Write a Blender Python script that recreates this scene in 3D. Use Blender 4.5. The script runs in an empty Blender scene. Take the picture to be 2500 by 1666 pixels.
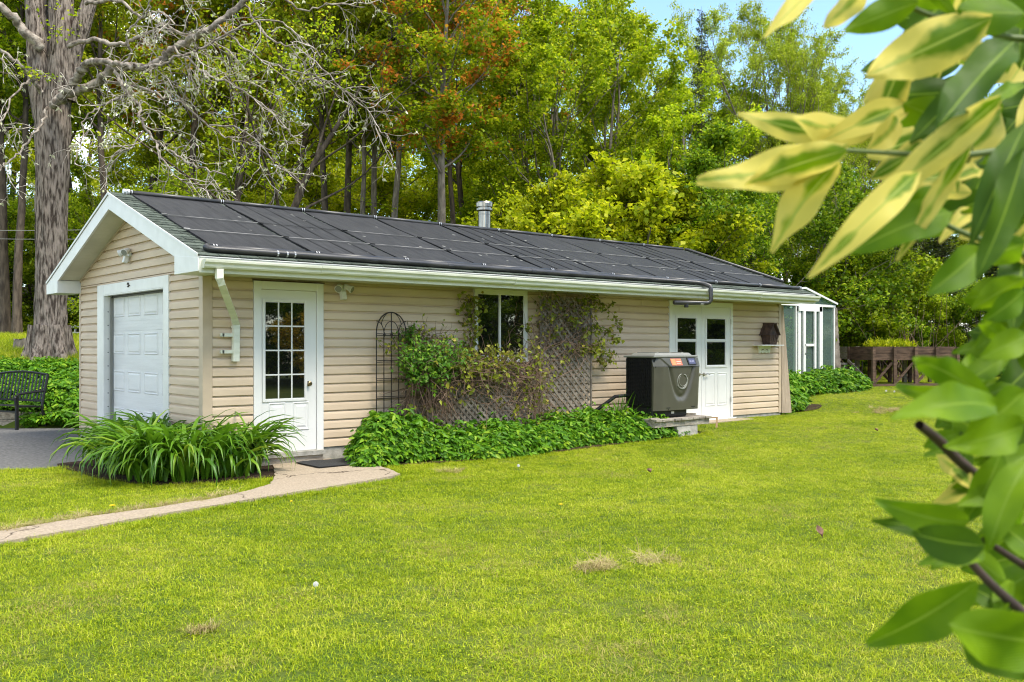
import bpy, math, random
import numpy as np
from mathutils import Vector, Matrix, noise as mnoise
R_ = math.radians
SC = bpy.context.scene
COL = SC.collection

# ------------------------------------------------------------------ camera, sky, sun, exposure
FPX, CX, HY = 2307.0, 1250.0, 846.0           # focal length, centre column, eye-level row of the 2500 px wide photograph
CAM = Vector((-4.43, -10.88, 1.34))
FW = Vector((0.6454, 0.7638, 0.0)); RT = Vector((0.7638, -0.6454, 0.0))
cd = bpy.data.cameras.new('camera'); cam = bpy.data.objects.new('camera', cd); COL.objects.link(cam)
cam.location = CAM
cam.rotation_euler = (R_(90), 0, math.atan2(FW.y, FW.x) - R_(90))
cd.sensor_width = 36.0; cd.lens = FPX / 2500 * 36.0
cd.shift_y = (HY - 833.0) / 2500.0
cd.clip_start = 0.05; cd.clip_end = 2000
cd.dof.use_dof = True; cd.dof.focus_distance = 14.0; cd.dof.aperture_fstop = 9.0
SC.camera = cam
SUN_EL, SUN_AZ = R_(60), R_(-70)              # direction towards the sun: azimuth from +x
w = bpy.data.worlds.new('World'); SC.world = w; w.use_nodes = True
nt = w.node_tree; nt.nodes.clear()
wo = nt.nodes.new('ShaderNodeOutputWorld'); bg = nt.nodes.new('ShaderNodeBackground')
sky = nt.nodes.new('ShaderNodeTexSky'); sky.sky_type = 'NISHITA'; sky.sun_disc = False
sky.sun_elevation = SUN_EL; sky.sun_rotation = R_(90) - SUN_AZ
sky.air_density = 1.0; sky.dust_density = 0.25; sky.ozone_density = 1.5
tc = nt.nodes.new('ShaderNodeTexCoord'); mp = nt.nodes.new('ShaderNodeMapping'); mp.inputs['Scale'].default_value = (1, 1, 2.6)
cn = nt.nodes.new('ShaderNodeTexNoise'); cn.inputs['Scale'].default_value = 2.3; cn.inputs['Detail'].default_value = 7; cn.inputs['Roughness'].default_value = .55
cr = nt.nodes.new('ShaderNodeValToRGB'); cr.color_ramp.elements[0].position = .50; cr.color_ramp.elements[1].position = .65
mx = nt.nodes.new('ShaderNodeMix'); mx.data_type = 'RGBA'
mx.inputs['B'].default_value = (11.6, 11.0, 10.0, 1)
L = nt.links.new
L(tc.outputs['Generated'], mp.inputs['Vector']); L(mp.outputs['Vector'], cn.inputs['Vector'])
L(cn.outputs['Fac'], cr.inputs['Fac']); L(cr.outputs['Color'], mx.inputs['Factor'])
tn = nt.nodes.new('ShaderNodeMix'); tn.data_type = 'RGBA'; tn.blend_type = 'MULTIPLY'; tn.inputs['Factor'].default_value = 1; tn.inputs['B'].default_value = (1.06, 1.14, 1.15, 1)
L(sky.outputs['Color'], tn.inputs['A']); L(tn.outputs['Result'], mx.inputs['A']); L(mx.outputs['Result'], bg.inputs['Color'])
bg.inputs['Strength'].default_value = 0.14
L(bg.outputs['Background'], wo.inputs['Surface'])
sd = bpy.data.lights.new('sun', 'SUN'); sd.energy = 2.9; sd.angle = R_(24); sd.color = (1.0, .93, .80)
so = bpy.data.objects.new('sun', sd); COL.objects.link(so)
sdir = Vector((math.cos(SUN_EL) * math.cos(SUN_AZ), math.cos(SUN_EL) * math.sin(SUN_AZ), math.sin(SUN_EL)))
so.rotation_euler = sdir.to_track_quat('Z', 'Y').to_euler(); so.location = (0, 0, 30)
vs = SC.view_settings; vs.view_transform = 'Standard'; vs.look = 'None'; vs.gamma = 1.0; vs.exposure = 1.14
SC.cycles.max_bounces = 8; SC.cycles.transparent_max_bounces = 12; SC.cycles.diffuse_bounces = 4
SC.cycles.transmission_bounces = 6; SC.cycles.use_denoising = True; SC.cycles.sample_clamp_indirect = 8; SC.cycles.filter_width = 1.1

# ------------------------------------------------------------------ helpers
def ray(px, py):
    return FW + RT * ((px - CX) / FPX) + Vector((0, 0, (HY - py) / FPX))
def onY(px, py, y=0.0):
    d = ray(px, py); t = (y - CAM.y) / d.y; return CAM + d * t
def onX(px, py, x=0.0):
    d = ray(px, py); t = (x - CAM.x) / d.x; return CAM + d * t
def at(px, py, F):
    return CAM + ray(px, py) * F
def cam_co(x, y):
    dx, dy = x - CAM.x, y - CAM.y
    return dx * RT.x + dy * RT.y, dx * FW.x + dy * FW.y
def ss(a, b, v):
    t = min(1.0, max(0.0, (v - a) / (b - a))); return t * t * (3 - 2 * t)
def gz(x, y):
    """height of the ground"""
    r, f = cam_co(x, y)
    right = -.15 + .13 * ss(12, 18, f) + .40 * ss(18, 24.5, f) + .75 * ss(25, 42, f)
    left = -.15 + (.30 * ss(17.3, 17.7, f) + .95 * ss(17.6, 22.3, f) + .45 * ss(22, 29, f) + .5 * ss(30, 60, f))
    k = ss(-9, -4, -r - 0.0 * f) if False else ss(-.20, -.33, r / max(f, 1))
    # the bank lies behind the building as well as on the gable side
    kb = ss(5.6, 8.5, y)
    k = max(k * ss(-1.0, 0.0, -x + .0) if y < 6 else k, kb)
    # keep level near the building
    dx = max(-x, 0, x - 11.7); dy = max(-y, 0, y - 4.87)
    d = math.hypot(dx, dy)
    z = right * (1 - k) + left * k
    lvl = ss(.3, 2.6, d)
    base = -.15 + .13 * ss(12, 18, f)
    z = base * (1 - lvl) + z * lvl
    z += .015 * mnoise.noise(Vector((x * .35, y * .35, 0)))
    return z
def G(px, py):
    d = ray(px, py); t = 3.0
    for _ in range(4000):
        p = CAM + d * t
        if p.z <= gz(p.x, p.y): break
        t += .02
    return Vector((p.x, p.y, gz(p.x, p.y)))

class MB:
    def __init__(s): s.v = []; s.f = []
    def add(s, vs, fs):
        o = len(s.v); s.v += [tuple(q) for q in vs]; s.f += [tuple(i + o for i in f) for f in fs]; return s
    def box(s, x0, x1, y0, y1, z0, z1):
        return s.add([(x0, y0, z0), (x1, y0, z0), (x1, y1, z0), (x0, y1, z0), (x0, y0, z1), (x1, y0, z1), (x1, y1, z1), (x0, y1, z1)],
                     [(0, 3, 2, 1), (4, 5, 6, 7), (0, 1, 5, 4), (1, 2, 6, 5), (2, 3, 7, 6), (3, 0, 4, 7)])
    def bar(s, a, b, w_, h, up=(0, 0, 1)):
        a, b = Vector(a), Vector(b); d = (b - a).normalized(); u = Vector(up)
        sx = d.cross(u)
        if sx.length < 1e-5: sx = d.cross(Vector((1, 0, 0)))
        sx.normalize(); uz = sx.cross(d).normalized(); sx *= w_ / 2; uz *= h / 2
        vs = [p + i * sx + j * uz for p in (a, b) for i, j in ((-1, -1), (1, -1), (1, 1), (-1, 1))]
        return s.add(vs, [(0, 1, 2, 3), (7, 6, 5, 4), (0, 4, 5, 1), (1, 5, 6, 2), (2, 6, 7, 3), (3, 7, 4, 0)])
    def tube(s, pts, r, n=8, caps=True):
        pts = [Vector(p) for p in pts]; m = len(pts)
        rr = r if isinstance(r, (list, tuple)) else [r] * m
        t0 = (pts[1] - pts[0]).normalized()
        nx = t0.orthogonal().normalized(); rings = []
        for i in range(m):
            t = ((pts[min(i + 1, m - 1)] - pts[max(i - 1, 0)])).normalized()
            nx = (nx - t * nx.dot(t)).normalized(); ny = t.cross(nx)
            rings.append([pts[i] + (nx * math.cos(2 * math.pi * k / n) + ny * math.sin(2 * math.pi * k / n)) * rr[i] for k in range(n)])
        vs = [p for q in rings for p in q]; fs = []
        for i in range(m - 1):
            for k in range(n):
                a, b = i * n + k, i * n + (k + 1) % n
                fs.append((a, b, b + n, a + n))
        if caps: fs.append(tuple(range(n))[::-1]); fs.append(tuple((m - 1) * n + k for k in range(n)))
        return s.add(vs, fs)
    def prism(s, poly, d):
        """poly: list of 3D points of a planar outline, d: extrusion vector"""
        n = len(poly); d = Vector(d); a = [Vector(p) for p in poly]
        return s.add(a + [p + d for p in a], [tuple(range(n))[::-1], tuple(range(n, 2 * n))] + [(i, (i + 1) % n, n + (i + 1) % n, n + i) for i in range(n)])
    def lathe(s, c, prof, n=24):
        vs = []; fs = []
        for r, z in prof:
            vs += [(c[0] + r * math.cos(2 * math.pi * k / n), c[1] + r * math.sin(2 * math.pi * k / n), c[2] + z) for k in range(n)]
        for i in range(len(prof) - 1):
            for k in range(n):
                a, b = i * n + k, i * n + (k + 1) % n
                fs.append((a, b, b + n, a + n))
        fs.append(tuple(range(n))[::-1]); fs.append(tuple((len(prof) - 1) * n + k for k in range(n)))
        return s.add(vs, fs)
    def grid(s, fn, nu, nv, flip=False):
        vs = [fn(i / nu, j / nv) for i in range(nu + 1) for j in range(nv + 1)]; fs = []
        for i in range(nu):
            for j in range(nv):
                a = i * (nv + 1) + j; q = (a, a + nv + 1, a + nv + 2, a + 1)
                fs.append(q[::-1] if flip else q)
        return s.add(vs, fs)
WL = {}
def bevel(o, wd=.004, seg=2):
    m = o.modifiers.new('bevel', 'BEVEL'); m.width = wd; m.segments = seg; m.limit_method = 'ANGLE'; m.angle_limit = R_(40); return o
def make(name, mb, m, parent=None, label=None, local=False, smooth=False, bev=0, kind=None):
    me = bpy.data.meshes.new(name)
    off = Vector((0, 0, 0))
    if parent is not None and not local: off = WL[parent.name]
    me.from_pydata([(v[0] - off.x, v[1] - off.y, v[2] - off.z) for v in mb.v], [], mb.f)
    if smooth: me.polygons.foreach_set('use_smooth', [True] * len(me.polygons))
    me.materials.append(m); me.update()
    o = bpy.data.objects.new(name, me); COL.objects.link(o)
    WL[o.name] = off if parent is not None and not local else Vector((0, 0, 0))
    if parent is not None: o.parent = parent
    if label: o['label'] = label
    if kind: o['kind'] = kind
    if bev: bevel(o, bev)
    return o
def thing(name, label, cat, loc=(0, 0, 0), group=None, rz=0):
    o = bpy.data.objects.new(name, None); COL.objects.link(o); o.empty_display_size = .2
    o.location = loc; o.rotation_euler = (0, 0, rz); WL[o.name] = Vector(loc)
    o['label'] = label; o['category'] = cat
    if group: o['group'] = group
    return o
def tag(o, label, cat, group=None, kind=None):
    o['label'] = label; o['category'] = cat
    if group: o['group'] = group
    if kind: o['kind'] = kind
    return o
def centre(o, c):
    """move the origin of a single-mesh thing to c"""
    c = Vector(c); o.data.transform(Matrix.Translation(-c)); o.location = c; WL[o.name] = c; return o
def struct(name, mb, m, smooth=False):
    o = make(name, mb, m, smooth=smooth); o['kind'] = 'structure'; return o
def np_mesh(name, V, Q, m, uv=None, smooth=False):
    me = bpy.data.meshes.new(name); V = np.asarray(V, np.float32); Q = np.asarray(Q, np.int32); k = Q.shape[1]
    me.vertices.add(len(V)); me.vertices.foreach_set('co', V.ravel())
    me.loops.add(Q.size); me.loops.foreach_set('vertex_index', Q.ravel())
    me.polygons.add(len(Q)); me.polygons.foreach_set('loop_start', np.arange(0, Q.size, k, dtype=np.int32))
    me.polygons.foreach_set('loop_total', np.full(len(Q), k, np.int32))
    if smooth: me.polygons.foreach_set('use_smooth', np.ones(len(Q), bool))
    if m: me.materials.append(m)
    me.update(calc_edges=True); return me

# ------------------------------------------------------------------ materials
def nodes(name):
    m = bpy.data.materials.new(name); m.use_nodes = True; t = m.node_tree
    return m, t, t.nodes['Principled BSDF'], t.links.new
def mat(name, col, rough=.6, col2=None, scale=6, detail=6, bump=0, bscale=None, metal=0, stretch=(1, 1, 1), spec=.5, ramp=(.35, .65), rand=0, coat=0):
    m, t, b, l = nodes(name)
    b.inputs['Roughness'].default_value = rough; b.inputs['Metallic'].default_value = metal
    b.inputs['Specular IOR Level'].default_value = spec; b.inputs['Coat Weight'].default_value = coat
    tc = t.nodes.new('ShaderNodeTexCoord'); mp = t.nodes.new('ShaderNodeMapping'); mp.inputs['Scale'].default_value = stretch
    l(tc.outputs['Object'], mp.inputs['Vector'])
    n = t.nodes.new('ShaderNodeTexNoise'); n.inputs['Scale'].default_value = scale; n.inputs['Detail'].default_value = detail
    l(mp.outputs['Vector'], n.inputs['Vector'])
    r = t.nodes.new('ShaderNodeValToRGB'); r.color_ramp.elements[0].position = ramp[0]; r.color_ramp.elements[1].position = ramp[1]
    c2 = col2 or tuple(c * .86 for c in col)
    r.color_ramp.elements[0].color = (*c2, 1); r.color_ramp.elements[1].color = (*col, 1)
    l(n.outputs['Fac'], r.inputs['Fac']); out = r.outputs['Color']
    if rand:
        oi = t.nodes.new('ShaderNodeObjectInfo'); mr = t.nodes.new('ShaderNodeMapRange'); mr.inputs['To Min'].default_value = 1 - rand; mr.inputs['To Max'].default_value = 1 + rand
        l(oi.outputs['Random'], mr.inputs['Value'])
        hs = t.nodes.new('ShaderNodeHueSaturation'); l(mr.outputs['Result'], hs.inputs['Value']); l(out, hs.inputs['Color']); out = hs.outputs['Color']
    l(out, b.inputs['Base Color'])
    if bump:
        bn = t.nodes.new('ShaderNodeTexNoise'); bn.inputs['Scale'].default_value = bscale or scale * 4; bn.inputs['Detail'].default_value = 8
        l(mp.outputs['Vector'], bn.inputs['Vector'])
        bp = t.nodes.new('ShaderNodeBump'); bp.inputs['Strength'].default_value = bump; bp.inputs['Distance'].default_value = .02
        l(bn.outputs['Fac'], bp.inputs['Height']); l(bp.outputs['Normal'], b.inputs['Normal'])
    return m
def leaf_mat(name, cols, trans=.35, rough=.5, spec=.25, big=None, bigscale=.5, world=False):
    """cols: [(pos, rgb)...] chosen per leaf; big: colour that takes over in large patches"""
    m, t, b, l = nodes(name)
    g = t.nodes.new('ShaderNodeNewGeometry'); r = t.nodes.new('ShaderNodeValToRGB')
    cr = r.color_ramp
    while len(cr.elements) < len(cols): cr.elements.new(.5)
    for e, (p, c) in zip(cr.elements, cols): e.position = p; e.color = (*c, 1)
    l(g.outputs['Random Per Island'], r.inputs['Fac']); out = r.outputs['Color']
    if big:
        tc = t.nodes.new('ShaderNodeTexCoord'); n = t.nodes.new('ShaderNodeTexNoise'); n.inputs['Scale'].default_value = bigscale; n.inputs['Detail'].default_value = 3
        l(g.outputs['Position'] if world else tc.outputs['Object'], n.inputs['Vector'])
        # patches thin out leaf by leaf
        ad = t.nodes.new('ShaderNodeMath'); ad.operation = 'MULTIPLY_ADD'; l(g.outputs['Random Per Island'], ad.inputs[0]); ad.inputs[1].default_value = .30; l(n.outputs['Fac'], ad.inputs[2])
        mr = t.nodes.new('ShaderNodeMapRange'); mr.inputs['From Min'].default_value = big[1]; mr.inputs['From Max'].default_value = big[1] + .06
        l(ad.outputs[0], mr.inputs['Value'])
        mx = t.nodes.new('ShaderNodeMix'); mx.data_type = 'RGBA'; mx.inputs['B'].default_value = (*big[0], 1)
        l(mr.outputs['Result'], mx.inputs['Factor']); l(out, mx.inputs['A']); out = mx.outputs['Result']
    oi = t.nodes.new('ShaderNodeObjectInfo'); mv = t.nodes.new('ShaderNodeMapRange'); mv.inputs['To Min'].default_value = 1.0; mv.inputs['To Max'].default_value = 1.3
    l(oi.outputs['Random'], mv.inputs['Value']); hs = t.nodes.new('ShaderNodeHueSaturation'); l(mv.outputs['Result'], hs.inputs['Value']); l(out, hs.inputs['Color']); out = hs.outputs['Color']
    l(out, b.inputs['Base Color']); b.inputs['Roughness'].default_value = rough; b.inputs['Specular IOR Level'].default_value = spec
    tr = t.nodes.new('ShaderNodeBsdfTranslucent'); l(out, tr.inputs['Color'])
    ms = t.nodes.new('ShaderNodeMixShader'); ms.inputs['Fac'].default_value = trans
    l(b.outputs['BSDF'], ms.inputs[1]); l(tr.outputs['BSDF'], ms.inputs[2]); l(ms.outputs['Shader'], t.nodes['Material Output'].inputs['Surface'])
    return m
def wood(name, c1, c2, scale=8, rough=.85, axis=0, rand=.12):
    st = [14, 14, 14]; st[axis] = 1
    return mat(name, c1, rough, c2, scale=scale / 4, detail=8, bump=.5, bscale=scale, stretch=tuple(st), spec=.2, ramp=(.3, .7), rand=rand)

M = {}
M['siding'] = mat('siding_beige', (.59, .46, .325), .55, (.51, .395, .275), scale=1.5, detail=7, bump=.06, bscale=60, stretch=(1, 1, 4), rand=.035, spec=.35)
M['post'] = mat('corner_trim_beige', (.50, .39, .275), .5, scale=4, spec=.4)
M['white'] = mat('white_metal_trim', (.69, .685, .655), .4, (.63, .625, .59), scale=5, spec=.45, bump=.03)
M['white_old'] = mat('weathered_white_gutter', (.66, .66, .56), .42, (.50, .51, .40), scale=2.5, detail=9, stretch=(1, 3, 6), spec=.45, ramp=(.25, .6), bump=.05)
M['doorwhite'] = mat('white_painted_door', (.70, .69, .66), .38, (.66, .65, .62), scale=2, spec=.5)
M['soffit'] = mat('white_soffit', (.60, .58, .47), .55, (.52, .50, .40), scale=2.5)
M['garagewhite'] = mat('embossed_white_garage_door', (.67, .67, .655), .45, (.61, .61, .595), scale=1.2, bump=.25, bscale=26, stretch=(2, 1, 9))
M['shingle'] = mat('green_asphalt_shingle', (.125, .145, .115), .95, (.060, .074, .060), scale=30, detail=5, bump=.9, bscale=130, spec=.15, rand=.28, ramp=(.3, .7))
M['underlay'] = mat('dark_asphalt_roof', (.06, .075, .06), .95, bump=.5, bscale=60)
M['solar'] = mat('black_rubber_collector', (.031, .031, .032), .62, (.017, .017, .018), scale=2.2, detail=8, stretch=(8, 1, 1), spec=.28, bump=.25, bscale=9, rand=.12)
def specks(m, col, scale=9, lo=.70):
    t = m.node_tree; l = t.links.new; b = t.nodes['Principled BSDF']; src = b.inputs['Base Color'].links[0].from_socket
    g = t.nodes.new('ShaderNodeNewGeometry'); v = t.nodes.new('ShaderNodeTexVoronoi'); v.inputs['Scale'].default_value = scale; v.inputs['Randomness'].default_value = 1; l(g.outputs['Position'], v.inputs['Vector'])
    s = t.nodes.new('ShaderNodeSeparateColor'); l(v.outputs['Color'], s.inputs[0]); a = t.nodes.new('ShaderNodeMath'); a.operation = 'GREATER_THAN'; a.inputs[1].default_value = lo; l(s.outputs[0], a.inputs[0])
    d = t.nodes.new('ShaderNodeMath'); d.operation = 'LESS_THAN'; d.inputs[1].default_value = .16; l(v.outputs['Distance'], d.inputs[0]); k = t.nodes.new('ShaderNodeMath'); k.operation = 'MULTIPLY'; l(a.outputs[0], k.inputs[0]); l(d.outputs[0], k.inputs[1])
    x = t.nodes.new('ShaderNodeMix'); x.data_type = 'RGBA'; x.inputs['B'].default_value = (*col, 1); l(k.outputs[0], x.inputs['Factor']); l(src, x.inputs['A']); l(x.outputs['Result'], b.inputs['Base Color'])
specks(M['solar'], (.20, .20, .18), 5.5, .86)
M['pipe'] = mat('black_plastic_pipe', (.020, .020, .022), .38, (.05, .047, .045), scale=3, detail=8, ramp=(.42, .62), stretch=(1, 6, 6))
M['black'] = mat('black_plastic', (.010, .010, .011), .5, spec=.4)
M['black_metal'] = mat('black_painted_metal', (.006, .006, .007), .5, spec=.35)
M['steel'] = mat('stainless_steel', (.40, .38, .34), .28, (.22, .20, .18), scale=3, metal=1, stretch=(9, 9, .6), bump=.04)
M['clamp'] = mat('bright_hose_clamp', (.55, .54, .52), .4, metal=.7)
M['strap'] = mat('pale_webbing_strap', (.30, .29, .27), .8, (.12, .12, .11), scale=4, ramp=(.4, .55))
M['dark_room_glass'] = mat('window_glass_dark_room', (.006, .007, .006), .015, spec=1.0)  # darkness of the unlit room behind is put into the opaque pane
M['dark_room_glass'].node_tree.nodes['Principled BSDF'].inputs['IOR'].default_value = 1.75
M['vinewood'] = mat('brown_vine_stem', (.22, .15, .105), .9, (.11, .072, .052), scale=8, spec=.1)
M['iron'] = mat('rusty_black_iron', (.035, .022, .016), .7, (.016, .013, .012), scale=20)
M['lattice'] = mat('weathered_grey_lath', (.26, .22, .18), .9, (.13, .11, .088), scale=6, detail=8, bump=.4, bscale=30, rand=.22, spec=.15)
M['greywood'] = mat('weathered_grey_deck_wood', (.38, .34, .28), .9, (.20, .17, .14), scale=5, detail=9, bump=.5, bscale=24, rand=.15, spec=.15, stretch=(1, 5, 5))
M['redwood'] = mat('brown_stained_planks', (.14, .088, .060), .85, (.065, .042, .030), scale=3, detail=9, bump=.5, bscale=20, rand=.2, spec=.2, stretch=(1, 1, 6))
M['concrete'] = mat('grey_concrete', (.36, .34, .30), .95, (.22, .21, .18), scale=9, bump=.4)
M['path'] = mat('pinkish_exposed_concrete', (.43, .345, .25), .93, (.29, .235, .17), scale=55, detail=6, bump=.6, bscale=160, spec=.15)
def cracks(m):
    t = m.node_tree; l = t.links.new; b = t.nodes['Principled BSDF']; src = b.inputs['Base Color'].links[0].from_socket
    g = t.nodes.new('ShaderNodeNewGeometry'); n = t.nodes.new('ShaderNodeTexNoise'); n.inputs['Scale'].default_value = 3; n.inputs['Detail'].default_value = 5; l(g.outputs['Position'], n.inputs['Vector'])
    a = t.nodes.new('ShaderNodeMix'); a.data_type = 'RGBA'; a.blend_type = 'LINEAR_LIGHT'; a.inputs['Factor'].default_value = .25; l(g.outputs['Position'], a.inputs['A']); l(n.outputs['Color'], a.inputs['B'])
    v = t.nodes.new('ShaderNodeTexVoronoi'); v.feature = 'DISTANCE_TO_EDGE'; v.inputs['Scale'].default_value = .35; l(a.outputs['Result'], v.inputs['Vector'])
    r = t.nodes.new('ShaderNodeMapRange'); r.inputs['From Min'].default_value = .0012; r.inputs['From Max'].default_value = .0035; l(v.outputs['Distance'], r.inputs['Value'])
    x = t.nodes.new('ShaderNodeMix'); x.data_type = 'RGBA'; x.inputs['A'].default_value = (.07, .05, .035, 1); l(r.outputs['Result'], x.inputs['Factor']); l(src, x.inputs['B']); l(x.outputs['Result'], b.inputs['Base Color'])
cracks(M['path'])
M['asphalt'] = mat('grey_asphalt_driveway', (.165, .160, .155), .95, (.10, .098, .095), scale=22, detail=9, bump=.7, bscale=150, spec=.15)
M['soil'] = mat('dark_garden_soil', (.062, .040, .026), 1, (.028, .018, .012), scale=25, bump=1, bscale=70, spec=.1)
M['mat'] = mat('black_rubber_mat', (.014, .014, .015), .8, (.028, .028, .028), scale=60, bump=.6, bscale=300)
M['taupe'] = mat('taupe_moulded_plastic', (.072, .068, .050), .38, (.062, .059, .043), scale=4, spec=.45)
M['taupe_light'] = mat('light_taupe_plastic', (.215, .215, .18), .42, spec=.45)
M['lid'] = mat('grey_lid_plastic', (.21, .21, .185), .5)
M['brass'] = mat('old_brass', (.24, .19, .11), .35, metal=1)
M['chrome'] = mat('brushed_lever_metal', (.45, .43, .38), .3, metal=1)
M['bark_old'] = mat('grey_furrowed_bark', (.29, .235, .195), .95, (.060, .045, .036), scale=8, detail=14, bump=1.0, bscale=12, stretch=(2.8, 2.8, .5), spec=.1, ramp=(.38, .56))
M['bark_old'].node_tree.nodes['Bump'].inputs['Distance'].default_value = .06
M['bark_dark'] = mat('dark_brown_bark', (.135, .105, .08), .95, (.055, .043, .034), scale=6, detail=9, bump=.9, bscale=14, stretch=(2, 2, .5), spec=.1)
M['bark_grey'] = mat('grey_brown_bark', (.25, .215, .17), .95, (.12, .10, .08), scale=6, detail=9, bump=.8, bscale=14, stretch=(2, 2, .5), spec=.1)
M['twig_pale'] = mat('lichen_covered_twig', (.50, .45, .38), .95, (.24, .20, .165), scale=9, detail=8, bump=.5, spec=.1, ramp=(.38, .6))
M['birdwood'] = mat('dark_bark_birdhouse', (.085, .048, .035), .9, (.035, .020, .016), scale=14, detail=8, bump=.8, bscale=50)
# ------------------------------------------------------------------ ground
def ground_mat():
    m, t, b, l = nodes('lawn_soil'); b.inputs['Roughness'].default_value = 1; b.inputs['Specular IOR Level'].default_value = .1
    g = t.nodes.new('ShaderNodeNewGeometry'); n = t.nodes.new('ShaderNodeTexNoise'); n.inputs['Scale'].default_value = 1.2; n.inputs['Detail'].default_value = 8
    l(g.outputs['Position'], n.inputs['Vector']); r = t.nodes.new('ShaderNodeValToRGB')
    r.color_ramp.elements[0].position = .35; r.color_ramp.elements[0].color = (.050, .085, .012, 1)
    r.color_ramp.elements[1].position = .7; r.color_ramp.elements[1].color = (.12, .135, .025, 1)
    l(n.outputs['Fac'], r.inputs['Fac']); l(r.outputs['Color'], b.inputs['Base Color']); return m
def axis_pts(lo, hi, fine0, fine1, df, dc):
    a = list(np.arange(fine0, fine1, df)); x = fine0
    while x > lo: x -= dc; dc2 = dc; a.insert(0, x)
    x = a[-1]
    while x < hi: x += dc; a.append(x)
    return a
xs = axis_pts(-90, 200, -30, 45, .4, 10); ys = axis_pts(-60, 230, -14, 45, .4, 10)
g_ = MB(); g_.v = [(x, y, gz(x, y)) for x in xs for y in ys]; ny_ = len(ys)
g_.f = [(i * ny_ + j, (i + 1) * ny_ + j, (i + 1) * ny_ + j + 1, i * ny_ + j + 1) for i in range(len(xs) - 1) for j in range(ny_ - 1)]
struct('lawn', g_, ground_mat(), smooth=True)

def sheet(name, pts, m, lift, thick=.0, sub=.25, base=None):
    """flat slab laid on the ground following pts (xy outline), triangulated finely"""
    import bmesh
    bm = bmesh.new(); vs = [bm.verts.new((p[0], p[1], 0)) for p in pts]; f = bm.faces.new(vs)
    if f.normal.z < 0: f.normal_flip()
    bm.normal_update()
    if f.calc_area() > 0 and f.normal.z < 0: f.normal_flip()
    bmesh.ops.triangulate(bm, faces=bm.faces)
    for _ in range(5):
        e = [e for e in bm.edges if e.calc_length() > sub * 2]
        if not e: break
        bmesh.ops.subdivide_edges(bm, edges=e, cuts=1); bmesh.ops.triangulate(bm, faces=bm.faces)
    for v in bm.verts: v.co.z = (gz(v.co.x, v.co.y) if base is None else base) + lift
    if thick:
        r = bmesh.ops.extrude_face_region(bm, geom=bm.faces[:])
        top = [v for v in r['geom'] if isinstance(v, bmesh.types.BMVert)]
        low = [v for v in bm.verts if v not in set(top)]
        for v in low: v.co.z -= thick
    bmesh.ops.recalc_face_normals(bm, faces=bm.faces)
    me = bpy.data.meshes.new(name); bm.to_mesh(me); bm.free(); me.materials.append(m)
    o = bpy.data.objects.new(name, me); COL.objects.link(o); o['kind'] = 'structure'; return o
def smooth_poly(pts, n=6, jit=.0, seed=1):
    rr = random.Random(seed); out = []; m = len(pts)
    for i in range(m):
        p0, p1, p2, p3 = pts[(i - 1) % m], pts[i], pts[(i + 1) % m], pts[(i + 2) % m]
        for k in range(n):
            t = k / n
            q = [.5 * ((2 * p1[c]) + (-p0[c] + p2[c]) * t + (2 * p0[c] - 5 * p1[c] + 4 * p2[c] - p3[c]) * t * t + (-p0[c] + 3 * p1[c] - 3 * p2[c] + p3[c]) * t ** 3) for c in (0, 1)]
            out.append((q[0] + rr.uniform(-jit, jit), q[1] + rr.uniform(-jit, jit)))
    return out
near = [(-330, 1390), (0, 1333), (120, 1312), (255, 1289), (425, 1257), (637, 1223), (765, 1201), (892, 1181), (977, 1164)]
far = [(948, 1150), (914, 1141), (829, 1134), (769, 1110)]
far2 = [(662, 1115), (668, 1150), (671, 1168), (659, 1189), (616, 1202), (531, 1223), (382, 1247), (212, 1270), (0, 1306), (-330, 1358)]
PATH = [tuple(G(*p)[:2]) for p in near + far + far2]
def dens(pts, n=5, jit=.012, seed=3):
    rr = random.Random(seed); out = []
    for i, p in enumerate(pts):
        q = pts[(i + 1) % len(pts)]
        for k in range(n): t = k / n; out.append((p[0] + (q[0] - p[0]) * t + rr.uniform(-jit, jit), p[1] + (q[1] - p[1]) * t + rr.uniform(-jit, jit)))
    return out
PATHD = dens(PATH)
sheet('path', PATHD, M['path'], .030, .06)
pa, pb, pc, pd = G(-500, 1158), G(0, 1150), G(110, 1146), G(195, 1138)
DRIVE = [tuple(p[:2]) for p in (pa, pb, pc, pd)] + [(-.75, 1.15), (-.02, .75), (-.02, 5.05)] + [tuple(G(190, 1046)[:2]), tuple(G(100, 1047)[:2]), tuple(G(0, 1048)[:2]), tuple(G(-500, 1050)[:2])]
DRIVED = dens(DRIVE, 6, .02, 5)
sheet('driveway', DRIVED, M['asphalt'], .012, .03)
BED = smooth_poly([(-1.12, 1.85), (-1.15, 1.0), (-1.08, 0.1), (-.75, -.62), (-.1, -.92), (.55, -.95), (.92, -.72), (.98, -.02), (.0, -.0), (-.02, .9), (-.3, 1.9)], 5, .02)
sheet('flower_bed_soil', BED, M['soil'], .020, .03)
BED2 = smooth_poly([(2.05, -.03), (1.95, -.85), (2.6, -1.12), (4.2, -1.2), (5.6, -1.22), (6.6, -1.25), (7.75, -1.2), (7.9, -.7), (7.95, -.03)], 5, .02)
sheet('wall_bed_soil', BED2, M['soil'], .022, .03)
m_ = MB(); a_, b_, c_, d_ = onY(663, 1128, -.18), onY(769, 1119, -.18), G(830, 1136), G(678, 1156)
q = [(1.02, -.2), (1.98, -.2), (2.02, -.78), (1.08, -.80)]
m_ = MB()
def matfn(u, v):
    x = q[3][0] + (q[2][0] - q[3][0]) * u; y = q[3][1] + (q[0][1] - q[3][1]) * v
    return (x, y, gz(x, y) + .042 + .006 * math.sin(u * 9) * math.sin(v * 7))
m_.grid(matfn, 24, 14)
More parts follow.
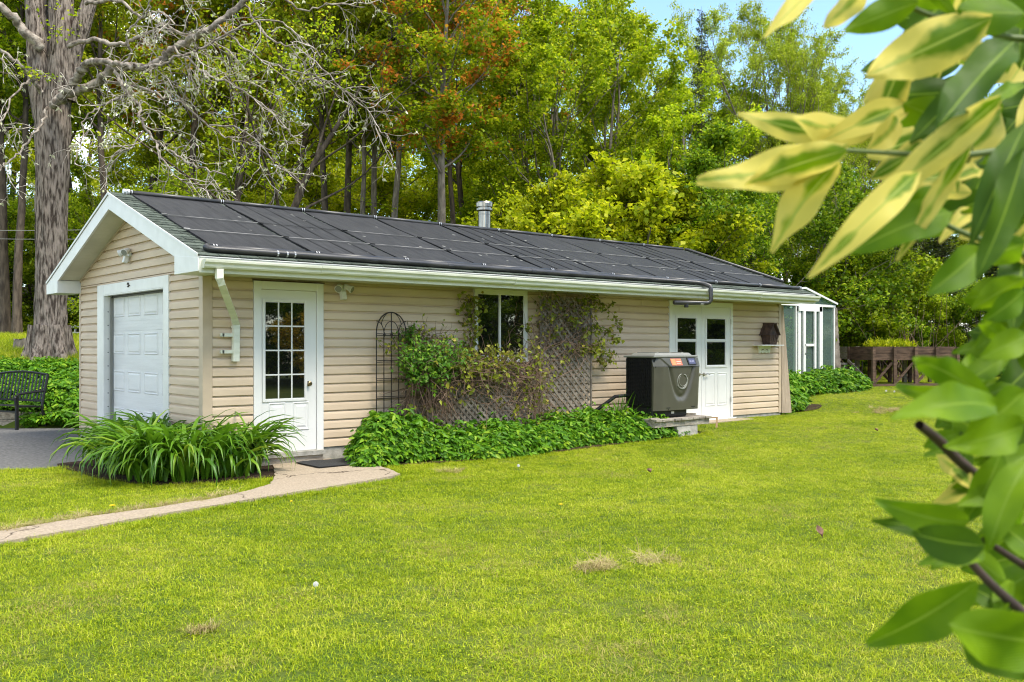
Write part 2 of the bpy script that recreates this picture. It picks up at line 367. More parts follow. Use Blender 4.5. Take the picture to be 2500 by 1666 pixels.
dm = make('door_mat', m_, M['mat']); tag(dm, 'black rubber door mat on the concrete before the glazed door', 'mat')
s_ = dm.modifiers.new('thickness', 'SOLIDIFY'); s_.thickness = .008; s_.offset = 1

def inside(p, poly):
    x, y = p; c = False; n = len(poly); j = n - 1
    for i in range(n):
        xi, yi = poly[i]; xj, yj = poly[j]
        if (yi > y) != (yj > y) and x < (xj - xi) * (y - yi) / (yj - yi) + xi: c = not c
        j = i
    return c
# ------------------------------------------------------------------ the garage building
LX, WY = 11.70, 4.87
ZR, ZE, YE, YB, YR = 3.41, 2.35, -.70, 5.50, 2.40
SL = (ZR - ZE) / (YR - YE)
def ztop(y): return ZR - abs(y - YR) * SL
OV0, OV1 = -.34, LX + .15
B = thing('garage', 'long low garage with beige siding, white trim and black solar mats on its roof', 'building', (0, 0, 0))
ga, gb = onX(405, 846).y, onX(258, 846).y; GZ = onX(330, 685).z; zt_i = GZ - .15
m_ = MB()
m_.prism([(.15, 0, -.1), (.15, WY, -.1), (.15, WY, ztop(WY) - .19), (.15, YR, ztop(YR) - .19), (.15, 0, ztop(0) - .19)], (LX - .15, 0, 0))
m_.box(0, .1499, 0, ga, -.1, zt_i); m_.box(0, .1499, gb, WY, -.1, zt_i)
m_.prism([(0, 0, zt_i + .0005), (0, WY, zt_i + .0005), (0, WY, ztop(WY) - .19), (0, YR, ztop(YR) - .19), (0, 0, ztop(0) - .19)], (.1499, 0, 0))
make('wall', m_, M['post'], B)
m_ = MB(); m_.box(.152, LX + .012, -.012, WY + .012, -.3, .05); m_.box(-.012, .151, -.012, ga, -.3, .05); m_.box(-.012, .151, gb, WY + .012, -.3, .05); m_.box(-.01, .151, ga + .001, gb - .001, -.3, -.06); make('foundation', m_, M['concrete'], B)
def board(axis, a0b, a1b, a0t, a1t, z0, h, sgn=-1, full=True):
    """one course of siding; axis 'x': wall y=0 facing -y, axis 'y': wall x=0 facing -x"""
    prof = [(.0, 0), (.029, 0), (.0285, .05), (.026, .55), (.022, .72), (.005, .84), (.002, .92), (.001, 1.0), (.0, 1.0)]
    vs = []
    for o, t in prof:
        a0 = a0b + (a0t - a0b) * t; a1 = a1b + (a1t - a1b) * t; z = z0 + h * t
        for a in (a0, a1): vs.append((a, sgn * o, z) if axis == 'x' else (sgn * o, a, z))
    n = len(prof); fs = [(2 * i, 2 * i + 1, 2 * ((i + 1) % n) + 1, 2 * ((i + 1) % n)) for i in range(n)]
    if axis == 'x': fs = [f[::-1] for f in fs]
    fs += [tuple(range(0, 2 * n, 2)), tuple(range(1, 2 * n, 2))[::-1]]
    return MB().add(vs, fs)
CH = .1175; Z0 = .045
X_ = lambda px, py=846: onY(px, py).x
Z_ = lambda px, py: onY(px, py).z
D1a, D1b = X_(617), X_(787)            # single door trim
D2a, D2b = X_(1631), X_(1786)          # double door trim
W1a, W1b = X_(1154), X_(1283)
WZ0, WZ1 = Z_(1220, 880), Z_(1220, 708)
DZ = 2.145
segs_n = int((2.18 - Z0) / CH)
for k in range(segs_n + 1):
    z = Z0 + k * CH; h = min(CH, 2.178 - z)
    if h < .02: continue
    spans = [(.09, D1a - .004)]
    if z + h > WZ0 - .01 and z < WZ1 + .01: spans += [(D1b + .004, W1a - .004), (W1b + .004, D2a - .004)]
    else: spans += [(D1b + .004, D2a - .004)]
    spans += [(D2b + .004, LX - .07)]
    for a, b in spans:
        cuts = [a] + [c_ for c_ in (3.1 + (k * 37 % 5) * .31, 6.0 + (k * 23 % 7) * .27) if a + .4 < c_ < b - .4] + [b]
        for i in range(len(cuts) - 1): make('siding_board', board('x', cuts[i] + (.0015 if i else 0), cuts[i + 1] - .0015 * (i < len(cuts) - 2), cuts[i] + (.0015 if i else 0), cuts[i + 1] - .0015 * (i < len(cuts) - 2), z, h), M['siding'], B)
Yg = lambda px: onX(px, 846).y
GDa, GDb = Yg(417.6), Yg(243.0)          # outer edges of garage door trim (near, far)
GZ = onX(330, 685).z
rake = lambda z: (z + .19 - ZR) / SL + YR           # near-side y where the sloped soffit meets height z
for k in range(40):
    z = Z0 + k * CH; h = CH
    if z > ztop(YR) - .24: break
    lo_b, lo_t = max(.09, rake(z)), max(.09, rake(z + h)); hi_b, hi_t = min(WY - .06, 2 * YR - rake(z)), min(WY - .06, 2 * YR - rake(z + h))
    if lo_t > hi_t: lo_t = hi_t = YR
    if z < GZ - .01:
        hh = min(h, GZ - z) if z + h > GZ and GZ - z > .02 else h
        make('siding_board', board('y', .09, GDa - .004, .09, GDa - .004, z, h if z + h < GZ else GZ - z + .0), M['siding'], B)
        make('siding_board', board('y', GDb + .004, WY - .06, GDb + .004, WY - .06, z, h if z + h < GZ else GZ - z), M['siding'], B)
        if z + h > GZ:
            make('siding_board', board('y', .09, WY - .06, .09, WY - .06, GZ + .001, z + h - GZ), M['siding'], B)
    else:
        make('siding_board', board('y', lo_b, hi_b, lo_t, hi_t, z, h), M['siding'], B)
# corner trims
make('corner_trim', MB().prism([(-.032, -.032, .03), (.088, -.032, .03), (.088, -.001, .03), (-.001, -.001, .03), (-.001, .088, .03), (-.032, .088, .03)], (0, 0, 2.147)), M['post'], B, bev=.003)
make('corner_trim', MB().box(-.032, -.001, WY - .058, WY + .02, .03, 2.177), M['post'], B, bev=.003)
make('corner_trim', MB().box(LX - .068, LX + .02, -.032, -.001, .03, 2.177), M['post'], B, bev=.003)
# gable trim along the sloped soffit
for s in (1, -1):
    y0 = 0.02 if s == 1 else WY - .02
    make('gable_trim', MB().bar((-.02, y0, ztop(y0) - .215), (-.02, YR, ztop(YR) - .215), .03, .035, (0, 0, 1)), M['post'], B)
# roof deck (two slopes), shingles
for s, ye, nm in ((1, YE, 'front'), (-1, YB, 'rear')):
    poly = [(OV0 + .01, ye, ztop(ye)), (OV0 + .01, YR, ZR), (OV0 + .01, YR, ZR - .03), (OV0 + .01, ye, ztop(ye) - .03)]
    make('roof_deck', MB().prism([(x, y, z - .012) for x, y, z in poly], (OV1 - OV0 - .02, 0, 0)), M['underlay'], B)
rs = random.Random(4)
LEN = math.hypot(YR - YE, ZR - ZE); ny, nz = (YR - YE) / LEN, (ZR - ZE) / LEN
nrm = Vector((0, -nz, ny))
def roofp(x, d, h=0, back=False):
    """d metres up the slope from the eave"""
    p = Vector((x, YE + ny * d, ZE + nz * d)) + nrm * h
    if back: p = Vector((x, 2 * YR - p.y, p.z))
    return p
def tab(x0, x1, d, ex=.145, back=False):
    j = rs.uniform(-.004, .004); t = .009 + rs.uniform(0, .006); e = min(d + ex + .02, LEN)
    pts = [roofp(x0, d + j, .000, back), roofp(x1, d + j, .000, back), roofp(x1, e, -.002, back), roofp(x0, e, -.002, back),
           roofp(x0, d + j, t, back), roofp(x1, d + j, t, back), roofp(x1, e, .003, back), roofp(x0, e, .003, back)]
    f = [(0, 3, 2, 1), (4, 5, 6, 7), (0, 1, 5, 4), (1, 2, 6, 5), (2, 3, 7, 6), (3, 0, 4, 7)]
    return MB().add(pts, f)
nrow = int(LEN / .145)
for r in range(nrow + 1):
    d = -.015 + r * .145
    if d > LEN - .03: break
    x = OV0 - .005 - (r % 3) * .06; xe = .30 if r > 1 else OV1
    while x < xe:
        x0 = max(x, OV0 - .012); x1 = min(x + .235, OV1)
        if x1 - x0 > .03: make('shingle', tab(x0, x1 - .004, d), M['shingle'], B)
        x += .24
st = MB()
for r in range(nrow + 1):
    d = -.015 + r * .145
    if d > LEN - .03: break
    for back in (False, True):
        x = OV0 - .012 if back else .32
        if not back and r < 2: continue
        while x < OV1:
            x1 = min(x + .96, OV1); t_ = tab(x, x1 - .004, d, back=back); st.add(t_.v, t_.f); x += .96
o = make('shingle_course', st, M['shingle'], B, kind='stuff')
for i in range(14):
    x0 = OV0 - .01 + i * .88; x1 = min(x0 + .9, OV1)
    if x0 >= OV1: break
    make('ridge_shingle', MB().add([(x0, YR - .15, ZR - .15 * SL + .008), (x1, YR - .15, ZR - .15 * SL + .012), (x1, YR, ZR + .026), (x0, YR, ZR + .02), (x0, YR + .15, ZR - .15 * SL + .008), (x1, YR + .15, ZR - .15 * SL + .012)], [(0, 1, 2, 3), (3, 2, 5, 4)]), M['shingle'], B)
# rake boards and eave boxes at the gable end
for s in (1, -1):
    f = (lambda y: y) if s == 1 else (lambda y: 2 * YR - y)
    ya = YE if s == 1 else 2 * YR - YB
    poly = [(OV0 - .012, f(ya), ztop(f(ya)) - .02), (OV0 - .012, YR, ZR - .02), (OV0 - .012, YR, ZR - .215), (OV0 - .012, f(0.0), ztop(f(0.0)) - .215), (OV0 - .012, f(ya), ztop(f(ya)) - .175)]
    make('rake_board', MB().prism(poly, (.03, 0, 0)), M['white'], B, bev=.003)
    yi = 0.0 if s == 1 else WY
    yo = YE if s == 1 else YB
    box = [(OV0 - .016, yi, ztop(yi) - .20), (OV0 - .016, yo + .002 * s, ztop(yo) - .03), (OV0 - .016, yo + .002 * s, 2.17), (OV0 - .016, yi, 2.17)]
    make('eave_box', MB().prism(box, (-OV0 + .012, 0, 0)), M['white'], B, bev=.003)
    make('drip_edge', MB().bar((OV0 - .02, f(ya), ztop(f(ya)) + .0), (OV0 - .02, YR, ZR + .0), .012, .03, (0, 0, 1)), M['white'], B)
    # sloping soffit panels under the overhang, ribbed
    y0, n = (0.0, 20) if s == 1 else (WY, 21)
    for i in range(n):
        a = y0 + (YR - y0) * i / n; b = y0 + (YR - y0) * (i + 1) / n; g = (b - a) * .06
        za, zb = ztop(a) - .195, ztop(b) - .195
        make('soffit_panel', MB().prism([(OV0 + .018, a + g, za), (OV0 + .018, b - g, zb), (OV0 + .018, b - g, zb + .018), (OV0 + .018, a + g, za + .018)], (-OV0 - .02, 0, 0)), M['soffit'], B)
    zl = [(OV0 + .017, y0, ztop(y0) - .176), (OV0 + .017, YR, ztop(YR) - .176), (OV0 + .017, YR, ztop(YR) - .165), (OV0 + .017, y0, ztop(y0) - .165)]
    make('soffit_backing', MB().prism(zl, (-OV0 - .018, 0, 0)), M['soffit'], B)
make('drip_edge', MB().box(OV0, OV1, YE - .012, YE + .05, ZE - .022, ZE - .012), M['white'], B)
# front soffit panels, fascia, gutter
n = 60; st = MB()
for i in range(n):
    a = (OV1 - .0) * i / n; b = (OV1) * (i + 1) / n
    make('soffit_panel', MB().box(a + .006, b - .006, YE + .02, -.004, 2.178, 2.19), M['soffit'], B)
make('soffit_backing', MB().box(.0, OV1, YE + .02, -.003, 2.195, 2.2), M['soffit'], B)
for i in range(4):
    a = OV0 + (OV1 - OV0) * i / 4; b = OV0 + (OV1 - OV0) * (i + 1) / 4
    make('fascia_board', MB().box(a + .001, b - .001, YE - .004, YE + .014, 2.155, 2.325), M['white_old'], B, bev=.002)
make('end_rake_board', MB().prism([(OV1 - .02, YE, ZE - .03), (OV1 - .02, YR, ZR - .03), (OV1 - .02, YR, ZR - .2), (OV1 - .02, YE, ZE - .19)], (.03, 0, 0)), M['white'], B)
gp = [(.0, .018), (.0, .105), (-.004, .105), (-.004, .02), (-.062, .012), (-.078, .03), (-.084, .055), (-.108, .078), (-.112, .098), (-.112, .108), (-.104, .108), (-.104, .095), (-.100, .082), (-.076, .06), (-.070, .034), (-.058, .018), (-.004, .014)]
xs_ = [OV0 + .03, 1.15, 4.2, 7.3, 10.0, OV1 + .02]
for i in range(5):
    z0 = 2.193 + (.004 if i in (1, 3) else .0)
    make('gutter', MB().prism([(xs_[i] + .001, YE + y, z0 + z) for y, z in gp], (xs_[i + 1] - xs_[i] - .002, 0, 0)), M['white_old'], B, label='weathered white eavestrough section')
    if i: make('gutter_joint', MB().prism([(xs_[i] - .03, YE - .002 + y * 1.03, z0 - .003 + z * 1.02) for y, z in gp], (.06, 0, 0)), M['white_old'], B)
for x in (xs_[0], xs_[-1] - .004):
    make('gutter_end_cap', MB().prism([(x, YE + y, 2.193 + z) for y, z in [(0, .012), (0, .105), (-.113, .108), (-.108, .076), (-.084, .055), (-.062, .010)]], (-.004, 0, 0)), M['white_old'], B)
# downspout
ds = [(-.135, YE - .055, 2.20), (-.135, YE - .055, 2.10), (-.10, YE - .03, 2.04), (.30, -.16, 1.69), (.36, -.075, 1.60), (.36, -.065, 1.16)]
def spout(pts, wd, dp):
    s = MB()
    for i in range(len(pts)):
        p = Vector(pts[i]); z = Vector((0, 0, 1))
        t = (Vector(pts[min(i + 1, len(pts) - 1)]) - Vector(pts[max(i - 1, 0)])).normalized()
        ax = Vector((1, 0, 0)); ax = (ax - t * ax.dot(t)).normalized(); ay = t.cross(ax).normalized()
        ring = []
        for a, b in ((-1, -1), (-.6, -1.0), (-.5, -.86), (-.3, -.86), (-.2, -1), (.2, -1), (.3, -.86), (.5, -.86), (.6, -1), (1, -1), (1, 1), (-1, 1)):
            ring.append(p + ax * a * wd / 2 + ay * b * dp / 2)
        s.v += [tuple(v) for v in ring]
    k = 12
    for i in range(len(pts) - 1):
        for j in range(k): s.f.append((i * k + j, i * k + (j + 1) % k, (i + 1) * k + (j + 1) % k, (i + 1) * k + j))
    s.f += [tuple(range(k))[::-1], tuple((len(pts) - 1) * k + j for j in range(k))]
    return s
dsp = make('downspout', spout(ds, .078, .058), M['white_old'], B, label='short white downspout ending above the ground')
make('spout_collar', MB().box(.317, .403, -.099, -.031, 1.27, 1.30), M['white_old'], dsp)
make('spout_collar', MB().box(.317, .403, -.099, -.031, 1.56, 1.585), M['white_old'], dsp)
for z in (1.275, 1.475):
    make('spout_bracket', MB().box(.17, .325, -.085, -.045, z - .02, z + .02), M['white_old'], dsp)
    make('spout_bracket', MB().box(.19, .21, -.085, -.015, z - .018, z + .018), M['white_old'], dsp)

def raised(mb_or_none, axis, a0, a1, z0, z1, base, dpt=.010, inset=.03, fr=.012):
    """a moulded raised panel: frame ridge, groove and raised field"""
    s = MB()
    rings = [(0, 0), (fr, dpt), (fr * 2, .001), (inset + .01, .001), (inset + .03, dpt * .8)]
    vs = []
    for i, o in rings:
        for a, z in ((a0 + i, z0 + i), (a1 - i, z0 + i), (a1 - i, z1 - i), (a0 + i, z1 - i)):
            vs.append((a, base - o, z) if axis == 'x' else (base - o, a, z))
    fs = []
    for i in range(len(rings) - 1):
        for k in range(4): fs.append((4 * i + k, 4 * i + (k + 1) % 4, 4 * i + 4 + (k + 1) % 4, 4 * i + 4 + k))
    e = 4 * (len(rings) - 1); fs.append((e, e + 1, e + 2, e + 3))
    return s.add(vs, fs)
# --- garage door in the gable end
def YG(px): return onX(px, 846).y
DX = .10                                       # the door hangs this far behind the wall face
for y0_, y1_ in ((GDa, ga), (gb, GDb)): make('garage_door_trim', MB().box(-.034, -.001, y0_, y1_, .0, GZ), M['white'], B, bev=.003)
make('garage_door_trim', MB().box(-.033, -.001, ga + .001, gb - .001, zt_i, GZ - .001), M['white'], B, bev=.003)
make('door_jamb', MB().box(-.0325, .148, ga + .001, ga + .014, -.05, zt_i - .001), M['white'], B)
make('door_jamb', MB().box(-.0325, .148, gb - .014, gb - .001, -.05, zt_i - .001), M['white'], B)
make('door_jamb', MB().box(-.0325, .148, ga + .015, gb - .015, zt_i - .014, zt_i - .001), M['white'], B)
GD = make('garage_door', MB().box(DX + .008, DX + .04, ga + .016, gb - .016, -.06, zt_i - .016), M['garagewhite'], B, label='white sectional garage door with embossed panels, set back in its frame')
dy_ = lambda px: onX(px, 846, DX).y
cols = [(dy_(304), dy_(279)), (dy_(343), dy_(313)), (dy_(386), dy_(353)), (dy_(432), dy_(397))]
for i in range(4):
    z0, z1 = -.055 + .54 * i, min(-.055 + .54 * (i + 1) - .006, zt_i - .018)
    sec = make('door_section', MB().box(DX, DX + .0079, ga + .018, gb - .06, z0, z1), M['garagewhite'], GD)
    for a0, a1 in cols:
        pz0, pz1 = z0 + .20, min(z0 + .50, z1 - .01)
        if pz1 - pz0 < .12 or a0 < ga + .02 and a1 < ga + .1: continue
        r = raised(None, 'y', max(a0, ga + .03), a1, pz0, pz1, DX - .0005, .010, .02, .012); r.f = [f[::-1] for f in r.f]
        make('raised_panel', r, M['garagewhite'], GD)
    for zz in (z0 + .04, z0 + .09, z0 + .14): make('emboss_line', MB().box(DX - .003, DX - .0002, ga + .03, gb - .07, zz, zz + .006), M['garagewhite'], GD)
make('door_track', MB().box(DX - .05, DX - .02, gb - .058, gb - .03, -.05, zt_i - .03), M['lid'], GD)
make('top_strip', MB().box(DX - .03, DX - .002, ga + .016, gb - .06, zt_i - .045, zt_i - .017), M['black'], GD)  # black strip along the top edge of the door
for i in range(9): make('track_bolt', MB().tube([(.03, gb - .017, .25 + i * .2), (.03, gb - .0142, .25 + i * .2)], .009, 6), M['black_metal'], GD)
hk = onX(313, 696, -.034)
make('hook', MB().tube([hk + Vector((-.004, .03 * math.cos(a), .03 * math.sin(a))) for a in np.linspace(0, 5.6, 12)] + [hk + Vector((-.004, -.07, -.01))], .006, 6), M['iron'], B)

# --- single door with twelve-light glazing
Xd = lambda px: onY(px, 846, -.03).x
y = -.03
make('door_trim', MB().box(D1a, D1a + .095, -.036, -.001, .0, DZ), M['doorwhite'], B, bev=.004)
make('door_trim', MB().box(D1b - .095, D1b, -.036, -.001, .0, DZ), M['doorwhite'], B, bev=.004)
make('door_trim', MB().box(D1a + .096, D1b - .096, -.035, -.001, DZ - .10, DZ - .001), M['doorwhite'], B, bev=.004)
make('trim_flashing', MB().box(D1a - .01, D1b + .01, -.045, -.001, DZ + .002, DZ + .012), M['birdwood'], B)
s0, s1 = D1a + .10, D1b - .10
dr = make('door', MB().box(s0, s1, -.018, -.001, .02, DZ - .104), M['doorwhite'], B, bev=.003, label='white entry door with a grid of dark panes')
gx0, gx1 = onY(645, 846).x, onY(742, 846).x; gz0, gz1 = onY(693, 974).z, onY(693, 738).z
pw = (gx1 - gx0) / 3; ph = (gz1 - gz0) / 4
for i in range(3):
    for j in range(4):
        make('pane', MB().box(gx0 + i * pw + .009, gx0 + (i + 1) * pw - .009, -.0215, -.0182, gz0 + j * ph + .009, gz0 + (j + 1) * ph - .009), M['dark_room_glass'], dr)
for i in range(1, 3): make('muntin', MB().box(gx0 + i * pw - .009, gx0 + i * pw + .009, -.026, -.0181, gz0, gz1), M['doorwhite'], dr, bev=.002)
for j in range(1, 4): make('muntin', MB().box(gx0, gx1, -.0255, -.0181, gz0 + j * ph - .009, gz0 + j * ph + .009), M['doorwhite'], dr, bev=.002)
def frame4(x0, x1, z0, z1, wd, yf, yb, nm, par, m, b=.003):
    make(nm, MB().box(x0 - wd, x0, yf, yb, z0 - wd, z1 + wd), m, par, bev=b); make(nm, MB().box(x1, x1 + wd, yf, yb, z0 - wd, z1 + wd), m, par, bev=b)
    make(nm, MB().box(x0 + .0005, x1 - .0005, yf + .001, yb, z0 - wd, z0), m, par, bev=b); make(nm, MB().box(x0 + .0005, x1 - .0005, yf + .001, yb, z1, z1 + wd), m, par, bev=b)
frame4(gx0, gx1, gz0, gz1, .032, -.032, -.0181, 'glazing_frame', dr, M['doorwhite'])
dxa, dxb = s0 + .10, s1 - .10
for a, b in ((dxa, (dxa + dxb) / 2 - .05), ((dxa + dxb) / 2 + .05, dxb)):
    make('raised_panel', raised(None, 'x', a, b, .28, .64, -.0182, .011), M['doorwhite'], dr)
kn = onY(757, 937, -.06)
knob = make('knob', MB().tube([kn + Vector((0, .045, 0)), kn + Vector((0, .03, 0)), kn + Vector((0, .028, 0)), kn + Vector((0, .015, 0)), kn + Vector((0, -.005, 0)), kn + Vector((0, -.012, 0))], [.034, .032, .012, .014, .029, .018], 14), M['brass'], dr, smooth=False)
make('door_sill', MB().box(D1a + .02, D1b - .02, -.12, -.001, -.035, .018), M['concrete'], B)
make('sill_riser', MB().box(D1a + .04, D1b - .04, -.09, -.013, -.12, -.036), M['greywood'], B)

# --- window
frame4(W1a + .05, W1b - .05, WZ0 + .05, WZ1 - .05, .05, -.05, -.001, 'window_frame', B, M['doorwhite'])
wx0, wx1, wz0, wz1 = W1a + .05, W1b - .05, WZ0 + .05, WZ1 - .05
wm = wx0 + (wx1 - wx0) * .47
win = make('window', MB().box(wx0, wx1, -.006, -.001, wz0, wz1), M['black'], B, label='sliding window half covered by climbing plants')
for a, b, yy in ((wx0, wm + .012, -.022), (wm - .012, wx1, -.034)):
    make('sash', MB().box(a, a + .028, yy - .010, yy + .010, wz0, wz1), M['white'], win); make('sash', MB().box(b - .028, b, yy - .010, yy + .010, wz0, wz1), M['white'], win)
    make('sash', MB().box(a + .028, b - .028, yy - .009, yy + .009, wz0, wz0 + .03), M['white'], win); make('sash', MB().box(a + .028, b - .028, yy - .009, yy + .009, wz1 - .03, wz1), M['white'], win)
    make('pane', MB().box(a + .028, b - .028, yy - .003, yy + .003, wz0 + .03, wz1 - .03), M['dark_room_glass'], win)
make('window_sill', MB().box(W1a - .02, W1b + .02, -.085, -.001, WZ0 - .03, WZ0 - .002), M['doorwhite'], B, bev=.003)

# --- double door
make('door_trim', MB().box(D2a, D2a + .07, -.036, -.001, .0, DZ), M['doorwhite'], B, bev=.004)
make('door_trim', MB().box(D2b - .07, D2b, -.036, -.001, .0, DZ), M['doorwhite'], B, bev=.004)
make('door_trim', MB().box(D2a + .071, D2b - .071, -.035, -.001, DZ - .09, DZ - .001), M['doorwhite'], B, bev=.004)
mid = onY(1710, 846).x
hz = [onY(1723, 846).x, onY(1765, 846).x]
wz_0, wz_1 = onY(1744, 893).z, onY(1744, 778).z
for a, b, rev in ((D2a + .073, mid - .004, True), (mid + .004, D2b - .073, False)):
    d2 = make('door', MB().box(a, b, -.020, -.001, .02, DZ - .094), M['doorwhite'], B, bev=.003, label='white door leaf with a two-pane window' + (' behind the pool heater' if rev else ' carrying a lever handle'))
    wa, wb = a + .14, b - .14
    zm = (wz_0 + wz_1) / 2 + .01
    for z0, z1, dy in ((wz_0, zm, .003), (zm + .03, wz_1, 0)):
        make('pane', MB().box(wa + .02, wb - .02, -.026 + dy, -.0202, z0 + .015, z1 - .012), M['dark_room_glass'], d2)
    frame4(wa, wb, wz_0, wz_1, .035, -.036, -.0201, 'glazing_frame', d2, M['doorwhite'])
    make('glazing_bar', MB().box(wa, wb, -.033, -.0201, zm - .0, zm + .03), M['doorwhite'], d2, bev=.002)
    for p, q_ in ((a + .10, (a + b) / 2 - .035), ((a + b) / 2 + .035, b - .10)):
        make('raised_panel', raised(None, 'x', p, q_, .25, .86, -.0202, .010, .022), M['doorwhite'], d2)
    hx = b - .055 if rev else a + .06
    hzz = onY(1720, 914).z
    pl = make('lever_handle', MB().tube([(hx, -.021, hzz), (hx, -.03, hzz)], .03, 14).tube([(hx, -.03, hzz), (hx, -.075, hzz), (hx + (.05 if not rev else -.05), -.08, hzz + .012), (hx + (.12 if not rev else -.12), -.072, hzz - .006)], [.011, .012, .011, .008], 8), M['chrome'], d2)
for z in (.35, 1.05, 1.8): make('hinge', MB().box(D2b - .078, D2b - .066, -.045, -.036, z - .05, z + .05), M['chrome'], B)
make('door_sill', MB().box(D2a, D2b + .02, -.10, -.001, -.04, .018), M['doorwhite'], B, bev=.003)
make('door_step', MB().box(mid - .35, D2b + .12, -.42, -.102, -.12, .0), M['path'], B, bev=.006, label='low pale concrete step before the double doors')

# --- stove pipe
c = (6.78, 3.2, 3.0)
fp = make('flue_pipe', MB().lathe(c, [(.118, 0), (.118, .83), (.122, .832), (.122, .845), (.118, .85), (.118, .9)], 32), M['steel'], B, smooth=False, label='stainless steel stove pipe behind the roof ridge')
make('flue_cap', MB().lathe(c, [(.10, .90), (.155, .915), (.16, .925), (.16, .955), (.13, .96), (.13, .985), (.163, .99), (.165, 1.06), (.150, 1.085), (.05, 1.09)], 32), M['steel'], fp)

# ------------------------------------------------------------------ solar pool heating mats
S = thing('solar_pool_collector', 'nine black rubber solar mats with header pipes covering the front roof slope', 'solar collector', tuple(roofp(5.8, 1.6, .02)))
P0, PITCH = -.06, 1.301
for i in range(9):
    x0 = P0 + i * PITCH; x1 = x0 + PITCH - .055; h0 = .028
    s = MB(); ncol = 4; cw = (x1 - x0) / ncol
    for k in range(ncol):
        a, b = x0 + k * cw + .004, x0 + (k + 1) * cw - .004
        dz = rs.uniform(-.002, .002)
        def fn(u, v, a=a, b=b, dz=dz, i=i):
            hh = h0 + dz + .004 * math.sin(v * 11 + i) + .003 * math.sin(u * 3 + i * 2)
            return tuple(roofp(a + (b - a) * u, .27 + v * (LEN - .31), hh))
        g = MB().grid(fn, 1, 14); s.add(g.v, g.f)
    s.add([roofp(x0, .27, .012), roofp(x1, .27, .012), roofp(x1, LEN - .04, .012), roofp(x0, LEN - .04, .012), roofp(x0, .27, .022), roofp(x1, .27, .022), roofp(x1, LEN - .04, .022), roofp(x0, LEN - .04, .022)],
          [(0, 3, 2, 1), (4, 5, 6, 7), (0, 1, 5, 4), (1, 2, 6, 5), (2, 3, 7, 6), (3, 0, 4, 7)])
    mt = make('solar_mat', s, M['solar'], S)
    if mt.data.polygons[0].normal.z < 0: mt.data.flip_normals()
    for d in (.24, LEN - .02):
        make('header_pipe', MB().tube([roofp(x0 - .005, d, .045), roofp(x1 + .005, d, .045)], .031, 10), M['pipe'], S, smooth=True)
        xs2 = (x0 - .035, x0 + .0)
        for xx in xs2: make('hose_clamp', MB().tube([roofp(xx - .006, d, .045), roofp(xx + .006, d, .045)], .0355, 10), M['clamp'], S)
        make('hose_joint', MB().tube([roofp(x0 - .045, d, .045), roofp(x0 + .012, d, .045)], .034, 10), M['black'], S)
for xx in (P0 - .06, P0 - .11): make('hose_clamp', MB().tube([roofp(xx, LEN - .02, .045), roofp(xx + .03, LEN - .02, .045)], .042, 12), M['clamp'], S)
for xx in (9 * PITCH + P0 - .03, 9 * PITCH + P0 + .01):
    make('hose_clamp', MB().tube([roofp(xx, .24, .045), roofp(xx + .015, .24, .045)], .037, 10), M['clamp'], S)
make('feed_pipe', MB().tube([roofp(P0 - .10, .24, .05), roofp(P0 - .14, .18, .05), roofp(P0 - .12, .12, .05), roofp(P0, .11, .05), roofp(2, .105, .05), roofp(4, .11, .045), roofp(6, .105, .045), roofp(8.33, .09, .05), (8.42, YE - .03, 2.40), (8.46, YE - .125, 2.36), (8.46, YE - .14, 2.30), (8.46, YE - .14, 2.13), (8.44, YE - .12, 2.085), (8.38, YE - .10, 2.07), (7.62, YE - .05, 2.06)], .038, 10), M['pipe'], S, smooth=True)
for xx in (.62, .74, .84): make('hose_clamp', MB().tube([roofp(xx, .108, .048), roofp(xx + .02, .108, .048)], .040, 10), M['clamp'], S)
for xx in (1.9, 3.1, 4.6, 6.9): make('pipe_coupling', MB().tube([roofp(xx, .106, .047), roofp(xx + .09, .106, .047)], .039, 10), M['pipe'], S)
make('pipe_coupling', MB().tube([(8.30, YE - .093, 2.068), (8.22, YE - .088, 2.067)], .038, 12), M['white'], S, label='white pipe joint under the eave')
make('pipe_tee', MB().tube([(7.90, YE - .07, 2.06), (7.90, YE - .07, 1.985)], .036, 10), M['black'], S)
for fr, a, b in ((.42, P0 + .0, 9 * PITCH), (.66, P0, 9 * PITCH)):
    d = LEN * (1 - fr)
    n = 9
    for i in range(n):
        if fr < .5 and i == 1: m = M['black']
        else: m = M['strap']
        make('strap', MB().bar(roofp(P0 + i * PITCH - .02, d + .01 * math.sin(i), .046), roofp(P0 + (i + 1) * PITCH - .02, d + .01 * math.sin(i + 1), .046), .012, .004, nrm), m, S)
        make('strap_buckle', MB().bar(roofp(P0 + i * PITCH - .05, d + .01 * math.sin(i), .050), roofp(P0 + i * PITCH + .02, d + .01 * math.sin(i), .050), .04, .012, nrm), M['strap'] if i in (0, 5) else M['black'], S)
# pipe up the far edge of the roof
make('return_pipe', MB().tube([roofp(OV1 - .10, .7, .05), roofp(OV1 - .10, LEN - .1, .05), roofp(OV1 - .18, LEN - .02, .05)], .03, 10), M['pipe'], S, smooth=True)
